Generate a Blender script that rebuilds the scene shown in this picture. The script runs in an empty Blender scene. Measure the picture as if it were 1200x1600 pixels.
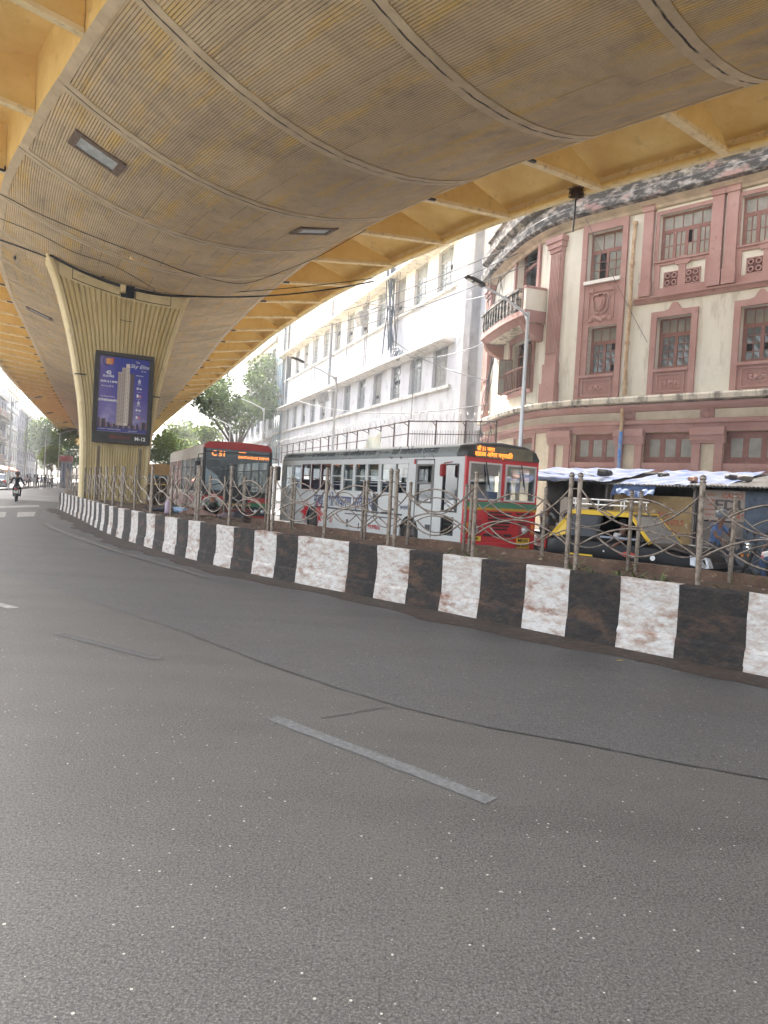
import bpy, bmesh, math, random
from mathutils import Vector, Matrix
C = bpy.context
SC = C.scene
COL = SC.collection
R = math.radians
pi = math.pi
rnd = random.Random(7)

# ------------------------------------------------------------------ tags and objects
def tag(o, label=None, cat=None, group=None, kind=None):
    if label: o['label'] = label
    if cat: o['category'] = cat
    if group: o['group'] = group
    if kind: o['kind'] = kind
    return o

def empty(name, loc=(0, 0, 0), rz=0, label=None, cat=None, group=None):
    o = bpy.data.objects.new(name, None)
    COL.objects.link(o)
    o.location = loc
    o.rotation_euler = (0, 0, rz)
    o.empty_display_size = .2
    return tag(o, label, cat, group)

def wmat(o):
    m = Matrix.Identity(4)
    while o is not None:
        m = o.matrix_basis @ m
        o = o.parent
    return m

def copy_tree(o, parent=None):
    c = o.copy()
    COL.objects.link(c)
    c.parent = parent
    for ch in [x for x in bpy.data.objects if x.parent == o]:
        copy_tree(ch, c)
    return c

class MB:
    """collects faces and links them as ONE mesh object"""
    def __init__(s, M=None):
        s.v = []; s.f = []; s.m = []; s.M = M; s.sm = []; s.uv = {}
    def add(s, vs, fs, mi=0, smooth=False, M=None):
        o = len(s.v)
        for p in vs:
            p = Vector(p)
            if M is not None: p = M @ p
            if s.M is not None: p = s.M @ p
            s.v.append(p)
        for k, f in enumerate(fs):
            s.f.append([i + o for i in f]); s.m.append(mi if not isinstance(mi, list) else mi[k]); s.sm.append(smooth)
        return s
    def quad(s, a, b, c, d, mi=0, uv=None):
        if uv: s.uv[len(s.f)] = uv
        return s.add([a, b, c, d], [(0, 1, 2, 3)], mi)
    def box(s, c, d, rz=0, mi=0, M=None, bev=0):
        x, y, z = d[0] / 2, d[1] / 2, d[2] / 2
        T = Matrix.Translation(c) @ Matrix.Rotation(rz, 4, 'Z')
        if M is not None: T = M @ T
        if bev > 0:
            b = bev
            vs = []; 
            for sz in (-1, 1):
                for (px, py) in ((-x + b, -y), (x - b, -y), (x, -y + b), (x, y - b), (x - b, y), (-x + b, y), (-x, y - b), (-x, -y + b)):
                    vs.append((px, py, sz * (z - b)))
            for sz in (-1, 1):
                for (px, py) in ((-x + b, -y + b), (x - b, -y + b), (x - b, y - b), (-x + b, y - b)):
                    vs.append((px, py, sz * z))
            fs = [(i, (i + 1) % 8, 8 + (i + 1) % 8, 8 + i) for i in range(8)]
            fs += [(16, 19, 18, 17), (20, 21, 22, 23)]
            # bottom
            for (b0, e0, sgn) in ((0, 16, 0), (8, 20, 1)):
                q = [(b0, b0 + 1, e0 + 1, e0), (b0 + 1, b0 + 2, e0 + 1), (b0 + 2, b0 + 3, e0 + 2, e0 + 1), (b0 + 3, b0 + 4, e0 + 2),
                     (b0 + 4, b0 + 5, e0 + 3, e0 + 2), (b0 + 5, b0 + 6, e0 + 3), (b0 + 6, b0 + 7, e0, e0 + 3), (b0 + 7, b0, e0)]
                fs += [t[::-1] for t in q] if sgn == 0 else q
            return s.add(vs, fs, mi, False, T)
        vs = [(-x, -y, -z), (x, -y, -z), (x, y, -z), (-x, y, -z), (-x, -y, z), (x, -y, z), (x, y, z), (-x, y, z)]
        return s.add(vs, [(3, 2, 1, 0), (4, 5, 6, 7), (0, 1, 5, 4), (1, 2, 6, 5), (2, 3, 7, 6), (3, 0, 4, 7)], mi, False, T)
    def tube(s, pts, r, n=6, mi=0, cap=True, closed=False):
        pts = [Vector(p) for p in pts]
        L = len(pts)
        rr = r if isinstance(r, (list, tuple)) else [r] * L
        base = None; rings = []
        for i in range(L):
            a = pts[i - 1] if (i > 0 or closed) else pts[i]
            b = pts[(i + 1) % L] if (i < L - 1 or closed) else pts[i]
            t = (b - a)
            if t.length < 1e-9: t = Vector((0, 0, 1))
            t.normalize()
            if base is None:
                base = t.orthogonal().normalized()
            base = base - t * base.dot(t)
            if base.length < 1e-6: base = t.orthogonal()
            base.normalize()
            c = t.cross(base)
            rings.append([pts[i] + (base * math.cos(2 * pi * k / n) + c * math.sin(2 * pi * k / n)) * rr[i] for k in range(n)])
        vs = [p for q in rings for p in q]
        fs = []
        for i in range(L if closed else L - 1):
            j = (i + 1) % L
            for k in range(n):
                fs.append((i * n + k, i * n + (k + 1) % n, j * n + (k + 1) % n, j * n + k))
        s.add(vs, fs, mi, True)
        if cap and not closed:
            s.add(rings[0], [tuple(range(n))[::-1]], mi); s.add(rings[-1], [tuple(range(n))], mi)
        return s
    def bar(s, a, b, w, h, mi=0):
        a = Vector(a); b = Vector(b); d = b - a
        if d.length < 1e-6: return s
        X = d.normalized(); Y = Vector((0, 0, 1)).cross(X)
        if Y.length < 1e-3: Y = Vector((0, 1, 0))
        Y.normalize(); Z = X.cross(Y)
        T = Matrix(((X.x, Y.x, Z.x, (a.x + b.x) / 2), (X.y, Y.y, Z.y, (a.y + b.y) / 2), (X.z, Y.z, Z.z, (a.z + b.z) / 2), (0, 0, 0, 1)))
        return s.box((0, 0, 0), (d.length, w, h), 0, mi, T)
    def lathe(s, prof, c=(0, 0, 0), n=12, mi=0, M=None):
        vs = []; fs = []
        for (r, z) in prof:
            for k in range(n):
                vs.append((r * math.cos(2 * pi * k / n) + c[0], r * math.sin(2 * pi * k / n) + c[1], z + c[2]))
        for i in range(len(prof) - 1):
            for k in range(n):
                fs.append((i * n + k, i * n + (k + 1) % n, (i + 1) * n + (k + 1) % n, (i + 1) * n + k))
        s.add(vs, fs, mi, True, M)
        return s
    def prism(s, poly, a0, a1, ax='y', mi=0, M=None):
        """polygon in the other two axes, extruded along ax"""
        n = len(poly)
        def mk(p, a):
            return (p[0], a, p[1]) if ax == 'y' else ((a, p[0], p[1]) if ax == 'x' else (p[0], p[1], a))
        vs = [mk(p, a0) for p in poly] + [mk(p, a1) for p in poly]
        fs = [tuple(range(n)), tuple(range(n, 2 * n))[::-1]] + [(i, i + n, (i + 1) % n + n, (i + 1) % n) for i in range(n)]
        return s.add(vs, fs, mi, False, M)
    def build(s, name, mats, parent=None, world=False, kind=None, fixn=False):
        me = bpy.data.meshes.new(name)
        vs = s.v
        if world and parent is not None:
            inv = wmat(parent).inverted()
            vs = [inv @ p for p in vs]
        me.from_pydata([tuple(p) for p in vs], [], s.f)
        if not isinstance(mats, (list, tuple)): mats = [mats]
        for m in mats: me.materials.append(m)
        me.polygons.foreach_set('material_index', s.m)
        me.polygons.foreach_set('use_smooth', s.sm)
        if s.uv:
            ul = me.uv_layers.new(name='UVMap')
            for fi, uvs in s.uv.items():
                for k, li in enumerate(me.polygons[fi].loop_indices): ul.data[li].uv = uvs[k]
        if fixn:
            bm = bmesh.new(); bm.from_mesh(me); bmesh.ops.remove_doubles(bm, verts=bm.verts, dist=1e-5); bmesh.ops.recalc_face_normals(bm, faces=bm.faces); bm.to_mesh(me); bm.free()
        me.update()
        o = bpy.data.objects.new(name, me)
        COL.objects.link(o)
        if parent is not None: o.parent = parent
        if kind: o['kind'] = kind
        return o

# ------------------------------------------------------------------ camera and pixel helpers
F = 1150.0; H = 1.6; PITCH = R(-1.3); ROLL = R(3.3)
_w = Vector((0, math.cos(PITCH), math.sin(PITCH))); _u = Vector((0, -math.sin(PITCH), math.cos(PITCH))); _r = Vector((1, 0, 0))
CR = _r * math.cos(ROLL) + _u * math.sin(ROLL); CU = -_r * math.sin(ROLL) + _u * math.cos(ROLL); CW = _w
def ray(u, v): return CR * ((u - 600) / F) + CU * ((800 - v) / F) + CW
def at_z(u, v, z):
    d = ray(u, v); t = (z - H) / d.z
    return Vector((d.x * t, d.y * t, z))
def at_y(u, v, y):
    d = ray(u, v); t = y / d.y
    return Vector((0, 0, H)) + d * t
def at_plane(u, v, p0, n):
    d = ray(u, v); t = (p0[0] * n[0] + p0[1] * n[1]) / (d.x * n[0] + d.y * n[1])
    return Vector((0, 0, H)) + d * t
cam = bpy.data.cameras.new('camera')
cam.sensor_fit = 'VERTICAL'; cam.sensor_height = 36; cam.sensor_width = 27
cam.lens = F / 1600 * 36; cam.clip_end = 3000; cam.clip_start = .05
co = bpy.data.objects.new('camera', cam); COL.objects.link(co)
co.matrix_world = Matrix(((CR.x, CU.x, -CW.x, 0), (CR.y, CU.y, -CW.y, 0), (CR.z, CU.z, -CW.z, H), (0, 0, 0, 1)))
SC.camera = co

# ------------------------------------------------------------------ materials
def hx(s):
    s = s.lstrip('#'); o = []
    for i in (0, 2, 4):
        c = int(s[i:i + 2], 16) / 255
        o.append(c / 12.92 if c <= .04045 else ((c + .055) / 1.055) ** 2.4)
    return tuple(o)
MATS = {}
def mat(name, c, rough=.7, metal=0, c2=None, scale=3.0, contrast=(.35, .65), c3=None, scale3=.7, c3r=(.55, .7), bump=0, bscale=40, stretch=None, emit=None, spec=.5, coat=0):
    """principled with up to two noise-mixed tints (real dirt and wear) and a bump"""
    m = bpy.data.materials.new(name); m.use_nodes = True
    nt = m.node_tree; N = nt.nodes; L = nt.links
    b = N['Principled BSDF']
    b.inputs['Roughness'].default_value = rough; b.inputs['Metallic'].default_value = metal
    b.inputs['Specular IOR Level'].default_value = spec
    if coat: b.inputs['Coat Weight'].default_value = coat
    if isinstance(c, str): c = hx(c)
    if isinstance(c2, str): c2 = hx(c2)
    if isinstance(c3, str): c3 = hx(c3)
    b.inputs['Base Color'].default_value = (*c, 1)
    MATS[name] = m
    if emit:
        b.inputs['Emission Color'].default_value = (*emit[0], 1); b.inputs['Emission Strength'].default_value = emit[1]
    if c2 is None and not bump: return m
    tc = N.new('ShaderNodeTexCoord'); co_ = tc.outputs['Object']
    if stretch:
        mp = N.new('ShaderNodeMapping'); mp.inputs['Scale'].default_value = stretch; L.new(co_, mp.inputs['Vector']); co_ = mp.outputs['Vector']
    out = None
    def layer(prev, col, sc, rng, detail):
        n = N.new('ShaderNodeTexNoise'); n.inputs['Scale'].default_value = sc; n.inputs['Detail'].default_value = detail; n.inputs['Roughness'].default_value = .65
        L.new(co_, n.inputs['Vector'])
        r = N.new('ShaderNodeMapRange'); r.inputs['From Min'].default_value = rng[0]; r.inputs['From Max'].default_value = rng[1]
        L.new(n.outputs['Fac'], r.inputs['Value'])
        mx = N.new('ShaderNodeMix'); mx.data_type = 'RGBA'
        if isinstance(prev, tuple): mx.inputs['A'].default_value = (*prev, 1)
        else: L.new(prev, mx.inputs['A'])
        mx.inputs['B'].default_value = (*col, 1)
        L.new(r.outputs['Result'], mx.inputs['Factor'])
        return mx.outputs['Result']
    out = c
    if c2 is not None: out = layer(out, c2, scale, contrast, 6)
    if c3 is not None: out = layer(out, c3, scale3, c3r, 8)
    if not isinstance(out, tuple): L.new(out, b.inputs['Base Color'])
    if bump:
        n = N.new('ShaderNodeTexNoise'); n.inputs['Scale'].default_value = bscale; n.inputs['Detail'].default_value = 4
        L.new(tc.outputs['Object'], n.inputs['Vector'])
        bp = N.new('ShaderNodeBump'); bp.inputs['Strength'].default_value = bump; bp.inputs['Distance'].default_value = .02
        L.new(n.outputs['Fac'], bp.inputs['Height']); L.new(bp.outputs['Normal'], b.inputs['Normal'])
    return m

def glass(name, tint=(.75, .8, .8), gloss=.16, rough=.03):
    m = bpy.data.materials.new(name); m.use_nodes = True
    nt = m.node_tree; N = nt.nodes; L = nt.links
    N.remove(N['Principled BSDF'])
    t = N.new('ShaderNodeBsdfTransparent'); t.inputs['Color'].default_value = (*tint, 1)
    g = N.new('ShaderNodeBsdfGlossy'); g.inputs['Roughness'].default_value = rough; g.inputs['Color'].default_value = (.9, .95, 1, 1)
    lw = N.new('ShaderNodeLayerWeight'); lw.inputs['Blend'].default_value = .3
    mr = N.new('ShaderNodeMapRange'); mr.inputs['To Min'].default_value = gloss; mr.inputs['To Max'].default_value = .7
    L.new(lw.outputs['Fresnel'], mr.inputs['Value'])
    mx = N.new('ShaderNodeMixShader'); L.new(mr.outputs['Result'], mx.inputs['Fac']); L.new(t.outputs[0], mx.inputs[1]); L.new(g.outputs[0], mx.inputs[2])
    L.new(mx.outputs[0], N['Material Output'].inputs['Surface'])
    MATS[name] = m
    return m

def nodes(m): return m.node_tree.nodes, m.node_tree.links, m.node_tree.nodes['Principled BSDF']
def mathn(N, L, op, a, b=None, clamp=False):
    n = N.new('ShaderNodeMath'); n.operation = op; n.use_clamp = clamp
    for i, x in enumerate((a, b)):
        if x is None: continue
        if isinstance(x, (int, float)): n.inputs[i].default_value = x
        else: L.new(x, n.inputs[i])
    return n.outputs[0]
def mixn(N, L, fac, a, b):
    mx = N.new('ShaderNodeMix'); mx.data_type = 'RGBA'
    for nm, x in (('A', a), ('B', b)):
        if isinstance(x, tuple): mx.inputs[nm].default_value = (*x, 1)
        else: L.new(x, mx.inputs[nm])
    if isinstance(fac, (int, float)): mx.inputs['Factor'].default_value = fac
    else: L.new(fac, mx.inputs['Factor'])
    return mx.outputs['Result']
def noise(N, L, vec, sc, det=5, rough=.6):
    n = N.new('ShaderNodeTexNoise'); n.inputs['Scale'].default_value = sc; n.inputs['Detail'].default_value = det; n.inputs['Roughness'].default_value = rough
    L.new(vec, n.inputs['Vector']); return n.outputs['Fac']
def rng(N, L, x, a, b, c=0, d=1):
    r = N.new('ShaderNodeMapRange'); L.new(x, r.inputs['Value'])
    for k, v in (('From Min', a), ('From Max', b), ('To Min', c), ('To Max', d)): r.inputs[k].default_value = v
    return r.outputs['Result']

# ------------------------------------------------------------------ text
def text(name, body, size, parent, M, material, shear=0, world=False, ext=.003, align='CENTER', bold=0, sx=1):
    cu = bpy.data.curves.new(name, 'FONT'); cu.body = body; cu.size = size; cu.extrude = ext; cu.shear = shear
    cu.align_x = align; cu.align_y = 'CENTER'; cu.offset = bold; cu.resolution_u = 2
    o = bpy.data.objects.new(name, cu); COL.objects.link(o)
    C.view_layer.update()
    dg = C.evaluated_depsgraph_get()
    me = bpy.data.meshes.new_from_object(o.evaluated_get(dg))
    bpy.data.objects.remove(o); 
    me.transform(Matrix.Diagonal((sx, 1, 1, 1)))
    me.transform(M)
    if world and parent is not None: me.transform(wmat(parent).inverted())
    me.materials.clear(); me.materials.append(material)
    t = bpy.data.objects.new(name, me); COL.objects.link(t)
    if parent is not None: t.parent = parent
    return t
def frame(o, x, y):
    """matrix with origin o, local x along x, local y along y"""
    x = Vector(x).normalized(); y = Vector(y); y = (y - x * y.dot(x)).normalized(); z = x.cross(y)
    return Matrix(((x.x, y.x, z.x, o[0]), (x.y, y.y, z.y, o[1]), (x.z, y.z, z.z, o[2]), (0, 0, 0, 1)))

# ------------------------------------------------------------------ paths
class Path:
    def __init__(s, pts, smooth=0, step=None):
        P = [Vector((p[0], p[1])) for p in pts]
        if step:
            q = Path(P); n = max(2, int(q.L / step)); P = [q.p(q.L * i / n) for i in range(n + 1)]
        for _ in range(smooth):
            P = [P[0]] + [(P[i - 1] + P[i] * 2 + P[i + 1]) / 4 for i in range(1, len(P) - 1)] + [P[-1]]
        s.P = P; s.S = [0]
        for i in range(1, len(P)): s.S.append(s.S[-1] + (P[i] - P[i - 1]).length)
        s.L = s.S[-1]
    def _i(s, a):
        for i in range(len(s.S) - 2, -1, -1):
            if a >= s.S[i]: return i
        return 0
    def p(s, a):
        i = s._i(a); d = s.P[i + 1] - s.P[i]
        return s.P[i] + d * ((a - s.S[i]) / max(d.length, 1e-9))
    def t(s, a, w=.3):
        d = s.p(min(a + w, s.L + w)) - s.p(max(a - w, -w)); return d.normalized()
    def n(s, a):   # normal to the left of travel
        d = s.t(a); return Vector((-d.y, d.x))
    def hit(s, u, v):
        d = ray(u, v); best = None
        for i in range(len(s.P) - 1):
            a = s.P[i]; e = s.P[i + 1] - a
            den = d.x * e.y - d.y * e.x
            if abs(den) < 1e-9: continue
            t = (a.x * e.y - a.y * e.x) / den
            k = (a.x * d.y - a.y * d.x) / den
            lo = -1e9 if i == 0 else -1e-6; hi = 1e9 if i == len(s.P) - 2 else 1 + 1e-6
            if t > 0 and lo <= k <= hi and (best is None or t < best[0]):
                best = (t, s.S[i] + k * e.length, H + d.z * t)
        return best[1], best[2]
    def nearest(s, p):
        b = None
        for i in range(len(s.P) - 1):
            a = s.P[i]; e = s.P[i + 1] - a; t = min(1, max(0, (Vector(p) - a).dot(e) / e.dot(e)))
            q = a + e * t; D = (q - Vector(p)).length
            if b is None or D < b[0]: b = (D, s.S[i] + t * e.length)
        return b[1]
# ------------------------------------------------------------------ world, sun, view
SUN_AZ = R(-26)      # towards the sun, measured from +Y, positive towards +X
SUN_EL = R(52)
w = bpy.data.worlds.new('World'); SC.world = w; w.use_nodes = True
wn = w.node_tree.nodes; wl = w.node_tree.links
sky = wn.new('ShaderNodeTexSky'); sky.sky_type = 'NISHITA'; sky.sun_disc = False
sky.sun_elevation = SUN_EL; sky.sun_rotation = SUN_AZ
sky.air_density = 1.0; sky.dust_density = 5.0; sky.ozone_density = 1.0; sky.altitude = 0
hs = wn.new('ShaderNodeHueSaturation'); hs.inputs['Saturation'].default_value = .45
wl.new(sky.outputs[0], hs.inputs['Color']); wl.new(hs.outputs[0], wn['Background'].inputs['Color'])
wn['Background'].inputs['Strength'].default_value = .15
sl = bpy.data.lights.new('sun', 'SUN'); sl.energy = 4.8; sl.angle = R(1.0); sl.color = (1, .95, .87)
so = bpy.data.objects.new('sun', sl); COL.objects.link(so)
sd = Vector((math.sin(SUN_AZ) * math.cos(SUN_EL), math.cos(SUN_AZ) * math.cos(SUN_EL), math.sin(SUN_EL)))
so.rotation_euler = sd.to_track_quat('Z', 'Y').to_euler()
vs = SC.view_settings; SC.display_settings.display_device = 'sRGB'
vs.view_transform = 'Standard'; vs.look = 'None'; vs.exposure = 2.52; vs.gamma = 1; vs.use_curve_mapping = False
try:
    cy = SC.cycles; cy.max_bounces = 8; cy.diffuse_bounces = 5; cy.transparent_max_bounces = 16; cy.use_denoising = True; cy.caustics_reflective = False; cy.caustics_refractive = False
except Exception: pass

# ------------------------------------------------------------------ common materials
asph = mat('asphalt', (.075, .073, .070), .62, bump=.5, bscale=90, spec=.5)
def asphalt_nodes(m, base, light, speck=True):
    N, L, b = nodes(m)
    tc = N.new('ShaderNodeTexCoord'); v = tc.outputs['Object']
    big = noise(N, L, v, .22, 4); mid = noise(N, L, v, 1.7, 6, .7); fin = noise(N, L, v, 98, 4, .75)
    c = mixn(N, L, rng(N, L, big, .35, .65), base, light)
    c = mixn(N, L, rng(N, L, mid, .42, .72, 0, .55), c, tuple(x * .62 for x in base))
    mpn = N.new('ShaderNodeMapping'); mpn.inputs['Rotation'].default_value = (0, 0, R(43)); mpn.inputs['Scale'].default_value = (.10, 1.5, 1); L.new(v, mpn.inputs['Vector'])
    trk = noise(N, L, mpn.outputs['Vector'], 1.0, 4, .6)
    c = mixn(N, L, rng(N, L, trk, .50, .66, 0, .55), c, tuple(x * 1.45 for x in base)); c = mixn(N, L, rng(N, L, trk, .46, .32, 0, .6), c, tuple(x * .6 for x in base))
    oil = noise(N, L, v, .9, 3, .5); c = mixn(N, L, rng(N, L, oil, .66, .78, 0, .6), c, tuple(x * .45 for x in base))
    br = noise(N, L, v, .5, 5, .7)
    c = mixn(N, L, rng(N, L, br, .52, .70, 0, .5), c, (.105, .086, .070))
    c = mixn(N, L, rng(N, L, fin, .47, .61, 0, .95), c, tuple(x * 2.7 for x in base))
    c = mixn(N, L, rng(N, L, noise(N, L, v, 60, 4, .8), .46, .38, 0, .9), c, tuple(x * .36 for x in base))
    if speck:
        vo = N.new('ShaderNodeTexVoronoi'); vo.inputs['Scale'].default_value = 24; L.new(v, vo.inputs['Vector'])
        sp = N.new('ShaderNodeSeparateColor'); L.new(vo.outputs['Color'], sp.inputs[0])
        f1 = mathn(N, L, 'LESS_THAN', vo.outputs['Distance'], mathn(N, L, 'MULTIPLY', sp.outputs[1], .15)); f2 = mathn(N, L, 'GREATER_THAN', sp.outputs[0], .55)
        f = mathn(N, L, 'MULTIPLY', f1, f2)
        c = mixn(N, L, f, c, (.50, .47, .40))
        vo2 = N.new('ShaderNodeTexVoronoi'); vo2.inputs['Scale'].default_value = 95; L.new(v, vo2.inputs['Vector'])
        sp2 = N.new('ShaderNodeSeparateColor'); L.new(vo2.outputs['Color'], sp2.inputs[0])
        f3 = mathn(N, L, 'MULTIPLY', mathn(N, L, 'LESS_THAN', vo2.outputs['Distance'], .28), rng(N, L, sp2.outputs[1], .75, 1, 0, .6))
        c = mixn(N, L, f3, c, (.21, .20, .18))
        bp = [n for n in N if n.type == 'BUMP'][0]
        h = mathn(N, L, 'ADD', fin, mathn(N, L, 'MULTIPLY', noise(N, L, v, 170, 2, .6), .6))
        L.new(h, bp.inputs['Height']); bp.inputs['Strength'].default_value = .38; bp.inputs['Distance'].default_value = .005
    L.new(c, b.inputs['Base Color'])
asphalt_nodes(asph, (.068, .065, .058), (.100, .095, .085))
asph2 = mat('asphalt_patch', (.06, .06, .06), .62, bump=.5, bscale=90, spec=.5)
asphalt_nodes(asph2, (.062, .061, .059), (.090, .089, .086))
worn = mat('worn_marking', (.185, .188, .182), .85, c2=(.115, .114, .108), scale=26, contrast=(.36, .66), bump=.3, bscale=90)
wornw = mat('worn_white', (.42, .40, .36), .85, c2=(.16, .15, .14), scale=6, contrast=(.4, .7))
dirt = mat('gutter_dirt', (.060, .040, .027), .95, c2=(.036, .025, .018), scale=3, c3=(.10, .072, .05), scale3=9, c3r=(.5, .7), bump=.5, bscale=50)
soil = mat('soil', (.115, .066, .040), 1, c2=(.055, .036, .024), scale=4, c3=(.15, .10, .065), scale3=11, c3r=(.5, .7), bump=1, bscale=18)
conc = mat('concrete', (.36, .34, .31), .9, c2=(.24, .22, .2), scale=4, bump=.3)
steel = mat('weathered_steel', (.255, .215, .175), .36, .7, c2=(.10, .07, .05), scale=16, contrast=(.46, .66), bump=.1)
galv = mat('galvanised_steel', (.55, .56, .57), .4, .7)
black = mat('black_metal', (.02, .02, .02), .5)
rubber = mat('rubber', (.018, .018, .018), .85, c2=(.04, .036, .03), scale=6)
chrome = mat('chrome', (.75, .75, .75), .15, 1)
dark = mat('dark_void', (.012, .012, .012), .9)
wire = mat('cable_black', (.015, .015, .015), .6)

def stone_paint(name, c, dirty, c3, lo, hi):
    """painted kerb face: dirt rubbed in blotches, splash band low down"""
    m = mat(name, c, .85, c2=dirty, scale=7, contrast=(lo, hi), c3=c3, scale3=2.3, c3r=(.53, .67), stretch=(1, 1, 2.2), bump=.7, bscale=26)
    return m
kw = stone_paint('kerb_white', (.58, .56, .52), (.40, .315, .255), (.24, .125, .078), .42, .66)
kb = stone_paint('kerb_black', (.016, .0145, .013), (.045, .032, .023), (.085, .047, .028), .42, .68)

# ------------------------------------------------------------------ ground, kerb line, median
near = Path([(15, -2.7), (9.5, 2.4), (6.7, 4.85), (3.95, 7.35), (3.2, 8.05), (1.85, 9.4), (1.33, 10.0), (.4, 10.95), (-.56, 11.8), (-1.5, 12.75), (-2.3, 13.5), (-3.3, 14.75), (-4, 15.6), (-5.45, 17.55), (-7.6, 20.85), (-9.2, 23.7), (-10.9, 27.0), (-14.3, 33.2), (-16.0, 36.2)], smooth=6, step=.5)
MW = 3.3
KH = .82
def off(path, a, d):           # d to the left of travel; the median lies to the right
    p = path.p(a); n = path.n(a); return p + n * d
g = MB(); S = 1500
g.quad((-S, -S, 0), (S, -S, 0), (S, S, 0), (-S, S, 0))
g.build('ground', asph, kind='structure')

def ribbon(path, a0, a1, d0, d1, z, step=.5):
    mb = MB(); n = max(1, int((a1 - a0) / step))
    for i in range(n):
        s0 = a0 + (a1 - a0) * i / n; s1 = a0 + (a1 - a0) * (i + 1) / n
        p = [off(path, s0, d0), off(path, s0, d1), off(path, s1, d1), off(path, s1, d0)]
        mb.quad(*[(q.x, q.y, z) for q in p][::-1])
    return mb
# dirt lying in the gutter, with a ragged edge towards the road
mb = MB(); n = 260
prev = None
for i in range(n + 1):
    a = near.L * i / n; e = .66 + .10 * math.sin(a * 1.1) + .06 * math.sin(a * 3.7 + 1) + rnd.uniform(-.035, .035)
    cur = (off(near, a, -.1), off(near, a, e))
    if prev: mb.quad(*[(q.x, q.y, .008) for q in (prev[0], cur[0], cur[1], prev[1])])
    prev = cur
mb.build('gutter', dirt, kind='structure')
# a newer strip of asphalt along the kerb, bounded by the tar seam
def project(p):
    q = Vector(p) - Vector((0, 0, H)); d = q.dot(CW); return 600 + F * q.dot(CR) / d, 800 - F * q.dot(CU) / d
seam_px = ((-40, 880), (60, 913), (190, 955), (300, 992), (400, 1031), (520, 1072), (640, 1108), (760, 1135), (900, 1160), (1050, 1190), (1230, 1222), (1500, 1270))
seam = [at_z(*p, .006) for p in seam_px]
sd_ = sorted((near.nearest(p[:2]), (Vector(p[:2]) - near.p(near.nearest(p[:2]))).length) for p in seam)
def seam_d(a):
    if a <= sd_[0][0]: return sd_[0][1]
    for (x0, y0), (x1, y1) in zip(sd_, sd_[1:]):
        if a <= x1: return y0 + (y1 - y0) * (a - x0) / max(1e-6, x1 - x0)
    return sd_[-1][1]
mb = MB(); prev = None
for i in range(201):
    a = near.L * .93 * i / 200
    cur = (off(near, a, .3), off(near, a, seam_d(a) + rnd.uniform(-.012, .012)))
    if prev: mb.quad(*[(q.x, q.y, .004) for q in (prev[0], cur[0], cur[1], prev[1])])
    prev = cur
mb.build('road_patch', asph2, kind='structure')
def ground_poly(name, px, m, z=.004):
    mb = MB(); vs = [at_z(u, v, z) for u, v in px]
    mb.add(vs, [tuple(range(len(vs)))]); o = mb.build(name, m, kind='structure', fixn=True); return o
def dash(px0, px1, w, z=.004):
    a = at_z(*px0, z); b = at_z(*px1, z); d = (b - a).normalized(); nn = Vector((-d.y, d.x, 0)) * w / 2
    vs = []; k = 14
    for i in range(k + 1): vs.append(a.lerp(b, i / k) + nn * (1 + rnd.uniform(-.16, .1)))
    for i in range(k, -1, -1): vs.append(a.lerp(b, i / k) - nn * (1 + rnd.uniform(-.16, .1)))
    mb = MB(); mb.add(vs, [tuple(range(len(vs)))]); return mb
dash((426, 1121), (768, 1251), .115).build('road_marking', worn, kind='structure', fixn=True)
dash((92, 990), (250, 1030), .12).build('road_marking', mat('faint_marking', (.118, .113, .104), .85, c2=(.085, .081, .075), scale=20, contrast=(.35, .6), bump=.3, bscale=90), kind='structure', fixn=True)
dash((-60, 930), (22, 950), .14).build('road_marking', wornw, kind='structure', fixn=True)
for q in ([(28, 800), (58, 800), (62, 806), (26, 808)], [(-30, 800), (10, 800), (8, 808), (-40, 809)], [(-60, 792), (60, 789), (62, 792), (-60, 796)]):
    ground_poly('road_marking', q, wornw, .014)
# tar seam crossing the carriageway
sm = MB(); prev = None
seam = seam[3:]
for i in range(len(seam) - 1):
    for k in range(8):
        p = seam[i].lerp(seam[i + 1], k / 8); q = seam[i].lerp(seam[i + 1], (k + 1) / 8)
        d = (q - p).normalized(); nn = Vector((-d.y, d.x, 0)) * (.004 + .012 * rnd.random())
        if rnd.random() < .18: continue
        sm.quad(p - nn, q - nn, q + nn, p + nn)
sm.build('road_seam', mat('tar', (.062, .060, .056), .7, c2=(.09, .088, .082), scale=4), kind='structure', fixn=True)
for px in (((500, 1122), (605, 1104)),):
    a, b = at_z(*px[0], .006), at_z(*px[1], .006); d = (b - a).normalized(); nn = Vector((-d.y, d.x, 0)) * .006
    MB().quad(a - nn, b - nn, b + nn, a + nn).build('road_seam', MATS['tar'], kind='structure', fixn=True)
# painted edge line round the nose of the median
el = [at_z(*p, .018) for p in ((330, 904), (290, 892), (240, 878), (190, 864), (130, 843), (75, 822), (58, 806), (62, 797), (80, 793))]
eb = MB()
for i in range(len(el) - 1):
    d = (el[i + 1] - el[i]).normalized(); nn = Vector((-d.y, d.x, 0)) * (.05 if i < 4 else .11)
    d2 = (el[min(i + 2, len(el) - 1)] - el[i + 1]); d2 = d2.normalized() if d2.length > 0 else d
    n2 = Vector((-d2.y, d2.x, 0)) * (.05 if i < 3 else .11)
    eb.quad(el[i] - nn, el[i + 1] - n2, el[i + 1] + n2, el[i] + nn)
eb.build('edge_line', mat('edge_line_concrete', (.17, .155, .135), .9, c2=(.11, .1, .09), scale=8), kind='structure', fixn=True)

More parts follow.
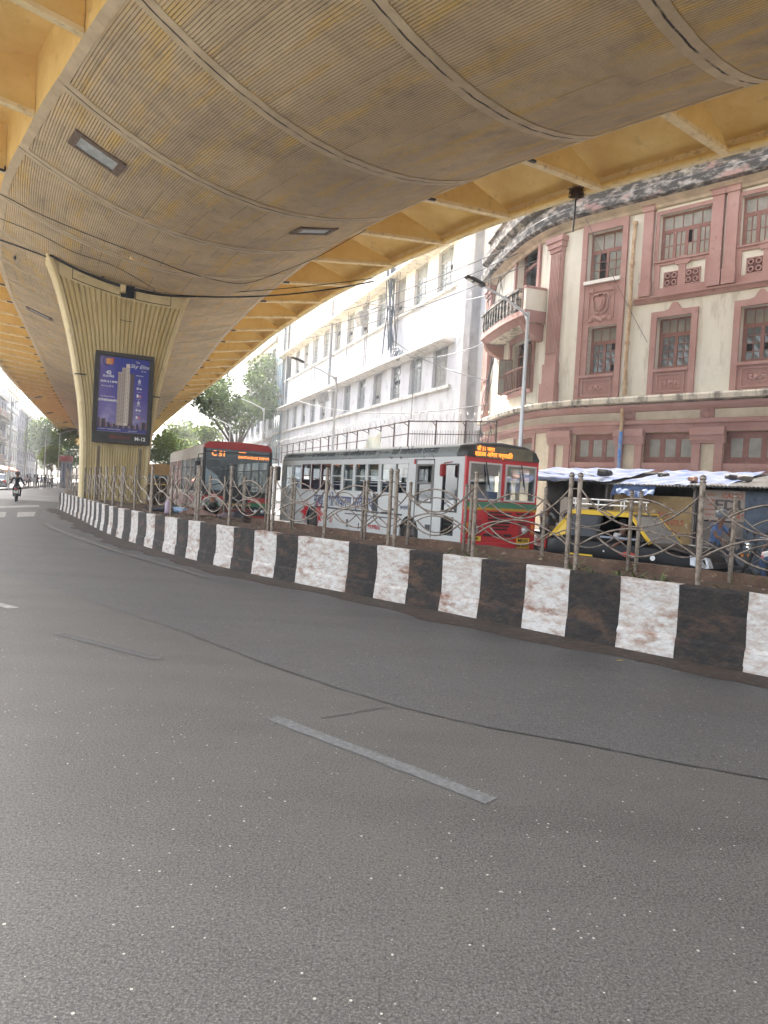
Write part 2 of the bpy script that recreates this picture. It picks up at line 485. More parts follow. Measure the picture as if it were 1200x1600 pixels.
# pale sheets added to bounce light under the deck: bus side and left street
ccm = mat('pale_bounce_road', (.27, .26, .245), .6, c2=(.20, .19, .18), scale=.8, c3=(.33, .32, .30), scale3=.25, c3r=(.5, .7), bump=.2)
mb = MB(); prev = None
for i in range(101):
    a = near.L * i / 100; p = near.p(a); n = near.n(a); cur = (p - n * (MW + .25), p - n * (MW + 13))
    if prev: mb.quad(*[(q.x, q.y, .004) for q in (prev[0], cur[0], cur[1], prev[1])])
    prev = cur
e0 = near.p(near.L) - near.n(near.L) * MW; q = [(cur[0].x, cur[0].y), (cur[1].x, cur[1].y), (-60, 150), (-72, 150)]; mb.quad(*[(x, y, .004) for x, y in q])
mb.build('road', ccm, kind='structure', fixn=True)
mb = MB(); lc = [(-29.5, 46), (-14.2, 46), (-29, 84), (-60, 150), (-95, 230), (-125, 300), (-140, 300), (-76, 150), (-42, 84)]; mb.add([(x, y, .008) for x, y in lc], [tuple(range(len(lc)))]); mb.build('road', ccm, kind='structure', fixn=True)
# soil bed of the median
sb = MB(); NA = 120; ND = 12; vsl = []
for i in range(NA + 1):
    a = near.L * i / NA
    for j in range(ND + 1):
        d = -.16 - (MW - .32) * j / ND
        q = off(near, a, d); zz = .72 - .12 * j / ND + .05 * math.sin(j / ND * pi) + rnd.uniform(-.025, .025)
        vsl.append((q.x, q.y, zz))
sb.add(vsl, [(i * (ND + 1) + j, (i + 1) * (ND + 1) + j, (i + 1) * (ND + 1) + j + 1, i * (ND + 1) + j + 1) for i in range(NA) for j in range(ND)], 0, True)
sb.build('median_soil', soil, kind='structure', fixn=True)

# striped kerb wall: profile along the outward normal, a toe that kicks out near the ground
prof = [(.0, KH), (.006, KH - .03), (-.004, .55), (.004, .25), (.022, .21), (.034, .06), (.04, 0)]
def kerb_wall(path, a0, a1, sgn, base, stripes, name, label, mats=(kw, kb), top=KH):
    root = empty(name, (*off(path, (a0 + a1) / 2, base), 0), 0, label, 'kerb wall')
    cuts = sorted(stripes)
    mb = MB()
    for k in range(len(cuts) - 1):
        s0, s1 = cuts[k], cuts[k + 1]
        if s1 <= a0 or s0 >= a1: continue
        nsub = max(2, int((s1 - s0) / .18)); mi = k % 2
        rows = []
        for i in range(nsub + 1):
            a = s0 + (s1 - s0) * i / nsub
            joint = i in (0, nsub)
            row = []
            for (dx, z) in prof:
                z = z * top / KH
                jit = rnd.uniform(-.006, .006) if 0 < z < top - .001 else 0
                dd = base + sgn * (dx + jit - (.007 if joint else 0))
                wob = .005 * math.sin(k * 2.1 + z * 9)
                q = off(path, a + (wob if joint else 0), dd); row.append((q.x, q.y, max(0, z + (rnd.uniform(-.012, .008) if z > top - .001 else 0))))
            q = off(path, a, base - sgn * .17); row.insert(0, (q.x, q.y, top - .005 + rnd.uniform(-.012, .006)))
            q2 = off(path, a, base - sgn * .17); row.insert(0, (q2.x, q2.y, .3))
            rows.append(row)
        m = len(rows[0]); vs = [p for r_ in rows for p in r_]
        fs = [(i * m + j, (i + 1) * m + j, (i + 1) * m + j + 1, i * m + j + 1) for i in range(nsub) for j in range(m - 1)]
        mb.add(vs, fs, mi, False)
    mb.build('wall', list(mats), root, True, fixn=True)
    return root
stripe_px = [(1170, 925), (1062, 915), (970, 902), (890, 890), (822, 882), (753, 872), (693, 864), (640, 857), (590, 851), (545, 847)]
ss = sorted(min((abs(project((*off(near, i * .01, 0), KH))[0] - u), i * .01) for i in range(200, 3000))[1] for u, v in stripe_px)
first = ss[0]
a = first
pre = []
while a > -.7: a -= .7; pre.append(a)
ss = pre[::-1] + ss
# widen: the two neighbouring white blocks, then regular blocks
ss.append(ss[-1] + 1.28)
while ss[-1] < near.L: ss.append(ss[-1] + rnd.choice((.62, .68, .72, .78)))
ss[-1] = near.L
# colour order: (1062..970) is white
k0 = ss.index(first)
if k0 % 2 == 0: ss = ss[1:]
kbr = mat('kerb_soiled', (.17, .105, .07), .95, c2=(.10, .06, .04), scale=4, c3=(.25, .19, .15), scale3=7, c3r=(.58, .72), bump=.4)
kerb_wall(near, 0, near.L, 1, 0, ss, 'median_kerb_wall', 'black and white striped kerb wall facing the near road')
rs = [0]
while rs[-1] < near.L: rs.append(rs[-1] + .7)
rs[-1] = near.L
kerb_wall(near, 0, near.L, -1, -MW, rs, 'median_kerb_wall', 'low kerb wall along the bus side of the soil bed', (kbr, kbr), .765)
# nose end of the median
p0 = off(near, near.L, .0); p1 = off(near, near.L, -MW)
MB().bar((*p0, .38), (*p1, .38), .22, .76).build('median_end_wall', kb)
tag(bpy.data.objects['median_end_wall'], 'dark short end wall at the far nose of the striped median', 'kerb wall')
# ------------------------------------------------------------------ railings on the median
def rail_panel(mk_parent, path, base, a0, a1, zb, h, r=.031, gapped=True):
    """two end posts, a middle post and sagging / arching bars between them"""
    am = (a0 + a1) / 2
    for a in (a0, am, a1):
        q = off(path, a, base); jx = rnd.uniform(-.015, .015); jy = rnd.uniform(-.015, .015)
        mb = MB(); mb.tube([(q.x, q.y, zb - .15), (q.x + jx, q.y + jy, zb + h)], r, 10)
        p = mb.build('post', steel, mk_parent, True)
        k = MB(); k.lathe([(.0, -.004), (.037, 0), (.038, .010), (.026, .018), (.034, .032), (.038, .050), (.031, .070), (.015, .084), (0, .086)], (q.x + jx, q.y + jy, zb + h), 10)
        k.build('finial', steel, p, True)
    bb = MB()
    def curve(f0, f1, z0, zm, sa, sb_):
        pts = []
        for i in range(15):
            t = i / 14; x = sa + (sb_ - sa) * t; q = off(path, x, base)
            pts.append((q.x, q.y, zb + (zm + (z0 - zm) * (2 * t - 1) ** 2)))
        bb.tube(pts, .0125, 6)
    for (s0, s1) in ((a0, am), (am, a1)):
        w_ = s1 - s0
        curve(0, 0, h * .91, h * .555, s0, s1)               # sagging bar from post top to post top
        curve(0, 0, h * .31, h * .535, s0, s1)               # arch from post foot to post foot
        curve(0, 0, h * .70, h * .83, s0 + w_ * .18, s1 - w_ * .18)   # upper small arch
        curve(0, 0, h * .43, h * .27, s0 + w_ * .18, s1 - w_ * .18)   # lower small bow
    bb.build('curved_bars', steel, mk_parent, True)

def railing(path, base, anchor, zb, h, a_lo, a_hi, label, pitch=3.05, gap=.13):
    m_ = off(path, anchor, base)
    root = empty('median_railing', (m_.x, m_.y, zb), 0, label, 'railing')
    k = -12
    while True:
        a0 = anchor + k * (pitch + gap) ; k += 1
        a1 = a0 + pitch
        if a1 < a_lo: continue
        if a0 > a_hi: break
        rail_panel(root, path, base, a0, a1, zb, h)
        if a1 + gap < a_hi:
            t0 = off(path, a1, base); t1 = off(path, a1 + gap, base)
            for z in (.9, .2): tb = MB(); tb.tube([(t0.x, t0.y, zb + h * z), (t1.x, t1.y, zb + h * z)], .009, 6); tb.build('tie_bar', steel, root, True)
    return root
def project(p):
    q = Vector(p) - Vector((0, 0, H)); d = q.dot(CW); return 600 + F * q.dot(CR) / d, 800 - F * q.dot(CU) / d
def anchor(path, base, u, z):
    return min((abs(project((*off(path, i * .01, base), z))[0] - u), i * .01) for i in range(200, int(path.L * 100)))[1]
an = anchor(near, -.24, 889, 1.3)
railing(near, -.24, an, .72, 1.22, 3, near.L - 1.2, 'rusty steel railing with sagging and arched bars on the near edge of the soil bed')
an2 = anchor(near, -(MW - .3), 985, 1.3)
railing(near, -(MW - .3), an2, .60, 1.22, 3, near.L - 1.5, 'rusty steel railing with sagging and arched bars on the bus side of the soil bed')
# straight barred piece closing the nose
e0 = off(near, near.L - .6, -.25); e1 = off(near, near.L - .6, -MW + .3)
rt = empty('end_railing', ((e0.x + e1.x) / 2, (e0.y + e1.y) / 2, .72), 0, 'short railing of upright bars across the far nose of the median', 'railing')
for q in (e0, e1):
    mb = MB(); mb.tube([(q.x, q.y, .55), (q.x, q.y, 1.95)], .035, 8); mb.build('post', steel, rt, True)
mb = MB()
for i in range(1, 9):
    q = e0.lerp(e1, i / 9); mb.tube([(q.x, q.y, .7), (q.x, q.y, 1.85)], .014, 6)
mb.build('upright_bars', steel, rt, True)
mb = MB()
for z in (.9, 1.55): mb.bar((*e0, z), (*e1, z), .03, .05)
mb.build('cross_rail', steel, rt, True)

# plants and litter on the soil
leafm = mat('strap_leaf', (.075, .11, .035), .5, c2=(.16, .17, .08), scale=6)
def lily(p, n, h, label):
    root = empty('lily_plant', p, 0, label, 'plant', 'lilies on the soil bed')
    mb = MB()
    for i in range(n):
        az = rnd.uniform(0, 2 * pi); le = h * rnd.uniform(.6, 1.25); wd = rnd.uniform(.014, .024); drp = rnd.uniform(.2, 1.1)
        d = Vector((math.cos(az), math.sin(az), 0)); s_ = Vector((-d.y, d.x, 0)); pr_ = None
        for k in range(8):
            t = k / 7
            c_ = d * (le * .85 * t) + Vector((0, 0, le * (1.15 * t - drp * t * t * 1.2)))
            ww = wd * (1 - t ** 2.2) + .001
            cur = (c_ - s_ * ww + Vector((0, 0, ww * .5)), c_, c_ + s_ * ww + Vector((0, 0, ww * .5)))
            if pr_:
                mb.add([pr_[0], pr_[1], cur[1], cur[0]], [(0, 1, 2, 3)], 0, True); mb.add([pr_[1], pr_[2], cur[2], cur[1]], [(0, 1, 2, 3)], 0, True)
            pr_ = cur
    mb.build('leaves', leafm, root)
    st = MB(); st.tube([(0, 0, -.03), (0, 0, .05)], [.02, .012], 6); st.build('stem', leafm, root)
for (u, v, n, h, lb) in ((965, 893, 9, .34, 'long strap leaves arching beside the paired posts near the taxi'), (985, 896, 8, .20, 'small strap-leaved clump just right of the paired posts'),
                         (1018, 902, 11, .24, 'dense strap-leaved clump behind the white kerb block'), (1048, 905, 8, .22, 'strap-leaved clump left of the single right-hand post'),
                         (1075, 909, 12, .22, 'bright upright strap-leaved clump beside the single right-hand post'), (1172, 920, 7, .17, 'small strap-leaved tuft at the right edge of the soil bed'),
                         (815, 872, 8, .26, 'sparse strap leaves below the red bus front'), (845, 877, 6, .2, 'thin strap leaves left of the paired posts'), (800, 868, 4, .3, 'single tall leaning blades below the bus grille')):
    q = at_z(u, v, .73); q = Vector(off(near, near.nearest(q[:2]), -.42 - rnd.uniform(0, .12)))
    lily((q.x, q.y, .72), n, h, lb)
# dry twigs and fallen leaves: too many to count
mb = MB(); lm = MB()
for i in range(900):
    a = rnd.uniform(2, near.L - 1); d = -.2 - rnd.random() * (MW - .5); q = off(near, a, d)
    az = rnd.uniform(0, pi); le = rnd.uniform(.03, .12); c_, s_ = math.cos(az) * le, math.sin(az) * le; z = .75 + rnd.uniform(-.01, .02)
    if i % 3 == 0: mb.tube([(q.x - c_, q.y - s_, z), (q.x + c_, q.y + s_, z + rnd.uniform(0, .05))], .004, 4, 0, False)
    else:
        x = le * .35
        mb.add([(q.x - c_ * .4, q.y - s_ * .4, z), (q.x + s_ * .3, q.y - c_ * .3, z + .01), (q.x + c_ * .4, q.y + s_ * .4, z + .015), (q.x - s_ * .3, q.y + c_ * .3, z + .012)], [(0, 1, 2, 3)], 1 + (i % 2))
for i in range(900):   # short dry grass tufts
    a = rnd.uniform(2, near.L - 8); d = -.22 - rnd.random() ** 2 * (MW - .6); q = off(near, a, d)
    if math.sin(a * 1.7) + math.sin(a * .6 + d * 3) < .4: continue
    for k in range(3):
        h_ = rnd.uniform(.05, .16); dx, dy = rnd.uniform(-.06, .06), rnd.uniform(-.06, .06)
        mb.add([(q.x - .004, q.y, .70), (q.x + .004, q.y, .70), (q.x + dx, q.y + dy, .70 + h_)], [(0, 1, 2)], 3)
mb.build('litter', [mat('twig', (.12, .08, .05), .9), mat('dry_leaf', (.22, .14, .07), .9), mat('dry_leaf_pale', (.35, .28, .18), .9), mat('dry_grass', (.13, .12, .05), .9)], kind='stuff')
lf = at_z(968, 1031, .02)
o = MB().add([(lf.x - .05, lf.y, .012), (lf.x, lf.y - .02, .016), (lf.x + .06, lf.y + .01, .02), (lf.x + .01, lf.y + .03, .014)], [(0, 1, 2, 3)]).build('fallen_leaf', mat('yellow_leaf', (.55, .38, .06), .7))
tag(o, 'small yellow fallen leaf lying in the gutter below the white kerb block', 'leaf')

# ------------------------------------------------------------------ flyover
K = 1.2
RP = Path([(33, -9.6), (19.8, 2.9), (7.07, 15.1), (5.7, 16.42), (4.26, 17.82), (1.68, 20.56), (-.74, 23.77), (-2.89, 27.26), (-6.0, 33.84), (-9.48, 42.24), (-16.42, 60.84), (-27.2, 88.8), (-44.4, 134.4), (-72, 206), (-90, 250)], smooth=5, step=.93)
S0 = RP.nearest((7.07, 15.1))     # arclength of the reference joint
SEG = 3.72
def lerp(a, b, t): return a + (b - a) * t
def table(tb, x):
    if x <= tb[0][0]: return tb[0][1]
    for (a, b), (c_, d) in zip(tb, tb[1:]):
        if x <= c_: return lerp(b, d, (x - a) / (c_ - a))
    return tb[-1][1]
def wid(s): return K * table([(0, 8.05), (9, 8.1), (12, 8.35), (14.5, 8.75), (22, 9.4), (45, 9.75), (90, 10)], (s - S0) / K)
ZR, ZL, SAG = 10.36, 11.08, 1.2
def soffit(s, t):
    p = RP.p(s); n = RP.n(s); w_ = wid(s)
    q = p + n * (w_ * t)
    return Vector((q.x, q.y, lerp(ZR, ZL, t) - SAG * (1 - (2 * t - 1) ** 2)))
cs = dict(base=(.70, .54, .34), dirty=(.50, .385, .25), yel=(.72, .48, .15))
rib = mat('fluted_concrete', cs['base'], .9, bump=.3)
def rib_nodes(m):
    N, L, b = nodes(m)
    tc = N.new('ShaderNodeTexCoord'); uv = tc.outputs['UV']; ob = tc.outputs['Object']
    sp = N.new('ShaderNodeSeparateXYZ'); L.new(uv, sp.inputs[0])
    big = noise(N, L, ob, .35, 4); mid = noise(N, L, ob, 1.3, 7, .7)
    mp = N.new('ShaderNodeMapping'); mp.inputs['Scale'].default_value = (1.1, .22, 1); L.new(uv, mp.inputs['Vector'])
    st = noise(N, L, mp.outputs['Vector'], 1.6, 5, .65)
    c = mixn(N, L, rng(N, L, big, .38, .64), cs['base'], cs['dirty'])
    c = mixn(N, L, rng(N, L, st, .50, .68, 0, .9), c, cs['yel'])
    c = mixn(N, L, rng(N, L, mid, .5, .75, 0, .6), c, (.26, .205, .145))
    # groove shade painted into the colour, broken up by noise
    ph = mathn(N, L, 'FRACT', mathn(N, L, 'MULTIPLY', sp.outputs[0], 1 / .066))
    tri = mathn(N, L, 'ABSOLUTE', mathn(N, L, 'SUBTRACT', ph, .5))      # .5 at the groove
    gr = rng(N, L, tri, .30, .46)
    br = noise(N, L, ob, 3.5, 5, .7)
    c = mixn(N, L, mathn(N, L, 'MULTIPLY', gr, rng(N, L, br, .35, .65, .12, .7)), c, (.13, .10, .068))
    # board joints across the fluting
    fl_ = mathn(N, L, 'FLOOR', mathn(N, L, 'MULTIPLY', sp.outputs[0], 1 / .66)); fr_ = mathn(N, L, 'FRACT', mathn(N, L, 'MULTIPLY', sp.outputs[0], 1 / .66))
    sg_ = mathn(N, L, 'FLOOR', mathn(N, L, 'MULTIPLY', sp.outputs[1], 1 / 1.24))
    wn_ = N.new('ShaderNodeTexWhiteNoise'); wn_.noise_dimensions = '2D'; cb = N.new('ShaderNodeCombineXYZ'); L.new(fl_, cb.inputs[0]); L.new(sg_, cb.inputs[1]); L.new(cb.outputs[0], wn_.inputs['Vector'])
    ln_ = mathn(N, L, 'MULTIPLY', mathn(N, L, 'LESS_THAN', fr_, .045), rng(N, L, wn_.outputs['Value'], .45, .95, 0, .5))
    c = mixn(N, L, ln_, c, (.05, .038, .026))
    c = mixn(N, L, rng(N, L, wn_.outputs['Value'], 0, 1, 0, .14), c, (.34, .26, .17))
    L.new(c, b.inputs['Base Color'])
    bp = [n for n in N if n.type == 'BUMP'][0]
    L.new(mathn(N, L, 'SUBTRACT', 1.0, gr), bp.inputs['Height']); bp.inputs['Strength'].default_value = .8; bp.inputs['Distance'].default_value = .03
rib_nodes(rib)
band = mat('joint_band', (.62, .50, .34), .9, c2=(.48, .38, .25), scale=2.2, bump=.3)
def band_nodes(m):
    N, L, b = nodes(m)
    tc = N.new('ShaderNodeTexCoord'); uv = tc.outputs['UV']; ob = tc.outputs['Object']
    sp = N.new('ShaderNodeSeparateXYZ'); L.new(uv, sp.inputs[0])
    src = b.inputs['Base Color'].links[0].from_socket
    wob = mathn(N, L, 'MULTIPLY', mathn(N, L, 'SUBTRACT', noise(N, L, ob, 2.5, 4), .5), .06)
    d = mathn(N, L, 'ABSOLUTE', mathn(N, L, 'ADD', sp.outputs[1], wob))
    ck = rng(N, L, d, .012, .030, 1, 0)
    brk = rng(N, L, noise(N, L, ob, 1.6, 5), .36, .52)
    c = mixn(N, L, mathn(N, L, 'MULTIPLY', ck, brk), src, (.03, .024, .02))
    L.new(c, b.inputs['Base Color'])
band_nodes(band)
yel = mat('ochre_paint', (.86, .64, .26), .75, c2=(.76, .53, .18), scale=1.1, c3=(.40, .27, .12), scale3=2.4, c3r=(.6, .85))
yelp = mat('ochre_pale', (.86, .72, .45), .8, c2=(.76, .60, .32), scale=2.5, c3=(.33, .24, .15), scale3=5, c3r=(.55, .8))
joints = []
k = -11
while S0 + k * SEG < RP.L - 1:
    if S0 + k * SEG > 1: joints.append(S0 + k * SEG)
    k += 1
fly = empty('flyover_deck', (*RP.p(S0), ZR), 0, 'yellow flyover deck curving overhead with a fluted belly and bracketed wings', 'flyover')
TT = [0, .022, .08, .16, .25, .35, .45, .55, .65, .75, .84, .92, .978, 1]
rb_, bd_ = MB(), MB()
def sgrid(mb, s0, s1, ts, dz=0, vref=None, nd=1):
    for q in range(nd):
        a = lerp(s0, s1, q / nd); b_ = lerp(s0, s1, (q + 1) / nd)
        for t0, t1 in zip(ts, ts[1:]):
            pts = [soffit(a, t0), soffit(a, t1), soffit(b_, t1), soffit(b_, t0)]
            for p in pts: p.z -= dz
            va, vb = (a, b_) if vref is None else (a - vref, b_ - vref)
            mb.quad(*pts[::-1], uv=[(wid(b_) * t0, vb), (wid(b_) * t1, vb), (wid(a) * t1, va), (wid(a) * t0, va)])
BW = .20
for j0, j1 in zip(joints, joints[1:]):
    sgrid(rb_, j0 + BW, j1 - BW, TT[1:-1], 0, None, 4)
    sgrid(bd_, j0 + BW, j1 - BW, TT[:2], .014, j0 - 5, 4); sgrid(bd_, j0 + BW, j1 - BW, TT[-2:], .014, j0 - 5, 4)
    sgrid(bd_, j1 - BW, j1 + BW, TT, .014, j1, 2)
rb_.build('fluted_soffit', rib, fly, True)
bd_.build('joint_bands', band, fly, True)
# wings
WOR, WOL = 3.35, 3.5
def wing_pt(s, side, t, z):
    """t metres outwards from the spine edge; side 0 right, 1 left"""
    p = RP.p(s); n = RP.n(s)
    q = p - n * t if side == 0 else p + n * (wid(s) + t)
    e = ZR if side == 0 else ZL
    return Vector((q.x, q.y, e + (z - e) * K))
def wing_w(s, side): return K * (table([(0, 3.3), (12, 3.25), (20, 2.75), (30, 2.45), (60, 2.0), (90, 1.6)], (s - S0) / K) if side == 0 else 3.5)
def wing_z(side, t, w_):       # underside of the slab
    e = ZR if side == 0 else ZL
    f = t / w_
    return e + 1.28 - .15 * f - .55 * max(0, f - .35) ** 1.6 / .65 ** 1.6
for side in (0, 1):
    e = ZR if side == 0 else ZL
    sl_, web, beam = MB(), MB(), MB()
    prev = None
    st = [RP.L * i / 260 for i in range(261)]
    for s in st:
        w_ = wing_w(s, side)
        row = [wing_pt(s, side, t * w_, wing_z(side, t * w_, w_)) for t in (.0, .2, .4, .6, .8, .93)]
        wb = [wing_pt(s, side, -.02, e + .0), wing_pt(s, side, .0, e + 1.3)]
        zz = wing_z(side, w_ * .93, w_)
        bm_ = [wing_pt(s, side, w_ * .93, zz + .25), wing_pt(s, side, w_ * .93, e + .42), wing_pt(s, side, w_ * .93 + .16, e + .40), wing_pt(s, side, w_ + .16, e + .55), wing_pt(s, side, w_ + .16, e + 1.9), wing_pt(s, side, w_ * .93, e + 1.9)]
        tp = [wing_pt(s, side, w_, e + 1.35), wing_pt(s, side, -wid(s) / 2, (ZR + ZL) / 2 + 1.5)]
        if prev:
            for A, B, mb in ((prev[0], row, sl_), (prev[1], wb, web), (prev[2], bm_, beam), (prev[3], tp, web)):
                for i in range(len(A) - 1): mb.quad(A[i], A[i + 1], B[i + 1], B[i])
        prev = (row, wb, bm_, tp)
    sl_.build('wing_slab', yel, fly, True); web.build('side_web', yel, fly, True); beam.build('edge_beam', yelp, fly, True)
    # brackets under the wing
    kk = 0; s = S0 + 1.62 * K
    while s - SEG > 1: s -= SEG
    cnt = 0
    while s < RP.L - 2 and cnt < 48:
        w_ = wing_w(s, side); T = .11
        br = MB()
        zi = e + .05; zo = e + .44
        for q in (-T, T): pass
        def P_(t, z, ds): return wing_pt(s + ds, side, t, z)
        tt = [0, .25 * w_, .5 * w_, .75 * w_, .93 * w_]
        for i in range(4):
            t0, t1 = tt[i], tt[i + 1]
            b0, b1 = lerp(zi, zo, t0 / w_), lerp(zi, zo, t1 / w_)
            u0 = max(b0 + .05, e + 1.30 - (1.30 - .50) * (t0 / (.93 * w_))); u1 = max(b1 + .05, e + 1.30 - (1.30 - .50) * (t1 / (.93 * w_)))
            for ds in (-T * .6, T * .6): br.quad(P_(t0, b0, ds), P_(t1, b1, ds), P_(t1, u1, ds), P_(t0, u0, ds))
            br.quad(P_(t0, u0, -T * .6), P_(t1, u1, -T * .6), P_(t1, u1, T * .6), P_(t0, u0, T * .6))
        bo = br.build('bracket', yel, fly, True)
        fl = MB()
        for i in range(4):
            t0, t1 = tt[i], tt[i + 1]; b0, b1 = lerp(zi, zo, t0 / w_), lerp(zi, zo, t1 / w_)
            for (za, da, zb_, db) in ((0, -T, 0, T), (.09, -T, 0, -T), (.09, T, 0, T)):
                fl.quad(P_(t0, b0 + za - .05, da), P_(t1, b1 + za - .05, da), P_(t1, b1 + zb_ - .05, db), P_(t0, b0 + zb_ - .05, db))
        fl.build('bracket_flange', yelp, bo, True)
        if cnt > 3 and rnd.random() < .75:
            h_ = MB(); q0 = P_(.02, zi - .03, -T - .02); q1 = P_(.30, zi + .0, -T - .02); h_.bar(q0, q1, .09, .06); q2 = P_(.02, zi + .10, -T - .02); h_.bar(q0, q2, .03, .03)
            h_.build('drain_hook', black, bo, True)
        s += SEG; cnt += 1
# drain pipe clipped along the right-hand beam
pp = MB(); pts = []
for i in range(140):
    s = 6 + i * .8
    if s > RP.L - 3: break
    pts.append(wing_pt(s, 0, wing_w(s, 0) * .93 - .10, ZR + .44))
pp.tube(pts, .075, 8)
for i in range(0, len(pts), 3): pp.tube([pts[i] + Vector((0, 0, .3)), pts[i] + Vector((.02, 0, -.13))], .015, 5)
pp.build('drain_pipe', yel, fly, True)
# recessed light hatches in the soffit
hm = mat('hatch_frame', (.10, .06, .04), .8, c2=(.2, .14, .1), scale=9); hp = mat('hatch_panel', (.42, .45, .46), .5, c2=(.25, .27, .27), scale=6)
for (px, lb) in (([(125, 207), (187, 245), (170, 264), (110, 226)], 'rusty hatch with a blue grey panel'), ([(478, 351), (521, 354), (503, 366), (460, 363)], 'rusty hatch with a bright panel near the right edge'), ([(42, 481), (75, 492), (71, 500), (45, 489)], 'dark hatch with a dull panel')):
    cx = sum(p[0] for p in px) / 4; cy_ = sum(p[1] for p in px) / 4
    best = None
    d = ray(cx, cy_)
    for i in range(400):
        s = S0 - 4 + i * .12
        for j in range(1, 40):
            q = soffit(s, j / 40); rr = q - Vector((0, 0, H)); tt_ = rr.dot(d) / d.dot(d); e_ = (rr - d * tt_).length
            if best is None or e_ < best[0]: best = (e_, s, j / 40)
    _, s, t = best
    def hq(ds, dt, dz): q = soffit(s + ds, t + dt / wid(s)); q.z -= dz; return q
    fr = MB(); A, B = .36, .66
    ring = [(-A, -B), (A, -B), (A, B), (-A, B)]; inn = [(-A * .66, -B * .74), (A * .66, -B * .74), (A * .66, B * .74), (-A * .66, B * .74)]
    for i in range(4):
        a0, a1, b0, b1 = ring[i], ring[(i + 1) % 4], inn[i], inn[(i + 1) % 4]
        fr.quad(hq(*a0, .05), hq(*a1, .05), hq(*b1, .05), hq(*b0, .05)); fr.quad(hq(*a0, .05), hq(*a1, .05), hq(*a1, -.05), hq(*a0, -.05)); fr.quad(hq(*b0, .05), hq(*b1, .05), hq(*b1, .012), hq(*b0, .012))
    fo = fr.build('hatch', hm, fly, True); fo['label'] = lb
    pm = MB(); pm.quad(*[hq(*q, .02) for q in inn]); pm.build('panel', hp, fo, True)

# ------------------------------------------------------------------ pier
PX = Vector((.907, .421)); PN = Vector((-.421, .907))
PC = (Vector((-9.0, 25.3)) + PX * -.27) * K
pier = empty('flyover_pier', (PC.x + PN.x * .7, PC.y + PN.y * .7, .7), 0, 'cream fluted concrete pier flaring up to the flyover belly', 'pier')
HW = [(.5, 1.10), (1.6, 1.10), (2.8, 1.13), (3.6, 1.19), (4.4, 1.29), (5.2, 1.44), (6.0, 1.60), (6.7, 1.76), (7.3, 1.93), (7.9, 2.10), (8.4, 2.28), (8.9, 2.5), (9.4, 2.7)]
HW = [(1.6 + (z - 1.6) * K if z > 1 else .4, w_ * K) for z, w_ in HW]
pcream = mat('pier_cream', (.70, .58, .34), .85, c2=(.60, .48, .26), scale=1.6, c3=(.36, .28, .17), scale3=2.5, c3r=(.58, .78), bump=.15)
pcol = mat('pier_fluting', (.66, .54, .29), .85, c2=(.54, .42, .20), scale=1.3, stretch=(1, 1, .3), c3=(.28, .215, .12), scale3=2.2, c3r=(.56, .78), bump=.15)
def pz(x, top):      # clip to the soffit above
    return top
def pp_(x, dep, z): q = PC + PX * x + PN * dep; return Vector((q.x, q.y, z))
def top_at(x, dep):
    q = PC + PX * x + PN * dep
    s = RP.nearest(q); t = (q - RP.p(s)).dot(RP.n(s)) / wid(s)
    return soffit(s, t).z + .03
NR = 23
zs = []
for (z0, w0), (z1, w1) in zip(HW, HW[1:]):
    for i in range(3): zs.append((lerp(z0, z1, i / 3), lerp(w0, w1, i / 3)))
zs.append(HW[-1])
core, ribs = MB(), MB()
DP = 1.7
def prow(z, w_):
    c = lambda x, d: pp_(x, d, min(z, top_at(x, d)))
    i_ = w_ - .20
    return [c(-w_, DP), c(-w_, .10), c(-w_ + .07, 0), c(-i_, 0), c(-i_, .10), c(i_, .10), c(i_, 0), c(w_ - .07, 0), c(w_, .10), c(w_, DP)]
rows = [prow(z, w_) for z, w_ in zs]
for A, B in zip(rows, rows[1:]):
    for i in range(len(A)): 
        j = (i + 1) % len(A); core.quad(A[i], A[j], B[j], B[i], 0)
core.build('pier_body', pcream, pier, True, fixn=True)
def rrow(z, w_):
    i_ = w_ - .21; out = []
    for k in range(NR):
        x0 = lerp(-i_, i_, k / NR); x1 = lerp(-i_, i_, (k + 1) / NR); d = x1 - x0
        for x, dep in ((x0 + d * .12, .098), (x0 + d * .26, .035), (x0 + d * .84, .035), (x0 + d * .98, .098)):
            tz = top_at(x, dep) - .55
            out.append(pp_(x, dep, min(z, tz)))
    return out
rr_ = [rrow(z, w_) for z, w_ in zs]
for A, B in zip(rr_, rr_[1:]):
    for i in range(len(A) - 1): ribs.quad(A[i], A[i + 1], B[i + 1], B[i])
ribs.build('fluted_face', pcol, pier, True)
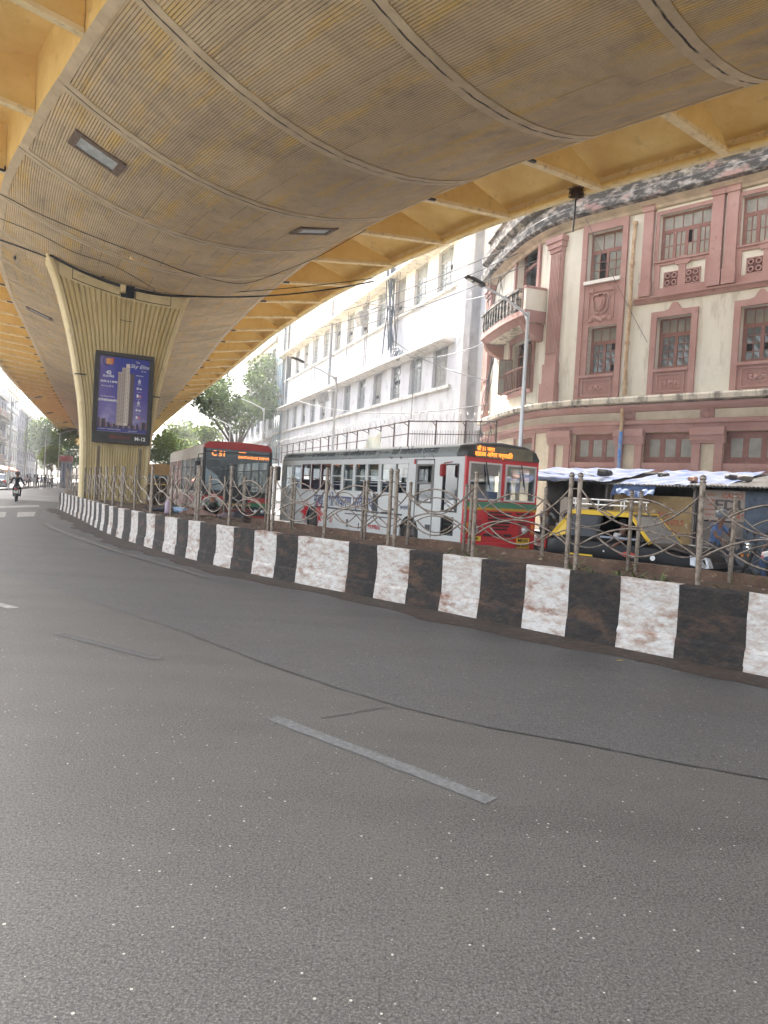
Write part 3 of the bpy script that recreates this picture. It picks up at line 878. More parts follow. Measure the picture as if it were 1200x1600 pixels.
# smooth head with two recessed cover plates and a dark slot
cap = MB()
N_ = 18
for k in range(N_):
    x0 = lerp(-2.46, 2.46, k / N_); x1 = lerp(-2.46, 2.46, (k + 1) / N_)
    t0, t1 = top_at(x0, .03), top_at(x1, .03)
    cap.quad(pp_(x0, .03, t0 - .62), pp_(x1, .03, t1 - .62), pp_(x1, .03, t1), pp_(x0, .03, t0)); cap.quad(pp_(x0, .03, t0 - .62), pp_(x1, .03, t1 - .62), pp_(x1, .1, t1 - .62), pp_(x0, .1, t0 - .62))
cap.build('head_panel', pcream, pier, True)
for (xa, xb) in ((-1.98, -.15), (.42, 1.86)):
    ol = MB(); pl = MB()
    n_ = 8
    for k in range(n_):
        x0 = lerp(xa, xb, k / n_); x1 = lerp(xa, xb, (k + 1) / n_); t0, t1 = top_at(x0, 0), top_at(x1, 0)
        ol.quad(pp_(x0, .022, t0 - .54), pp_(x1, .022, t1 - .54), pp_(x1, .022, t1 - .06), pp_(x0, .022, t0 - .06))
        e0 = .025 if k == 0 else 0; e1 = .025 if k == n_ - 1 else 0
        pl.quad(pp_(x0 + e0, .012, t0 - .51), pp_(x1 - e1, .012, t1 - .51), pp_(x1 - e1, .012, t1 - .10), pp_(x0 + e0, .012, t0 - .10))
    b_ = ol.build('cover_plate', dark, pier, True); pl.build('plate_face', pcream, b_, True)
sb_ = MB(); t0 = top_at(.1, 0); sb_.quad(pp_(-.13, .02, t0 - .55), pp_(.40, .02, t0 - .55), pp_(.40, .02, t0 - .05), pp_(-.13, .02, t0 - .05)); sb_.build('slot', dark, pier, True)
bx = empty('junction_box', pp_(-.08, -.16, t0 - .42), math.atan2(PX.y, PX.x), 'small cream junction box hanging at the dark slot on the pier head', 'box')
MB().box((0, 0, .16), (.22, .22, .30), bev=.015).build('casing', pcream, bx); MB().box((0, -.118, .16), (.15, .014, .22)).build('lid', yelp, bx)
for sgn, z in ((-1, 5.75), (1, 5.15)):
    st_ = MB(); w_ = table(HW, z); x = sgn * (w_ - .1)
    for (xa, da, xb, db) in ((sgn * (w_ + .015), .35, sgn * (w_ + .015), .08), (sgn * (w_ + .015), .08, sgn * (w_ - .06), -.015), (sgn * (w_ - .06), -.015, sgn * (w_ - .42), -.015)):
        st_.bar(pp_(xa, da, z), pp_(xb, db, z), .015, .05)
    st_.build('strap', black, pier, True)
hk = MB(); hk.tube([pp_(-.1, .03, 8.1), pp_(-.1, -.1, 8.12), pp_(.12, -.1, 8.08), pp_(.34, -.08, 8.1)], .012, 5); hk.build('hook', black, pier, True)
for xx in (-.74, .88):
    MB().quad(pp_(xx, .031, .75), pp_(xx + .11, .031, .75), pp_(xx + .11, .031, 2.95), pp_(xx, .031, 2.95)).build('rust_stain', mat('stain', (.14, .10, .07), .9, c2=(.25, .2, .13), scale=3), pier, True)
# ------------------------------------------------------------------ advertising panel on the pier
AC = PX * .09
adx, adz = -.15 + .0, 4.37      # centre along the pier face, height (pier-face coordinates relative to the reference point)
AO = (Vector((-9.0, 25.3)) + PX * adx + PN * -.09) * K
ad = empty('advert_panel', (AO.x, AO.y, 1.6 + 1.24 * K), math.atan2(PX.y, PX.x), 'black framed blue advert of a tall tower hung on the pier', 'advert panel')
ad.scale = (K, K, K)
AW, AH = 1.88, 3.06
fm = MB(); b = .15
fm.box((0, 0, AH - b / 2), (AW, .16, b), bev=.012); fm.box((0, 0, .19), (AW, .16, .38), bev=.012)
for s_ in (-1, 1): fm.box((s_ * (AW / 2 - b / 2 + .01), 0, (AH + .38 - b) / 2), (b, .155, AH - .38 - b))
fm.box((0, .05, AH / 2), (AW - .04, .05, AH - .04))
fm.build('frame', mat('ad_frame', (.022, .020, .018), .55, c2=(.05, .042, .035), scale=7), ad)
post = bpy.data.materials.new('poster_print'); post.use_nodes = True
N, L, bs = nodes(post); tc = N.new('ShaderNodeTexCoord'); sp = N.new('ShaderNodeSeparateXYZ'); L.new(tc.outputs['Object'], sp.inputs[0])
cr = N.new('ShaderNodeValToRGB'); e_ = cr.color_ramp.elements
e_[0].position = .0; e_[0].color = (.20, .17, .36, 1); e_[1].position = 1; e_[1].color = (.015, .03, .30, 1)
e2 = e_.new(.45); e2.color = (.07, .045, .30, 1); e3 = e_.new(.75); e3.color = (.022, .03, .30, 1)
L.new(rng(N, L, sp.outputs[2], .45, 2.9), cr.inputs[0])
purp = mixn(N, L, rng(N, L, sp.outputs[0], -.2, -.75, 0, .5), cr.outputs[0], (.22, .15, .42))
cl = rng(N, L, noise(N, L, tc.outputs['Object'], 1.6, 5), .48, .7, 0, .8)
clm = mathn(N, L, 'MULTIPLY', cl, rng(N, L, sp.outputs[2], 1.5, .8))
clm2 = mathn(N, L, 'MULTIPLY', cl, rng(N, L, sp.outputs[2], 2.5, 3.0)); clm2 = mathn(N, L, 'MULTIPLY', clm2, rng(N, L, sp.outputs[0], -.3, -.7))
cc = mixn(N, L, mathn(N, L, 'ADD', clm, clm2, True), purp, (.45, .42, .60))
L.new(cc, bs.inputs['Base Color']); bs.inputs['Roughness'].default_value = .3
def rq(mb, x0, x1, z0, z1, y, mi=0): mb.quad((x0, y, z0), (x1, y, z0), (x1, y, z1), (x0, y, z1), mi)
pm = MB(); rq(pm, -.80, .80, .38, AH - .15, -.03); po = pm.build('poster', post, ad)
white = mat('print_white', (.8, .8, .8), .5)
tb_ = mat('print_tower', (.50, .42, .36), .5); tw = mat('print_tower_dark', (.10, .07, .075), .5); tl = mat('print_tower_light', (.72, .64, .55), .5)
tm = MB()
# the printed tower: three pale shafts, a dark side, rows of tiny floors
for (x0, x1, zt, mi) in ((-.20, -.08, 2.42, 0), (-.08, .05, 2.58, 0), (.05, .17, 2.72, 2), (.17, .33, 2.40, 1)): rq(tm, x0, x1, .62, zt, -.034, mi)
for i in range(42):
    z = .72 + i * .045
    for (x0, x1, zt) in ((-.19, -.10, 2.38), (-.07, .035, 2.54), (.06, .155, 2.66)):
        if z < zt: rq(tm, x0, x0 + (x1 - x0) * .38, z, z + .017, -.037, 1); rq(tm, x0 + (x1 - x0) * .6, x1, z, z + .017, -.037, 1)
    if z < 2.35: rq(tm, .17, .20, z, z + .02, -.037, 2)
tm.build('printed_tower', [tb_, tw, tl], po)
sk = MB()
for i in range(26):
    x = -.78 + i * .062; hgt = rnd.uniform(.04, .16) + (.12 if i < 4 or i > 21 else 0); rq(sk, x, x + rnd.uniform(.05, .075), .52, .56 + hgt, -.032, i % 3)
sk.build('printed_skyline', [mat('pr_a', (.10, .06, .09), .5), mat('pr_b', (.25, .17, .2), .5), mat('pr_c', (.03, .03, .05), .5)], po)
sb2 = MB(); rq(sb2, -.80, .80, .40, .53, -.032); sb2.build('printed_footer', mat('pr_foot', (.05, .05, .22), .5), po)
def adt(body, size, x, z, m=white, **k): return text('lettering', body, size, po, frame((x, -.036, z), (1, 0, 0), (0, 0, 1)), m, **k)
adt('42', .17, -.50, 2.36, bold=.006); adt('FLOORS', .095, -.50, 2.24, bold=.003); adt('1BHK & 2 BHK', .088, -.49, 2.06, bold=.003)
adt('Starting @ Rs.', .07, -.51, 1.91); adt('To Know More', .07, -.50, 1.56); adt('07949344491', .112, -.49, 1.43, bold=.004)
adt('The', .08, .42, 2.80); adt('Sky Elite', .18, .48, 2.66, shear=.35); adt('By Sea', .06, .63, 2.52); adt('Amenities', .06, .50, 2.36)
adt('a premium residential address', .06, -.40, .47); adt('near station', .06, .35, .45)
lg = MB(); rq(lg, -.60, -.40, 2.64, 2.84, -.036, 0); rq(lg, -.48, -.36, 2.66, 2.86, -.039, 1)
for i in range(4): rq(lg, -.58 + i * .05, -.56 + i * .05, 2.66, 2.82, -.042, 2)
lg.tube([(-.53 + .17 * math.cos(a), -.038, 2.73 + .14 * math.sin(a)) for a in [1.7 + i * .3 for i in range(12)]], .012, 5, 3)
lg.build('printed_logo', [mat('lg_o', (.75, .28, .06), .5), mat('lg_r', (.6, .09, .04), .5), mat('lg_y', (.7, .5, .2), .5), mat('lg_b', (.01, .01, .03), .5)], po)
for i in range(6):
    ic = MB(); z = 2.16 - i * .245
    n_ = 10
    if i % 3 == 0:
        rq(ic, .48, .52, z + .04, z + .08, -.037); rq(ic, .45, .55, z, z + .025, -.037); rq(ic, .47, .495, z - .08, z, -.037); rq(ic, .51, .53, z - .08, z, -.037)
    elif i % 3 == 1:
        rq(ic, .42, .47, z - .03, z + .04, -.037); rq(ic, .49, .50, z - .04, z + .06, -.037); rq(ic, .52, .58, z - .03, z + .02, -.037)
    else:
        rq(ic, .43, .49, z - .05, z + .05, -.037); rq(ic, .50, .58, z - .06, z + .03, -.037, 1)
    rq(ic, .42, .58, z - .115, z - .108, -.037); ic.build('printed_icon', [white, MATS['ic_r'] if 'ic_r' in MATS else mat('ic_r', (.5, .2, .25), .5)], po)

text('lettering', 'M-12', .17, ad, frame((.60, -.085, .19), (1, 0, 0), (0, 0, 1)), white, bold=.006)
text('lettering', 'BRIGHT', .14, ad, frame((-.05, -.085, .20), (1, 0, 0), (0, 0, 1)), mat('sign_red_dull', (.22, .02, .015), .5), bold=.004, sx=1.4)

# ------------------------------------------------------------------ cables under the deck, pigeons, nest
def cable(pts, r, name, label, m=wire, group=None):
    mb = MB(); mb.tube(pts, r, 5, 0, False); o = mb.build(name, m); return tag(o, label, 'cable', group)
def soft_hit(u, v, dz=.03):
    d = ray(u, v); best = None
    for i in range(260):
        s = S0 - 3 + i * .17; 
        for j in range(0, 31):
            q = soffit(s, j / 30); rr = q - Vector((0, 0, H)); t = rr.dot(d) / d.dot(d)
            if t < 0: continue
            e = (rr - d * t).length
            if best is None or e < best[0]: best = (e, q)
    q = best[1].copy(); q.z -= dz; return q
for px, r, lb in (([(-6, 371), (30, 382), (75, 400)], .03, 'thick black cable running from the left under the deck to the pier corner'),
                  ([(-6, 297), (60, 330), (130, 362), (210, 392), (300, 428), (380, 442), (520, 447), (600, 440)], .014, 'thin black cable sagging across the belly above the pier head'),
                  ([(-6, 336), (60, 362), (110, 390), (180, 412), (240, 448)], .012, 'thin cable from the left edge of the belly to the pier slot')):
    P_s = [soft_hit(u, v, .06) for u, v in px]
    q = []
    for a, b_ in zip(P_s, P_s[1:]):
        for i in range(6): q.append(a.lerp(b_, i / 6))
    q.append(P_s[-1]); 
    for _ in range(3): q = [q[0]] + [(q[i - 1] + q[i] * 2 + q[i + 1]) / 4 for i in range(1, len(q) - 1)] + [q[-1]]
    cable(q, r, 'soffit_cable', lb)
hd = [pp_(x, -.05, top_at(x, 0) - .05 - .12 * (1 - ((x + .1) / 2.76) ** 2)) for x in [-2.82 + i * 5.64 / 24 for i in range(25)]]
cable(hd, .045, 'head_cable', 'thick black cable bundle sagging along the top of the pier head')
e_ = hd[-1]; far_ = [e_]
for u, v in ((340, 464), (400, 470), (480, 471), (560, 466), (600, 455)):
    pass
a_ = wing_pt(S0 + 19.0, 0, wing_w(S0 + 19, 0), ZR + .30); seg = []
for i in range(20):
    t = i / 19; q = e_.lerp(a_, t); q.z -= .25 * 4 * t * (1 - t); seg.append(q)
cable(seg, .032, 'wing_cable', 'black cable slung from the pier head across the wing to the right edge beam')
seg2 = []
for i in range(20):
    t = i / 19; q = (e_ + Vector((0, 0, .1))).lerp(a_ + Vector((.5, -.4, .12)), t); q.z -= .12 * 4 * t * (1 - t); seg2.append(q)
cable(seg2, .018, 'wing_cable', 'thinner cable slung just above the other across the right wing')
pg = mat('pigeon_grey', (.06, .06, .07), .7, c2=(.12, .12, .14), scale=30)
def pigeon(p, rz, label):
    root = empty('pigeon', p, rz, label, 'bird', 'pigeons under the flyover')
    mb = MB(); pr = [(0, 0, 0)]
    body = [(-.16, 0, .05, .012), (-.10, 0, .075, .035), (-.03, 0, .10, .058), (.04, 0, .13, .062), (.08, 0, .17, .042), (.095, 0, .205, .028), (.105, 0, .235, .030), (.125, 0, .245, .020), (.15, 0, .238, .004)]
    mb.tube([b[:3] for b in body], [b[3] for b in body], 10); mb.build('body', pg, root)
    lg_ = MB()
    for y in (-.02, .02): lg_.tube([(.02, y, .09), (.02, y, 0)], .006, 5); lg_.tube([(.0, y, .0), (.05, y, 0)], .004, 4)
    lg_.build('legs', mat('pigeon_leg', (.3, .1, .08), .7) if 'pigeon_leg' not in MATS else MATS['pigeon_leg'], root)
def near_head(x): return pp_(x, -.05, top_at(x, 0) - .05 - .12 * (1 - ((x + .1) / 2.76) ** 2) + .045)
pigeon(near_head(-.86), 2.4, 'pigeon perched alone on the cable left of the pier slot')
pigeon(near_head(1.2), 1.2, 'pigeon on the right of the slot, nearer to the slot of two')
pigeon(near_head(1.7), .4, 'rightmost pigeon perched at the right corner of the pier head')
q = soft_hit(18, 396, .28); pigeon(q, 2.0, 'pigeon sitting on the thick cable far left under the belly')
q = soft_hit(18, 380, .10)
# nest
s_n = RP.nearest(at_z(902, 296, ZR + .5 * K)[:2]); nb = wing_pt(s_n, 0, wing_w(s_n, 0) * .93 - .16, ZR + .42)
mb = MB()
for i in range(170):
    a = rnd.uniform(0, 2 * pi); r_ = rnd.uniform(.05, .24); z = rnd.uniform(-.14, .16); le = rnd.uniform(.1, .28); b_ = a + rnd.uniform(.8, 2.2)
    c_ = nb + Vector((math.cos(a) * r_, math.sin(a) * r_, z)); d_ = Vector((math.cos(b_), math.sin(b_), rnd.uniform(-.8, .5))) * le / 2
    mb.tube([c_ - d_, c_ + d_], .008, 3, 0, False)
mb.lathe([(.02, -.14), (.17, -.08), (.2, .04), (.12, .12), (0, .06)], nb, 9)
tag(mb.build('crow_nest', mat('nest_twigs', (.07, .04, .025), .95)), 'dark twiggy bird nest wedged on the right wing drain pipe', 'nest')
for i, (u, v) in enumerate(((879, 340),)):
    s_ = RP.nearest(at_z(u, 300, ZR + .5 * K)[:2]); b0 = wing_pt(s_, 0, wing_w(s_, 0) + .1, ZR + .5)
    cable([b0, b0 + Vector((.0, 0, -.4)), b0 + Vector((-.02, 0, -1.0))], .028, 'hanging_cable', 'short black cable end hanging below the right edge beam')
# ------------------------------------------------------------------ facade tools
class Facade:
    world = True
    def __init__(s, path, side=-1):
        s.path = path; s.side = side          # outward normal = side * left normal
    def w(s, a, z, d=0):
        p = s.path.p(a); n = s.path.n(a) * s.side; q = p + n * d
        return Vector((q.x, q.y, z))
    def px(s, u, v): return s.path.hit(u, v)
    def rect(s, tl, br):
        a0, z1 = s.px(*tl); a1, z0 = s.px(*br)
        return [min(a0, a1), max(a0, a1), min(z0, z1), max(z0, z1)]
    def cutsa(s, a0, a1, step=.7):
        straight = all((s.path.t(a0 + (a1 - a0) * i / 6) - s.path.t(a0)).length < .02 for i in range(7))
        n = 1 if straight else max(1, int(abs(a1 - a0) / step)); return [a0 + (a1 - a0) * i / n for i in range(n + 1)]
    def wall(s, mb, a0, a1, z0, z1, holes, depth=.28, mi=0, mir=0, d=0):
        A = sorted(set([round(x, 4) for h in holes for x in h[:2] if a0 < x < a1] + s.cutsa(a0, a1)))
        Z = sorted(set([z0, z1] + [round(x, 4) for h in holes for x in h[2:4] if z0 < x < z1]))
        for i in range(len(A) - 1):
            for j in range(len(Z) - 1):
                ca, cz = (A[i] + A[i + 1]) / 2, (Z[j] + Z[j + 1]) / 2
                if any(h[0] < ca < h[1] and h[2] < cz < h[3] for h in holes): continue
                mb.quad(s.w(A[i], Z[j], d), s.w(A[i + 1], Z[j], d), s.w(A[i + 1], Z[j + 1], d), s.w(A[i], Z[j + 1], d), mi)
        for h in holes:
            b = [(h[0], h[2]), (h[1], h[2]), (h[1], h[3]), (h[0], h[3])]
            for k in range(4):
                p, q = b[k], b[(k + 1) % 4]
                mb.quad(s.w(*p, d), s.w(*q, d), s.w(*q, d - depth), s.w(*p, d - depth), mir)
    def slab(s, mb, a0, a1, z0, z1, d0, d1, mi=0, step=.7):
        """block lying on the facade between d0 (inner) and d1 (outer)"""
        A = s.cutsa(a0, a1, step)
        for i in range(len(A) - 1):
            p, q = A[i], A[i + 1]
            mb.quad(s.w(p, z0, d1), s.w(q, z0, d1), s.w(q, z1, d1), s.w(p, z1, d1), mi)
            mb.quad(s.w(p, z1, d0), s.w(q, z1, d0), s.w(q, z1, d1), s.w(p, z1, d1), mi)
            mb.quad(s.w(p, z0, d0), s.w(q, z0, d0), s.w(q, z0, d1), s.w(p, z0, d1), mi)
        for p in (a0, a1): mb.quad(s.w(p, z0, d0), s.w(p, z0, d1), s.w(p, z1, d1), s.w(p, z1, d0), mi)
    def prof(s, mb, a0, a1, pr, mi=0, step=.7, cap=True):
        """moulding: profile [(d,z)...] swept along the facade"""
        A = s.cutsa(a0, a1, step)
        for i in range(len(A) - 1):
            for (d0, z0), (d1, z1) in zip(pr, pr[1:]):
                mb.quad(s.w(A[i], z0, d0), s.w(A[i + 1], z0, d0), s.w(A[i + 1], z1, d1), s.w(A[i], z1, d1), mi)
        if cap:
            for p in (a0, a1): mb.add([s.w(p, z, d) for d, z in pr], [tuple(range(len(pr)))], mi)
    def ring(s, mb, r, o, d0, d1, mi=0):
        """raised surround of width o outside the rectangle r"""
        a0, a1, z0, z1 = r
        s.slab(mb, a0 - o, a1 + o, z1, z1 + o, d0, d1, mi); s.slab(mb, a0 - o, a1 + o, z0 - o, z0, d0, d1, mi)
        s.slab(mb, a0 - o, a0, z0, z1, d0, d1 - .003, mi); s.slab(mb, a1, a1 + o, z0, z1, d0, d1 - .003, mi)
    def window(s, parent, r, cols, rows, fm, pm, depth=.2, transom=.0, tcols=0, broken=(), fw=.07, mw=.028, leaves=2, label=None, bm=None, back=.9):
        """frame with leaves and glazing bars (window) and its glass (pane)"""
        a0, a1, z0, z1 = r; mb = MB(); d = -depth
        def bar(x0, x1, y0, y1, dd, t=.05): s.slab(mb, x0, x1, y0, y1, dd - t, dd)
        bar(a0, a1, z1 - fw, z1, d); bar(a0, a1, z0, z0 + fw, d); bar(a0, a0 + fw, z0 + fw, z1 - fw, d - .004); bar(a1 - fw, a1, z0 + fw, z1 - fw, d - .004)
        zt = z1 - fw
        pn = MB(); cells = []
        if transom:
            zt = z1 - fw - transom * (z1 - z0)
            bar(a0 + fw, a1 - fw, zt - fw, zt, d - .002)
            for k in range(tcols):
                x0 = lerp(a0 + fw, a1 - fw, k / tcols); x1 = lerp(a0 + fw, a1 - fw, (k + 1) / tcols)
                if k: bar(x0 - mw / 2, x0 + mw / 2, zt, z1 - fw, d - .01, .03)
                cells.append((x0, x1, zt, z1 - fw, 2))
            zt -= fw
        for l in range(leaves):
            x0 = lerp(a0 + fw, a1 - fw, l / leaves); x1 = lerp(a0 + fw, a1 - fw, (l + 1) / leaves)
            bar(x0, x0 + fw * .8, z0 + fw, zt, d - .006); bar(x1 - fw * .8, x1, z0 + fw, zt, d - .006)
            bar(x0 + fw * .8, x1 - fw * .8, z0 + fw, z0 + fw * 2, d - .008); bar(x0 + fw * .8, x1 - fw * .8, zt - fw, zt, d - .008)
            x0 += fw * .8; x1 -= fw * .8; y0, y1 = z0 + fw * 2, zt - fw
            for c_ in range(cols):
                xa, xb = lerp(x0, x1, c_ / cols), lerp(x0, x1, (c_ + 1) / cols)
                if c_: bar(xa - mw / 2, xa + mw / 2, y0, y1, d - .01, .03)
                for q in range(rows):
                    ya, yb = lerp(y0, y1, q / rows), lerp(y0, y1, (q + 1) / rows)
                    if q and not c_: bar(x0, x1, ya - mw / 2, ya + mw / 2, d - .012, .03)
                    bi = (l, c_, q)
                    cells.append((xa, xb, ya, yb, 1 if bi in broken else 0))
        for (xa, xb, ya, yb, mi) in cells:
            if mi == 1: continue
            t = rnd.uniform(-.006, .006)
            pn.quad(s.w(xa, ya, d - .03 + t), s.w(xb, ya, d - .03 - t), s.w(xb, yb, d - .03 + t), s.w(xa, yb, d - .03 - t), 0 if mi == 0 else 1)
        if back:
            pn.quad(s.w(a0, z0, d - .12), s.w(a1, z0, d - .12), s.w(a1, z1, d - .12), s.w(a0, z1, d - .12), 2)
        wo = mb.build('window', fm, parent, s.world)
        if label: wo['label'] = label
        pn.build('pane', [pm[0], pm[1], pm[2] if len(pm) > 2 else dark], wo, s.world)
        return wo

# ------------------------------------------------------------------ red and cream corner building
RBP = Path([(24, 10.4), (6.75, 27.65), (6.1, 28.6), (5.65, 29.8), (5.32, 31.2), (4.98, 33.5), (4.7, 36.4)])
RBP = Path([(24, 10.4), (7.4, 27.0)] + [tuple(p) for p in Path([(7.4, 27.0), (6.75, 27.65), (6.1, 28.6), (5.65, 29.8), (5.32, 31.2), (4.98, 33.5), (4.7, 36.4)], smooth=3, step=.45).P[1:]])
RB = Facade(RBP, 1)
bx0 = RBP.p(RBP.L * .5)
rbd = empty('corner_building', (bx0.x, bx0.y, 0), 0, 'weathered red and cream heritage building with a rounded corner and balcony', 'building')
cream = mat('cream_plaster', (.69, .665, .59), .9, c2=(.59, .56, .48), scale=.9, c3=(.30, .265, .205), scale3=1.7, c3r=(.54, .76), stretch=(1.6, 1.6, .38), bump=.25, bscale=12)
cream2 = mat('cream_blockwork', (.62, .55, .43), .9, c2=(.48, .41, .31), scale=1.4, c3=(.30, .26, .2), scale3=3, c3r=(.6, .8), bump=.25, bscale=14)
pink = mat('red_plaster', (.325, .178, .158), .85, c2=(.39, .24, .215), scale=1.6, c3=(.19, .10, .085), scale3=3.2, c3r=(.56, .78), bump=.2, bscale=20)
pinkw = mat('red_wood', (.26, .125, .105), .75, c2=(.20, .095, .08), scale=5, c3=(.52, .45, .40), scale3=18, c3r=(.62, .7))
soot = mat('sooty_cornice', (.34, .31, .285), .95, c2=(.045, .042, .04), scale=2.6, contrast=(.36, .54), c3=(.33, .20, .185), scale3=.8, c3r=(.58, .7), stretch=(1, 1, 2.2), bump=.5, bscale=16)
stainw = mat('streaked_ledge', (.62, .57, .48), .95, c2=(.10, .09, .08), scale=3.5, contrast=(.46, .66), stretch=(1, 1, .25), bump=.4, bscale=16)
gl1 = mat('old_glass', (.085, .105, .115), .12, c2=(.16, .18, .18), scale=1.7, spec=.8); gl2 = mat('dusty_glass', (.20, .19, .165), .35, c2=(.28, .265, .23), scale=2.5)
def zpx(u, v): return RB.px(u, v)[1]
zb1, zb2 = zpx(1060, 660), zpx(1060, 618)          # pink band under the cream belt, ledge above the belt
ztop = zpx(1060, 300)
AE = RBP.L
# openings
W1 = RB.rect((1028, 497.5), (1077, 573.5)); a_p2 = RB.px(1158, 500)[0]
W2 = [a_p2 - (W1[1] - W1[0]), a_p2, W1[2], W1[3]]
if W2[0] > W1[0]: pass
W0 = RB.rect((920, 516), (960, 582)); T0 = RB.rect((921, 367), (971, 432))
T1 = RB.rect((1033, 337), (1109, 396)); aT2 = RB.px(1158, 350)[0]; T2 = [aT2 - (T1[1] - T1[0]), aT2, T1[2], T1[3]]
DU = RB.rect((811, 398), (840, 456)); DL = RB.rect((801, 540), (829, 606)); DU[2] -= .85
sp12 = W1[0] - W2[0]; spT = T1[0] - T2[0]
W3 = [W2[0] - sp12, W2[1] - sp12, W2[2], W2[3]]; T3 = [T2[0] - spT, T2[1] - spT, T2[2], T2[3]]
G1 = RB.rect((895.5, 679), (964.5, 724)); G2 = RB.rect((1003.5, 676), (1084.5, 724)); sG = RB.px(1003.5, 690)[0] - RB.px(1129.5, 690)[0]
G3 = [G2[0] - sG, G2[1] - sG, G2[2], G2[3]]; G4 = [G3[0] - sG, G3[1] - sG, G2[2], G2[3]]
G1[2:], = [G2[2:]]
G0 = RB.rect((806, 683), (832, 720)); G0[2:], = [G2[2:]]
for w_ in (W0, W2, W3): w_[2:] = W1[2:]
T0[3] = T1[3] - .05
gz0 = 1.0
holes = [W0, W1, W2, W3, T0, T1, T2, T3, DU, DL]
wl_ = MB(); RB.wall(wl_, 0, AE, zb2, ztop + .3, holes); wl_.build('upper_wall', cream, rbd, True)
wl_ = MB(); RB.wall(wl_, 0, AE, 0, zb2, [G0, G1, G2, G3, G4]); wl_.build('ground_wall', cream2, rbd, True)
# window units
RB.window(rbd, W0, 2, 4, pinkw, (gl1, gl2), .22, .24, 3, broken=((0, 0, 0), (0, 0, 3)))
RB.window(rbd, W1, 2, 4, pinkw, (gl1, gl2), .22, .24, 4)
RB.window(rbd, W2, 2, 4, pinkw, (gl1, gl2), .22, .24, 4, broken=((0, 0, 0), (0, 0, 2), (0, 1, 1), (1, 1, 1)))
RB.window(rbd, W3, 2, 4, pinkw, (gl1, gl2), .22, .24, 4)
RB.window(rbd, T0, 2, 3, pinkw, (gl1, gl2), .22, .3, 3, broken=((1, 0, 0), (1, 0, 1), (1, 0, 2)))
for r_, br in ((T1, ((1, 1, 1),)), (T2, ((0, 0, 1),)), (T3, ())): RB.window(rbd, r_, 2, 2, pinkw, (gl2, gl2), .16, .26, 5, broken=br, leaves=4)
for r_ in (G0, G1, G2, G3, G4): RB.window(rbd, r_, 1, 1, pinkw, (gl2, gl2), .2, leaves=1 if r_ is G0 else 3, fw=.11, broken=(), label=None)
# open shutters on the upper left window of the bay
sh = MB(); h_ = T0
p0_ = RB.w(h_[1] - .03, h_[2] + .1, -.05); out = RB.w(h_[1] + .25, h_[2] + .1, .45)
def shutter(a, z0, z1, wdt, sgn, name='open_shutter'):
    mb = MB(); q0 = RB.w(a, z0, -.02); q1 = RB.w(a + sgn * .18, z0, wdt)
    dv = q1 - q0
    def pt(t, z, o=0): return Vector((q0.x + dv.x * t, q0.y + dv.y * t, z))
    mb.bar(pt(0, (z0 + z1) / 2), pt(1, (z0 + z1) / 2), .02, (z1 - z0) * .98)
    o = mb.build(name, gl2, rbd, True)
    fr = MB()
    for z in (z0, (z0 + z1) / 2, z1): fr.bar(pt(0, z), pt(1, z), .04, .05)
    for t in (0, .5, 1): fr.tube([pt(t, z0), pt(t, z1)], .022, 4)
    fr.build('frame', pinkw, o, True)
zt0 = h_[3] - .3 * (h_[3] - h_[2])
# surrounds, panels, ornament
dec = MB()
def crest(mb, a, z, w_, d=.09):
    pr = [(-w_ / 2, 0), (-w_ * .28, .05), (-w_ * .2, .16), (-w_ * .08, .26), (w_ * .08, .26), (w_ * .2, .16), (w_ * .28, .05), (w_ / 2, 0)]
    mb.add([RB.w(a + x, z + y, d) for x, y in pr], [tuple(range(len(pr)))]); 
    for (x0, y0), (x1, y1) in zip(pr, pr[1:]): mb.quad(RB.w(a + x0, z + y0, d), RB.w(a + x1, z + y1, d), RB.w(a + x1, z + y1, 0), RB.w(a + x0, z + y0, 0))
def flower(mb, a, z, sx, sz, d, n=9):
    for i in range(n):
        t = i / n * 2 * pi; mb.lathe([(.0, .03), (.05, .02), (.06, 0)], (0, 0, 0), 6, 0, frame(RB.w(a + math.cos(t) * sx, z + math.sin(t) * sz, d), -RBP.t(a).to_3d(), (0, 0, 1)))
    mb.lathe([(.0, .05), (.08, .03), (.1, 0)], (0, 0, 0), 8, 0, frame(RB.w(a, z, d), -RBP.t(a).to_3d(), (0, 0, 1)))
def under_panel(a0, a1, z0, z1):
    RB.slab(dec, a0, a1, z0, z1, 0, .05); RB.ring(dec, [a0 + .16, a1 - .16, z0 + .16, z1 - .12], .05, .05, .09); RB.ring(dec, [a0 + .32, a1 - .32, z0 + .30, z1 - .26], .03, .05, .075)
    flower(dec, (a0 + a1) / 2, (z0 + z1) / 2 + .02, .20, .07, .05)
for w_ in (W1, W2, W3):
    o_ = .20
    RB.slab(dec, w_[0] - o_, w_[0], zb2, w_[3] + o_, 0, .10); RB.slab(dec, w_[1], w_[1] + o_, zb2, w_[3] + o_, 0, .10)
    RB.slab(dec, w_[0], w_[1], w_[3], w_[3] + o_, 0, .097); RB.slab(dec, w_[0], w_[1], w_[2] - .10, w_[2], -.2, .13)
    under_panel(w_[0], w_[1], zb2 + .02, w_[2] - .10); crest(dec, (w_[0] + w_[1]) / 2, w_[3] + o_, .7)
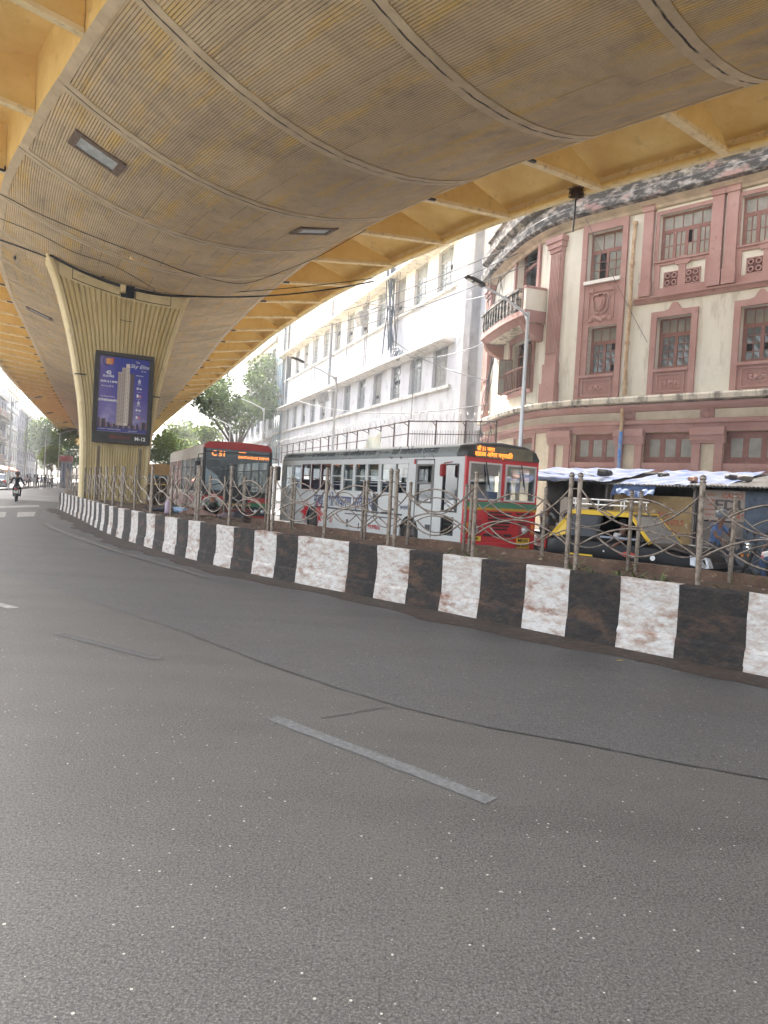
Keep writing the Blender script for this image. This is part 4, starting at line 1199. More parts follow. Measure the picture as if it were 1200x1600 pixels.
# the tall bay
o_ = .20; a0, a1 = min(W0[0], T0[0]), max(W0[1], T0[1])
W0b = [a0, a1]
RB.slab(dec, a0 - o_, a0, zb2, T0[3] + .3, 0, .10); RB.slab(dec, a1, a1 + o_, zb2, T0[3] + .3, 0, .10); RB.slab(dec, a0, a1, T0[3], T0[3] + .3, 0, .09)
for w_ in (W0, T0):
    if w_[0] - a0 > .01: RB.slab(dec, a0, w_[0], w_[2], w_[3], -.1, .06)
    if a1 - w_[1] > .01: RB.slab(dec, w_[1], a1, w_[2], w_[3], -.1, .06)
under_panel(a0, a1, zb2 + .02, W0[2] - .10); RB.slab(dec, a0, a1, W0[2] - .10, W0[2], -.2, .12)
zc0, zc1 = W0[3], T0[2] - .12
RB.slab(dec, a0, a1, zc0, zc1, 0, .06); 
ac_, zc_ = (a0 + a1) / 2, (zc0 + zc1) / 2
RB.ring(dec, [a0 + .22, a1 - .22, zc0 + .3, zc1 - .3], .04, .06, .10)
for (x, z) in ((-1, -1), (1, -1), (-1, 1), (1, 1)): RB.slab(dec, ac_ + x * .38 - .07, ac_ + x * .38 + .07, zc_ + z * (zc1 - zc0) * .34 - .07, zc_ + z * (zc1 - zc0) * .34 + .07, .06, .11)
def plate(pts, d0, d1):
    dec.add([RB.w(ac_ + x, zc_ + z, d1) for x, z in pts], [tuple(range(len(pts)))])
    for (x0, z0), (x1, z1) in zip(pts, pts[1:] + pts[:1]): dec.quad(RB.w(ac_ + x0, zc_ + z0, d1), RB.w(ac_ + x1, zc_ + z1, d1), RB.w(ac_ + x1, zc_ + z1, d0), RB.w(ac_ + x0, zc_ + z0, d0))
plate([(0, -.24), (.12, -.15), (.18, .02), (.17, .22), (-.17, .22), (-.18, .02), (-.12, -.15)], .05, .15)
plate([(0, -.14), (.08, -.06), (.11, .14), (-.11, .14), (-.08, -.06)], .15, .19)
for s_ in (-1, 1):
    dec.tube([RB.w(ac_ + s_ * x, zc_ + z, .09) for x, z in ((.10, .34), (.26, .36), (.34, .22), (.26, .08), (.30, -.12), (.22, -.28), (.06, -.34))], .035, 5)
dec.tube([RB.w(ac_ + x, zc_ + z, .09) for x, z in ((-.14, .30), (-.06, .42), (0, .34), (.06, .42), (.14, .30))], .035, 5)
for i in range(7): flower(dec, ac_ + (i - 3) * .09, zc_ - .45 - .08 * (3 - abs(i - 3)) * .5, .03, .03, .06, 4)
dec.build('window_surrounds', pink, rbd, True)
sl_ = MB(); RB.slab(sl_, a0 - .02, a1 + .02, T0[2] - .12, T0[2], -.2, .16); sl_.build('white_sill', mat('sill_white', (.7, .68, .64), .8), rbd, True)
# top floor group: pilasters, breast panels with pierced grilles, continuous ledge
top = MB(); zl_ = zpx(1008, 469) + .02
ed = T1[1] + .62
RB.prof(top, 0, ed + .12, [(0, zl_ - .18), (.05, zl_ - .16), (.09, zl_ - .06), (.16, zl_ - .02), (.16, zl_ + .04), (.0, zl_ + .06)])
zp1 = ztop - .1
def pilaster(mb, a, w_, z0, z1, d=.16, flare=True):
    RB.slab(mb, a - w_ / 2, a + w_ / 2, z0 + .5, z1 - .4, 0, d); RB.slab(mb, a - w_ / 2 - .03, a + w_ / 2 + .03, z0, z0 + .5, 0, d + .04)
    RB.slab(mb, a - w_ / 2 - .04, a + w_ / 2 + .04, z1 - .4, z1 - .22, 0, d + .05); RB.slab(mb, a - w_ / 2 - .09, a + w_ / 2 + .09, z1 - .22, z1, 0, d + .10)
pilaster(top, ed - .26, .34, zl_ + .06, zp1)
for A_, B_ in ((T1, T2), (T2, T3)):
    m_ = (A_[0] + B_[1]) / 2
    for x in (-.23, .23): pilaster(top, m_ + x, .36, zl_ + .06, zp1)
for r_ in (T1, T2, T3):
    RB.ring(top, r_, .13, 0, .05)
    z0, z1 = zl_ + .06, r_[2] - .02; w_ = r_[1] - r_[0]; c_ = (r_[0] + r_[1]) / 2
    RB.slab(top, r_[0] - .1, r_[0] + .1, z0, z1, 0, .06); RB.slab(top, r_[1] - .1, r_[1] + .1, z0, z1, 0, .06); RB.slab(top, r_[0] + .1, r_[1] - .1, z0, z0 + .22, 0, .06)
    RB.slab(top, r_[0] - .12, r_[1] + .12, z1, z1 + .05, -.15, .10)
    RB.slab(top, c_ - .12, c_ + .12, z0 + .22, z1 - .12, 0, .055)
    for s_ in (-1, 1):
        cx = c_ + s_ * .36
        brw = MB(); RB.slab(brw, cx - .25, cx + .25, z0 + .24, z0 + .74, 0, .02); brw.build('pierced_grille', MATS['grille_recess'] if 'grille_recess' in MATS else mat('grille_recess', (.16, .065, .055), .9), rbd, True)
        for qx in (-1, 1):
            for qz in (-1, 1):
                mb_ = top; ctr = RB.w(cx + qx * .115, z0 + .49 + qz * .115, .05)
                t_ = RBP.t(cx).to_3d(); pts = [ctr + t_ * (.075 * math.cos(k * pi / 6)) + Vector((0, 0, .075 * math.sin(k * pi / 6))) for k in range(12)]
                top.tube(pts, .028, 5, 0, False, True)
        RB.ring(top, [cx - .225, cx + .225, z0 + .265, z0 + .715], .035, 0, .055)
    pr = [(-.28, .0), (-.2, .12), (-.05, .2), (.05, .2), (.2, .12), (.28, .0), (.2, -.09), (-.2, -.09)]
    top.add([RB.w(c_ + x, z1 - .08 + z, .075) for x, z in pr], [tuple(range(8))])
    for (x0, y0), (x1, y1) in zip(pr, pr[1:] + pr[:1]): top.quad(RB.w(c_ + x0, z1 - .08 + y0, .075), RB.w(c_ + x1, z1 - .08 + y1, .075), RB.w(c_ + x1, z1 - .08 + y1, 0), RB.w(c_ + x0, z1 - .08 + y0, 0))
top.build('top_floor_mouldings', pink, rbd, True)
# fluted giant pilaster and the corner pilaster
fp = MB(); a_f = RB.px(870, 470)[0]; wv = .62
def fluted(a, w_, z0, z1):
    n_ = 7; fp = MB()
    RB.slab(fp, a - w_ / 2, a + w_ / 2, z0 + 1.5, z1 - .55, 0, .16)
    for k in range(n_):
        x = lerp(a - w_ / 2 + .04, a + w_ / 2 - .04, (k + .15) / n_); RB.slab(fp, x, x + (w_ - .08) / n_ * .6, z0 + 1.9, z1 - .65, .16, .21)
    RB.slab(fp, a - w_ / 2 - .05, a + w_ / 2 + .05, z0 + .75, z0 + 1.5, 0, .22); RB.slab(fp, a - w_ / 2 - .10, a + w_ / 2 + .10, z0, z0 + .75, 0, .28)
    RB.slab(fp, a - w_ / 2 - .02, a + w_ / 2 + .02, z1 - .55, z1 - .4, 0, .22); RB.slab(fp, a - w_ / 2 - .08, a + w_ / 2 + .08, z1 - .4, z1 - .2, 0, .28); RB.slab(fp, a - w_ / 2 - .14, a + w_ / 2 + .14, z1 - .2, z1, 0, .34); fp.build('fluted_pilaster', pink, rbd, True)
fluted(a_f, wv, zb2 + .02, ztop - .55)
a_e = RB.px(766, 540)[0]; fluted(a_e, .9, zb2 + .02, ztop - .4)
# balcony doors
for r_ in (DU, DL):
    dd_ = MB()
    RB.ring(dd_, r_, .2, 0, .10)
    crest(dd_, (r_[0] + r_[1]) / 2, r_[3] + .2, .8); dd_.build('door_surround', pink, rbd, True)
for r_ in (DU, DL):
    db = MB(); RB.slab(db, r_[0], r_[1], r_[2], r_[3], -.62, -.6); dr = db.build('balcony_door', dark, rbd, True)
    lf_ = MB(); RB.slab(lf_, r_[0] + .05, r_[0] + .35 * (r_[1] - r_[0]), r_[2], r_[2] + .72 * (r_[3] - r_[2]), -.4, -.36); RB.slab(lf_, r_[0], r_[1], r_[2] + .74 * (r_[3] - r_[2]), r_[2] + .78 * (r_[3] - r_[2]), -.4, -.3)
    RB.slab(lf_, r_[0], r_[0] + .06, r_[2], r_[3], -.4, -.28); RB.slab(lf_, r_[1] - .06, r_[1], r_[2], r_[3], -.4, -.28)
    lf_.build('door_leaf', pinkw, dr, True)
    if r_ is DL: shutter(r_[1] - .03, r_[2], r_[2] + .7 * (r_[3] - r_[2]), .5, 1); shutter(r_[0] + .03, r_[2], r_[2] + .8 * (r_[3] - r_[2]), .45, -1)
# projecting balcony
zb_ = DU[2] - .25; ac0, ac1 = DU[0] - .75, DU[1] + 1.9
PRJ = .98; bu = MB(); RB.prof(bu, ac0 + .01, ac1 - .01, [(0, zb_ - .36), (PRJ - .23, zb_ - .352)], 0, .4, False)
bal = MB()
RB.prof(bal, ac0, ac1, [(0, zb_ - .34), (PRJ - .22, zb_ - .35), (PRJ - .1, zb_ - .18), (PRJ, zb_ - .1), (PRJ, zb_ + .12), (0, zb_ + .12)], 0, .4)
bal_o = bal.build('balcony', pink, rbd, True); bu.build('balcony_underside', stainw, bal_o, True)
bp_ = MB(); RB.slab(bp_, ac0 + .5, ac1, zb_ + .12, zb_ + .92, PRJ - .16, PRJ - .02, 0, .4); RB.slab(bp_, ac0 + .45, ac1, zb_ + .92, zb_ + 1.04, PRJ - .2, PRJ + .04, 0, .4)
for i in range(12):
    x = lerp(ac0 + .6, ac1 - .1, i / 12); RB.slab(bp_, x, x + .10, zb_ + .2, zb_ + .86, PRJ - .02, PRJ + .03)
bp_.build('balustrade', soot, bal_o, True)
be = MB(); RB.slab(be, ac0, ac0 + .14, zb_ + .12, zb_ + .95, 0.02, PRJ - .02); be.build('end_parapet', cream, bal_o, True)
bc = MB(); RB.slab(bc, ac0 - .02, ac0 + .16, zb_ + .95, zb_ + 1.04, 0.02, PRJ); bc.build('parapet_cap', pink, bal_o, True)
for x in (ac0 + .1, ac1 - .5): br_ = MB(); RB.prof(br_, x, x + .35, [(0, zb_ - 1.0), (.3, zb_ - .9), (.75, zb_ - .62), (PRJ - .1, zb_ - .38), (0, zb_ - .34)]); br_.build('console_bracket', pink, bal_o, True)
# small railing at the lower door
rl = MB()
for i in range(15):
    x = lerp(DL[0] - .3, DL[1] + .3, i / 14); rl.tube([RB.w(x, DL[2] - .05, .3), RB.w(x, DL[2] + .85, .3)], .018, 5)
    if i % 2: 
        c_ = RB.w(x, DL[2] + .7, .31); t_ = RBP.t(x).to_3d(); rl.tube([c_ + t_ * (.06 * math.cos(k)) + Vector((0, 0, .06 * math.sin(k))) for k in [j * pi / 4 for j in range(8)]], .012, 4, 0, False, True)
for z in (0, .85): RB.slab(rl, DL[0] - .32, DL[1] + .32, DL[2] + z - .03, DL[2] + z + .03, .27, .33)
rl.build('door_railing', pinkw, rbd, True)
# ledge, belt, bands, ground-floor pilasters
lg_ = MB(); RB.prof(lg_, 0, AE, [(0, zb2 - .26), (.12, zb2 - .22), (.42, zb2 - .20), (.45, zb2 - .06), (.42, zb2), (0, zb2 + .03)]); lg_.build('first_floor_ledge', stainw, rbd, True)
lg_ = MB(); RB.prof(lg_, 0, AE, [(0, zb2 - .5), (.1, zb2 - .46), (.2, zb2 - .36), (.22, zb2 - .265), (0, zb2 - .26)])
RB.prof(lg_, 0, AE, [(0, zb1 - .22), (.08, zb1 - .2), (.1, zb1 - .08), (.2, zb1 - .04), (.22, zb1 + .08), (0, zb1 + .12)]); 
for u in (984, 1106): 
    a = RB.px(u, 642)[0]; zc = (zb1 + zb2 - .4) / 2; RB.slab(lg_, a - .22, a + .22, zc - .2, zc + .2, 0, .06)
    lg_.lathe([(0, .06), (.08, .05), (.14, .03), (.16, 0)], (0, 0, 0), 12, 0, frame(RB.w(a, zc, .06), -RBP.t(a).to_3d(), (0, 0, 1)))
for r_ in (G0, G1, G2, G3, G4):
    RB.ring(lg_, r_, .14, 0, .07); RB.slab(lg_, r_[0] - .14, r_[1] + .14, r_[2] - .75, r_[2] - .14, 0, .05); c_ = (r_[0] + r_[1]) / 2
    RB.ring(lg_, [r_[0], r_[1], r_[2] - .66, r_[2] - .24], .03, .05, .08)
    dm = [(0, .2), (.24, 0), (0, -.2), (-.24, 0)]
    for (x0, y0), (x1, y1) in zip(dm, dm[1:] + dm[:1]): lg_.bar(RB.w(c_ + x0, r_[2] - .45 + y0, .07), RB.w(c_ + x1, r_[2] - .45 + y1, .07), .04, .05)
gp = [(G1[0] + G2[1]) / 2, (G2[0] + G3[1]) / 2, (G3[0] + G4[1]) / 2, G1[1] + .55]
for m_ in gp:
    for s_ in (-1, 1): RB.slab(lg_, m_ + s_ * .36 - .13, m_ + s_ * .36 + .13, .0, zb1 - .2, 0, .12)
    for (z0, z1, d) in ((zb1 - .45, zb1 - .2, .24), (zb1 - .62, zb1 - .45, .19), (zb1 - .72, zb1 - .62, .15)): RB.slab(lg_, m_ - .55, m_ + .55, z0, z1, 0, d)
lg_.build('ground_floor_mouldings', pink, rbd, True)
# eaves and sooty parapet
ev = MB(); RB.prof(ev, 0, AE, [(0, ztop - .34), (.46, ztop - .20), (.60, ztop - .14), (.64, ztop + .14), (.58, ztop + .20), (.36, ztop + .26), (.34, ztop + .62), (.50, ztop + .68), (.60, ztop + .74), (.62, ztop + .98), (.5, ztop + 1.05), (.28, ztop + 1.10), (.26, ztop + 1.75), (.38, ztop + 1.8), (.38, ztop + 1.95), (-.2, ztop + 2.0), (-.2, ztop)], 0, .4)
ev.build('eaves_cornice', soot, rbd, True)
es = MB(); RB.prof(es, 0, AE, [(0, ztop - .44), (.10, ztop - .42), (.16, ztop - .345), (.44, ztop - .215)], 0, .4, False); es.build('eaves_soffit', mat('eaves_cream', (.50, .42, .31), .9, c2=(.33, .27, .2), scale=2), rbd, True)
rf = MB()
rp = [RB.w(a, ztop + .3, -.15) for a in RB.cutsa(0, AE, .5) + [AE]] + [Vector((14, 44, ztop + .3)), Vector((36, 22, ztop + .3))]
rf.add(rp, [tuple(range(len(rp)))]); rf.build('roof', conc, rbd, True, fixn=True)
bw = MB(); q0 = RB.w(AE, 0); q1 = Vector((14, 44, 0)); bw.quad(q0, q1, q1 + Vector((0, 0, ztop)), q0 + Vector((0, 0, ztop))); bw.build('side_wall', cream2, rbd, True)
# drain pipes
pi_ = MB(); a = RB.px(987, 480)[0]
pts = [RB.w(a, z, .14 + .02 * math.sin(z * 2)) for z in [zb2 + .1 + i * .35 for i in range(int((ztop - zb2 - .3) / .35))]]
pi_.tube(pts, .065, 7)
for i in range(1, len(pts), 4): pi_.tube([pts[i], pts[i] + Vector((0, 0, .12))], .088, 7)
pi_.build('drain_pipe', mat('pipe_cream', (.5, .38, .24), .8, c2=(.32, .2, .12), scale=6), rbd, True)
pb = MB(); a = RB.px(975, 700)[0]; pb.tube([RB.w(a, z, .3) for z in (1.5, zb1 - .3)], .07, 8, 0); pb.tube([RB.w(a, z, .3) for z in (zb1 - .3, zb1 - .1, zb2 - .4)], .066, 8, 1)
pb.build('blue_pipe', [mat('pipe_blue', (.03, .17, .52), .5, c2=(.25, .3, .38), scale=4), MATS['pipe_cream']], rbd, True)
pv = MB()
for dx in (.6, .85, 1.05): a = a_e + dx; pv.tube([RB.w(a, z, .15) for z in (zb2, ztop - .5)], .05, 6)
pv.build('corner_pipes', MATS['pipe_cream'], rbd, True)
# ------------------------------------------------------------------ pavement on the far side
pvm = mat('pavement', (.22, .20, .18), .9, c2=(.14, .125, .11), scale=2.5, bump=.3)
pts = [(30, -3.0), (18, 7.3), (8.2, 17.3), (6.4, 20.2), (4.6, 25.5), (2.2, 31), (-7, 57), (-22, 98), (-34, 130)]
far = Path(pts, smooth=2, step=1.2)
pm = MB(); n = 160
for i in range(n):
    s0, s1 = far.L * i / n, far.L * (i + 1) / n
    a, b, c_, d = far.p(s0), far.p(s1), far.p(s1) - far.n(s1) * 10, far.p(s0) - far.n(s0) * 10
    pm.quad((*a, .14), (*b, .14), (*c_, .14), (*d, .14)); pm.quad((*a, 0), (*b, 0), (*b, .14), (*a, .14))
pm.build('pavement', pvm, kind='structure', fixn=True)
lft = Path([(-26, 20), (-31, 45), (-36.5, 72), (-48, 104), (-62, 142), (-95, 230)], smooth=2, step=3)
pm = MB(); n = 80
for i in range(n):
    s0, s1 = lft.L * i / n, lft.L * (i + 1) / n
    a, b, c_, d = lft.p(s0), lft.p(s1), lft.p(s1) + lft.n(s1) * 6, lft.p(s0) + lft.n(s0) * 6
    pm.quad((*a, .15), (*b, .15), (*c_, .15), (*d, .15)); pm.quad((*a, 0), (*b, 0), (*b, .15), (*a, .15))
pm.build('pavement', pvm, kind='structure', fixn=True)

# ------------------------------------------------------------------ stalls in front of the corner building
SP = Path([(19.5, 6.8), (2.8, 23.5)]); ST = Facade(SP, 1)
tin = mat('corrugated_sheet', (.16, .16, .158), .7, .2, c2=(.09, .08, .072), scale=2, c3=(.16, .12, .09), scale3=5, c3r=(.55, .7))
tarpb = mat('blue_tarp', (.06, .075, .135), .8, spec=.1, c2=(.11, .115, .13), scale=2.2, contrast=(.42, .6), c3=(.10, .16, .45), scale3=4, c3r=(.58, .7))
tarpd = mat('dark_blue_tarp', (.05, .09, .22), .7, c2=(.10, .15, .28), scale=3)
wallgrey = mat('shutter_grey', (.24, .21, .19), .85, c2=(.15, .125, .11), scale=2.2, c3=(.34, .31, .28), scale3=4, c3r=(.58, .75))
ochw = mat('ochre_plywood', (.38, .265, .125), .85, c2=(.25, .165, .08), scale=2, c3=(.55, .45, .30), scale3=6, c3r=(.58, .7))
def sa(u, v=790): return SP.hit(u, v)[0]
def corr_roof(mb, a0, a1, z0, z1, d0, d1, wv=.09, amp=.022, mi=0):
    n = int((a1 - a0) / (wv / 4)); prev = None
    for i in range(n + 1):
        a = lerp(a0, a1, i / n); h_ = amp * math.sin(2 * pi * (a - a0) / wv)
        cur = (ST.w(a, z0 + h_, d0), ST.w(a, z1 + h_, d1), ST.w(a, z0 + h_ - .012, d0), ST.w(a, z1 + h_ - .012, d1))
        if prev: mb.add([prev[0], cur[0], cur[1], prev[1]], [(0, 1, 2, 3)], mi, True); mb.quad(prev[0], cur[0], cur[2], prev[2], mi); mb.add([prev[2], cur[2], cur[3], prev[3]], [(0, 1, 2, 3)], mi, True)
        prev = cur
def tarp(mb, a0, a1, z0, z1, d0, d1, mi=0, na=26, nd=10, seed=1, hang=.0):
    r_ = random.Random(seed); ph = [r_.uniform(0, 6) for _ in range(6)]
    g_ = []
    for i in range(na + 1):
        for j in range(nd + 1):
            x, y = i / na, j / nd
            h_ = .030 * math.sin(9 * x + ph[0]) * math.sin(3 * y + ph[1]) + .018 * math.sin(31 * x + 7 * y + ph[2]) + .012 * math.sin(17 * y + 13 * x + ph[3]) + .006 * math.sin(61 * x + 29 * y)
            z = lerp(z0, z1, y) + .06 + h_ * .8; dd = lerp(d0, d1, y)
            if hang and j == 0: z -= hang * (1 + .4 * math.sin(9 * x + ph[4])); dd += .02
            g_.append(ST.w(lerp(a0, a1, x), z, dd))
    mb.add(g_, [(i * (nd + 1) + j, (i + 1) * (nd + 1) + j, (i + 1) * (nd + 1) + j + 1, i * (nd + 1) + j + 1) for i in range(na) for j in range(nd)], mi, True)
def stall(name, u0, u1, front, label, zr=(2.22, 2.72), roofm=tin):
    a0, a1 = sorted((sa(u0), sa(u1))); c_ = SP.p((a0 + a1) / 2)
    root = empty(name, (*c_, .14), 0, label, 'stall', 'roadside stalls before the corner building')
    wm = MB(); ST.slab(wm, a0, a0 + .06, .14, zr[0] + .1, -2.6, -.03); ST.slab(wm, a1 - .06, a1, .14, zr[0] + .1, -2.6, -.03); ST.slab(wm, a0 + .05, a1 - .05, .14, zr[1] - .15, -2.66, -2.58)
    wm.build('side_wall', wallgrey, root, True)
    for a in (a0 + .05, a1 - .05): pm_ = MB(); pm_.tube([ST.w(a, .14, .02), ST.w(a, zr[0], .02)], .035, 6); pm_.build('post', wallgrey, root, True)
    rm = MB(); corr_roof(rm, a0 - .12, a1 + .12, zr[0], zr[1], .42, -2.8); rm.build('roof', roofm, root, True)
    return root, a0, a1
r_, a0, a1 = stall('market_stall', 852, 950, None, 'dark open stall with a blue tarp heaped on its roof beside the red bus', (2.30, 2.75))
cb = MB(); ST.slab(cb, a0 + .1, a1 - .1, .14, 1.0, -.4, -.05); cb.build('counter', mat('counter_tan', (.42, .33, .22), .8, c2=(.3, .22, .15), scale=4), r_, True)
pp2 = MB(); q0 = sa(897, 790); ST.slab(pp2, q0 - .45, q0 + .45, .75, 1.85, -.03, .0); po2 = pp2.build('poster', mat('poster_beige', (.60, .52, .42), .7), r_, True)
sil = MB(); c0 = q0
def slp(pts, d): return [ST.w(c0 - x, z, d) for x, z in pts]
sil.add(slp([(-.08, 1.62), (-.10, 1.48), (-.32, 1.38), (-.36, 1.24), (-.16, 1.22), (-.16, 1.02), (.16, 1.02), (.16, 1.22), (.36, 1.24), (.32, 1.38), (.10, 1.48), (.08, 1.62), (.05, 1.70), (-.05, 1.70)], .006), [tuple(range(14))])
sil.build('silhouette_print', mat('print_brown', (.08, .055, .05), .8), po2, True)
sq = MB(); ST.slab(sq, c0 - .15, c0 + .15, 1.26, 1.31, .006, .012); sq.build('caption_print', mat('print_white2', (.75, .72, .68), .7), po2, True)
r_, a0, a1 = stall('market_stall', 952, 1088, None, 'ochre boarded stall with painted red lettering behind the taxi', (2.25, 2.74))
fb = MB(); ST.slab(fb, a0 + .07, a1 - .1, .14, 2.0, -.10, -.05); bo_ = fb.build('front_board', ochw, r_, True)
redt = mat('paint_red', (.32, .05, .03), .8, c2=(.4, .2, .1), scale=9); drk = mat('paint_dark', (.05, .045, .04), .8, c2=(.12, .1, .09), scale=8)
def stxt(body, size, u, z, par, m, bold=.006, d=-.045, sx=1):
    a = sa(u, 800); t = -SP.t(a).to_3d(); p = ST.w(a, z, d); return text('lettering', body, size, par, frame(p, t, (0, 0, 1)), m, world=True, bold=bold, sx=sx)
stxt('BILL', .17, 1036, 1.52, bo_, redt); stxt('PANELS', .20, 1048, 1.32, bo_, redt); stxt('MOUNT', .15, 1046, 1.10, bo_, redt)
fl_ = MB(); tarp(fl_, a0 + .9, a1 - .3, 1.98, 2.20, .50, .36, 0, 40, 6, 5, .08); fl_.build('hanging_tarp', tarpd, r_, True)
r_, a0, a1 = stall('market_stall', 1090, 1330, None, 'grey shuttered stall painted with faded course lettering near the right edge', (2.28, 2.76))
fb = MB(); ST.slab(fb, a0 + .06, a1 - .05, 1.45, 2.2, -.10, -.05); bo_ = fb.build('sign_board', mat('board_faded', (.40, .33, .28), .85, c2=(.28, .225, .19), scale=3), r_, True)
stxt('CANO', .17, 1142, 2.06, bo_, redt); stxt('EDUX', .34, 1152, 1.83, bo_, drk, .012, sx=1.25); stxt('EDUCATION', .15, 1152, 1.57, bo_, redt)
for k in range(5): stxt('• ' + ('tuition', 'typing', 'tally', 'spoken', 'exams')[k], .085, 1106, 2.08 - k * .12, bo_, redt, .002)
sh_ = MB(); n_ = 16
for i in range(n_):
    z = .2 + i * 1.22 / n_; ST.slab(sh_, a0 + .1, a1 - .1, z, z + .055, -.14, -.075); ST.slab(sh_, a0 + .1, a1 - .1, z + .055, z + .076, -.15, -.10)
sh_.build('roller_shutter', wallgrey, r_, True)
st_ = MB(); q = sa(1180, 800); ST.slab(st_, q - .35, q + .25, .14, 2.2, -.048, -.02); st_.build('blue_cloth', mat('cloth_slate', (.10, .13, .17), .85, c2=(.06, .07, .09), scale=5), r_, True)
# tarps and weights lying on the roofs
mb = MB(); tarp(mb, sa(965), sa(800), 2.30, 2.76, .44, -2.3, 0, 70, 26, 3, .05); tag(mb.build('roof_tarp', tarpb, None), 'wrinkled pale blue tarp spread over the stall roof beside the bus', 'tarp')
mb = MB(); tarp(mb, sa(1140), sa(975), 2.24, 2.74, .30, -2.5, 0, 70, 26, 8, .03); tag(mb.build('roof_tarp', tarpb, None), 'wrinkled pale blue tarp over the ochre stall roof', 'tarp')
for (u, d, s_, nm, lb, col) in ((925, -.7, .34, 'roof_weight', 'dark block weighing down the blue tarp left of the paired posts', (.06, .055, .05)), (1010, -1.0, .2, 'roof_stone', 'dark stone on the stall roof seam between the tarps', (.08, .075, .07)), (1080, -.1, .18, 'roof_brick', 'reddish brick on the front edge of the ochre stall roof', (.35, .2, .14)),
                       (1122, -.9, .2, 'roof_stone', 'dark stone on the bare corrugated roof above the faded sign', (.07, .06, .06)), (1150, -.6, .22, 'roof_stone', 'flat dark stone on the corrugated roof right of the single post', (.10, .09, .08))):
    a = sa(u, 750); z = lerp(2.27, 2.75, (.42 - d) / 3.2) + .06
    mb = MB(); mb.box((0, 0, 0), (s_ * 1.5, s_, s_ * .6), rnd.uniform(0, 1), bev=s_ * .15); mb.v = [v + Vector((rnd.uniform(-.02, .02), rnd.uniform(-.02, .02), rnd.uniform(-.02, .02))) for v in mb.v]
    p = ST.w(a, z + s_ * .25, d); o = mb.build(nm, mat('w_' + str(u), col, .9)); o.location = p; tag(o, lb, 'roof weight')

# ------------------------------------------------------------------ white institutional building
WP0 = Vector((4.24, 39.0)); WD = Vector((-.349, .937))
WPth = Path([WP0 - WD * 12, WP0 + WD * 50]); WF = Facade(WPth, 1); A0 = 12.0
wbd = empty('white_building', (*(WP0 + WD * 20), 0), 0, 'long whitewashed stained building with rows of windows under concrete ledges', 'building')
whit = mat('whitewash', (.64, .64, .655), .9, c2=(.54, .54, .565), scale=.6, contrast=(.4, .6), c3=(.30, .29, .285), scale3=1.3, c3r=(.53, .78), stretch=(1, 1, .5), bump=.2, bscale=10)
whit2 = mat('whitewash_ledge', (.70, .67, .62), .9, c2=(.30, .28, .26), scale=2.4, contrast=(.5, .7), stretch=(1, 1, .4))
wfm = mat('grey_window_frame', (.24, .25, .26), .7, c2=(.34, .34, .33), scale=6); wg1 = mat('grey_glass', (.13, .155, .165), .2, c2=(.24, .26, .26), scale=2.2); wg3 = mat('papered_glass', (.36, .35, .31), .6, c2=(.22, .22, .2), scale=2); wg2 = mat('louvre_glass', (.26, .28, .28), .4, c2=(.16, .18, .19), scale=3)
hl = []; 
for i in range(12):
    for (z0, z1) in ((8.1, 10.35), (13.7, 16.1)):
        if z0 > 10 and i == 9: pass
        a = A0 + 3.25 + 3.63 * i; hl.append([a, a + (2.05 if i < 2 else 1.75), z0, z1])
for i in range(10): a = A0 + 4 + 4.2 * i; hl.append([a, a + 1.9, 2.6, 4.6])
wm = MB(); WF.wall(wm, A0 + 1.7, A0 + 46.6, 0, 21, hl, .3); wm.build('main_wall', whit, wbd, True)
for h_ in hl:
    nc = 3 if h_[1] - h_[0] > 1.9 else 2
    wgA, wgB = rnd.choice(((wg1, wg2), (wg2, wg1), (wg1, wg1), (wg3, wg2)))
    WF.window(wbd, h_, nc if nc == 3 else 1, 5, wfm, (wgA, wgB), .18, .22, 3, leaves=1 if nc == 3 else 2, fw=.06, mw=.04, broken=tuple((rnd.randrange(2), 0, rnd.randrange(5)) for _ in range(rnd.randrange(3))))
hs2 = [[A0 - .9, A0 + .3, 12.7, 13.5], [A0 - 1.6, A0 - .5, 9.4, 10.3], [A0 - .3, A0 + .7, 4.6, 5.4], [A0 - 2.2, A0 - 1.2, 16.2, 17.0]]
wm = MB(); WF.wall(wm, 0, A0 + .9, 0, 21, hs2, .3, d=-.7); wm.quad(WF.w(A0 + .9, 0, -.7), WF.w(A0 + .9, 0, -.15), WF.w(A0 + .9, 21, -.15), WF.w(A0 + .9, 21, -.7)); wm.build('side_wall', whit, wbd, True)
for h_ in hs2:
    sub = Facade(Path([p_ - WPth.n(1) * .7 for p_ in WPth.P]), 1); sub.window(wbd, h_, 1, 2, wfm, (wg1, wg2), .2, leaves=1, fw=.09)
pl = MB(); WF.slab(pl, A0 + .9, A0 + 1.7, 0, 21, -.7, .22); pl.build('corner_pier', whit, wbd, True)
lg2 = MB()
for (z, a_s) in ((10.5, 2.4), (16.3, 2.4)): WF.prof(lg2, A0 + a_s, A0 + 47, [(0, z - .14), (.70, z - .06), (.74, z + .0), (.72, z + .06), (0, z + .12)])
for z in (8.02, 13.62): WF.slab(lg2, A0 + 2.6, A0 + 45.8, z - .16, z, 0, .16)
WF.slab(lg2, A0 + 1.7, A0 + 46.6, 20.9, 21.2, -.3, .2)
lg2.build('ledges', whit2, wbd, True)
rf = MB(); b4 = [WF.w(A0 - 12, 20.9, -.3), WF.w(A0 + 46.6, 20.9, -.3), WF.w(A0 + 46.6, 20.9, -18), WF.w(A0 - 12, 20.9, -18)]; rf.quad(*b4)
rf.quad(WF.w(A0 + 46.6, 0, 0), WF.w(A0 + 46.6, 0, -18), WF.w(A0 + 46.6, 21, -18), WF.w(A0 + 46.6, 21, 0)); rf.build('roof', conc, wbd, True)
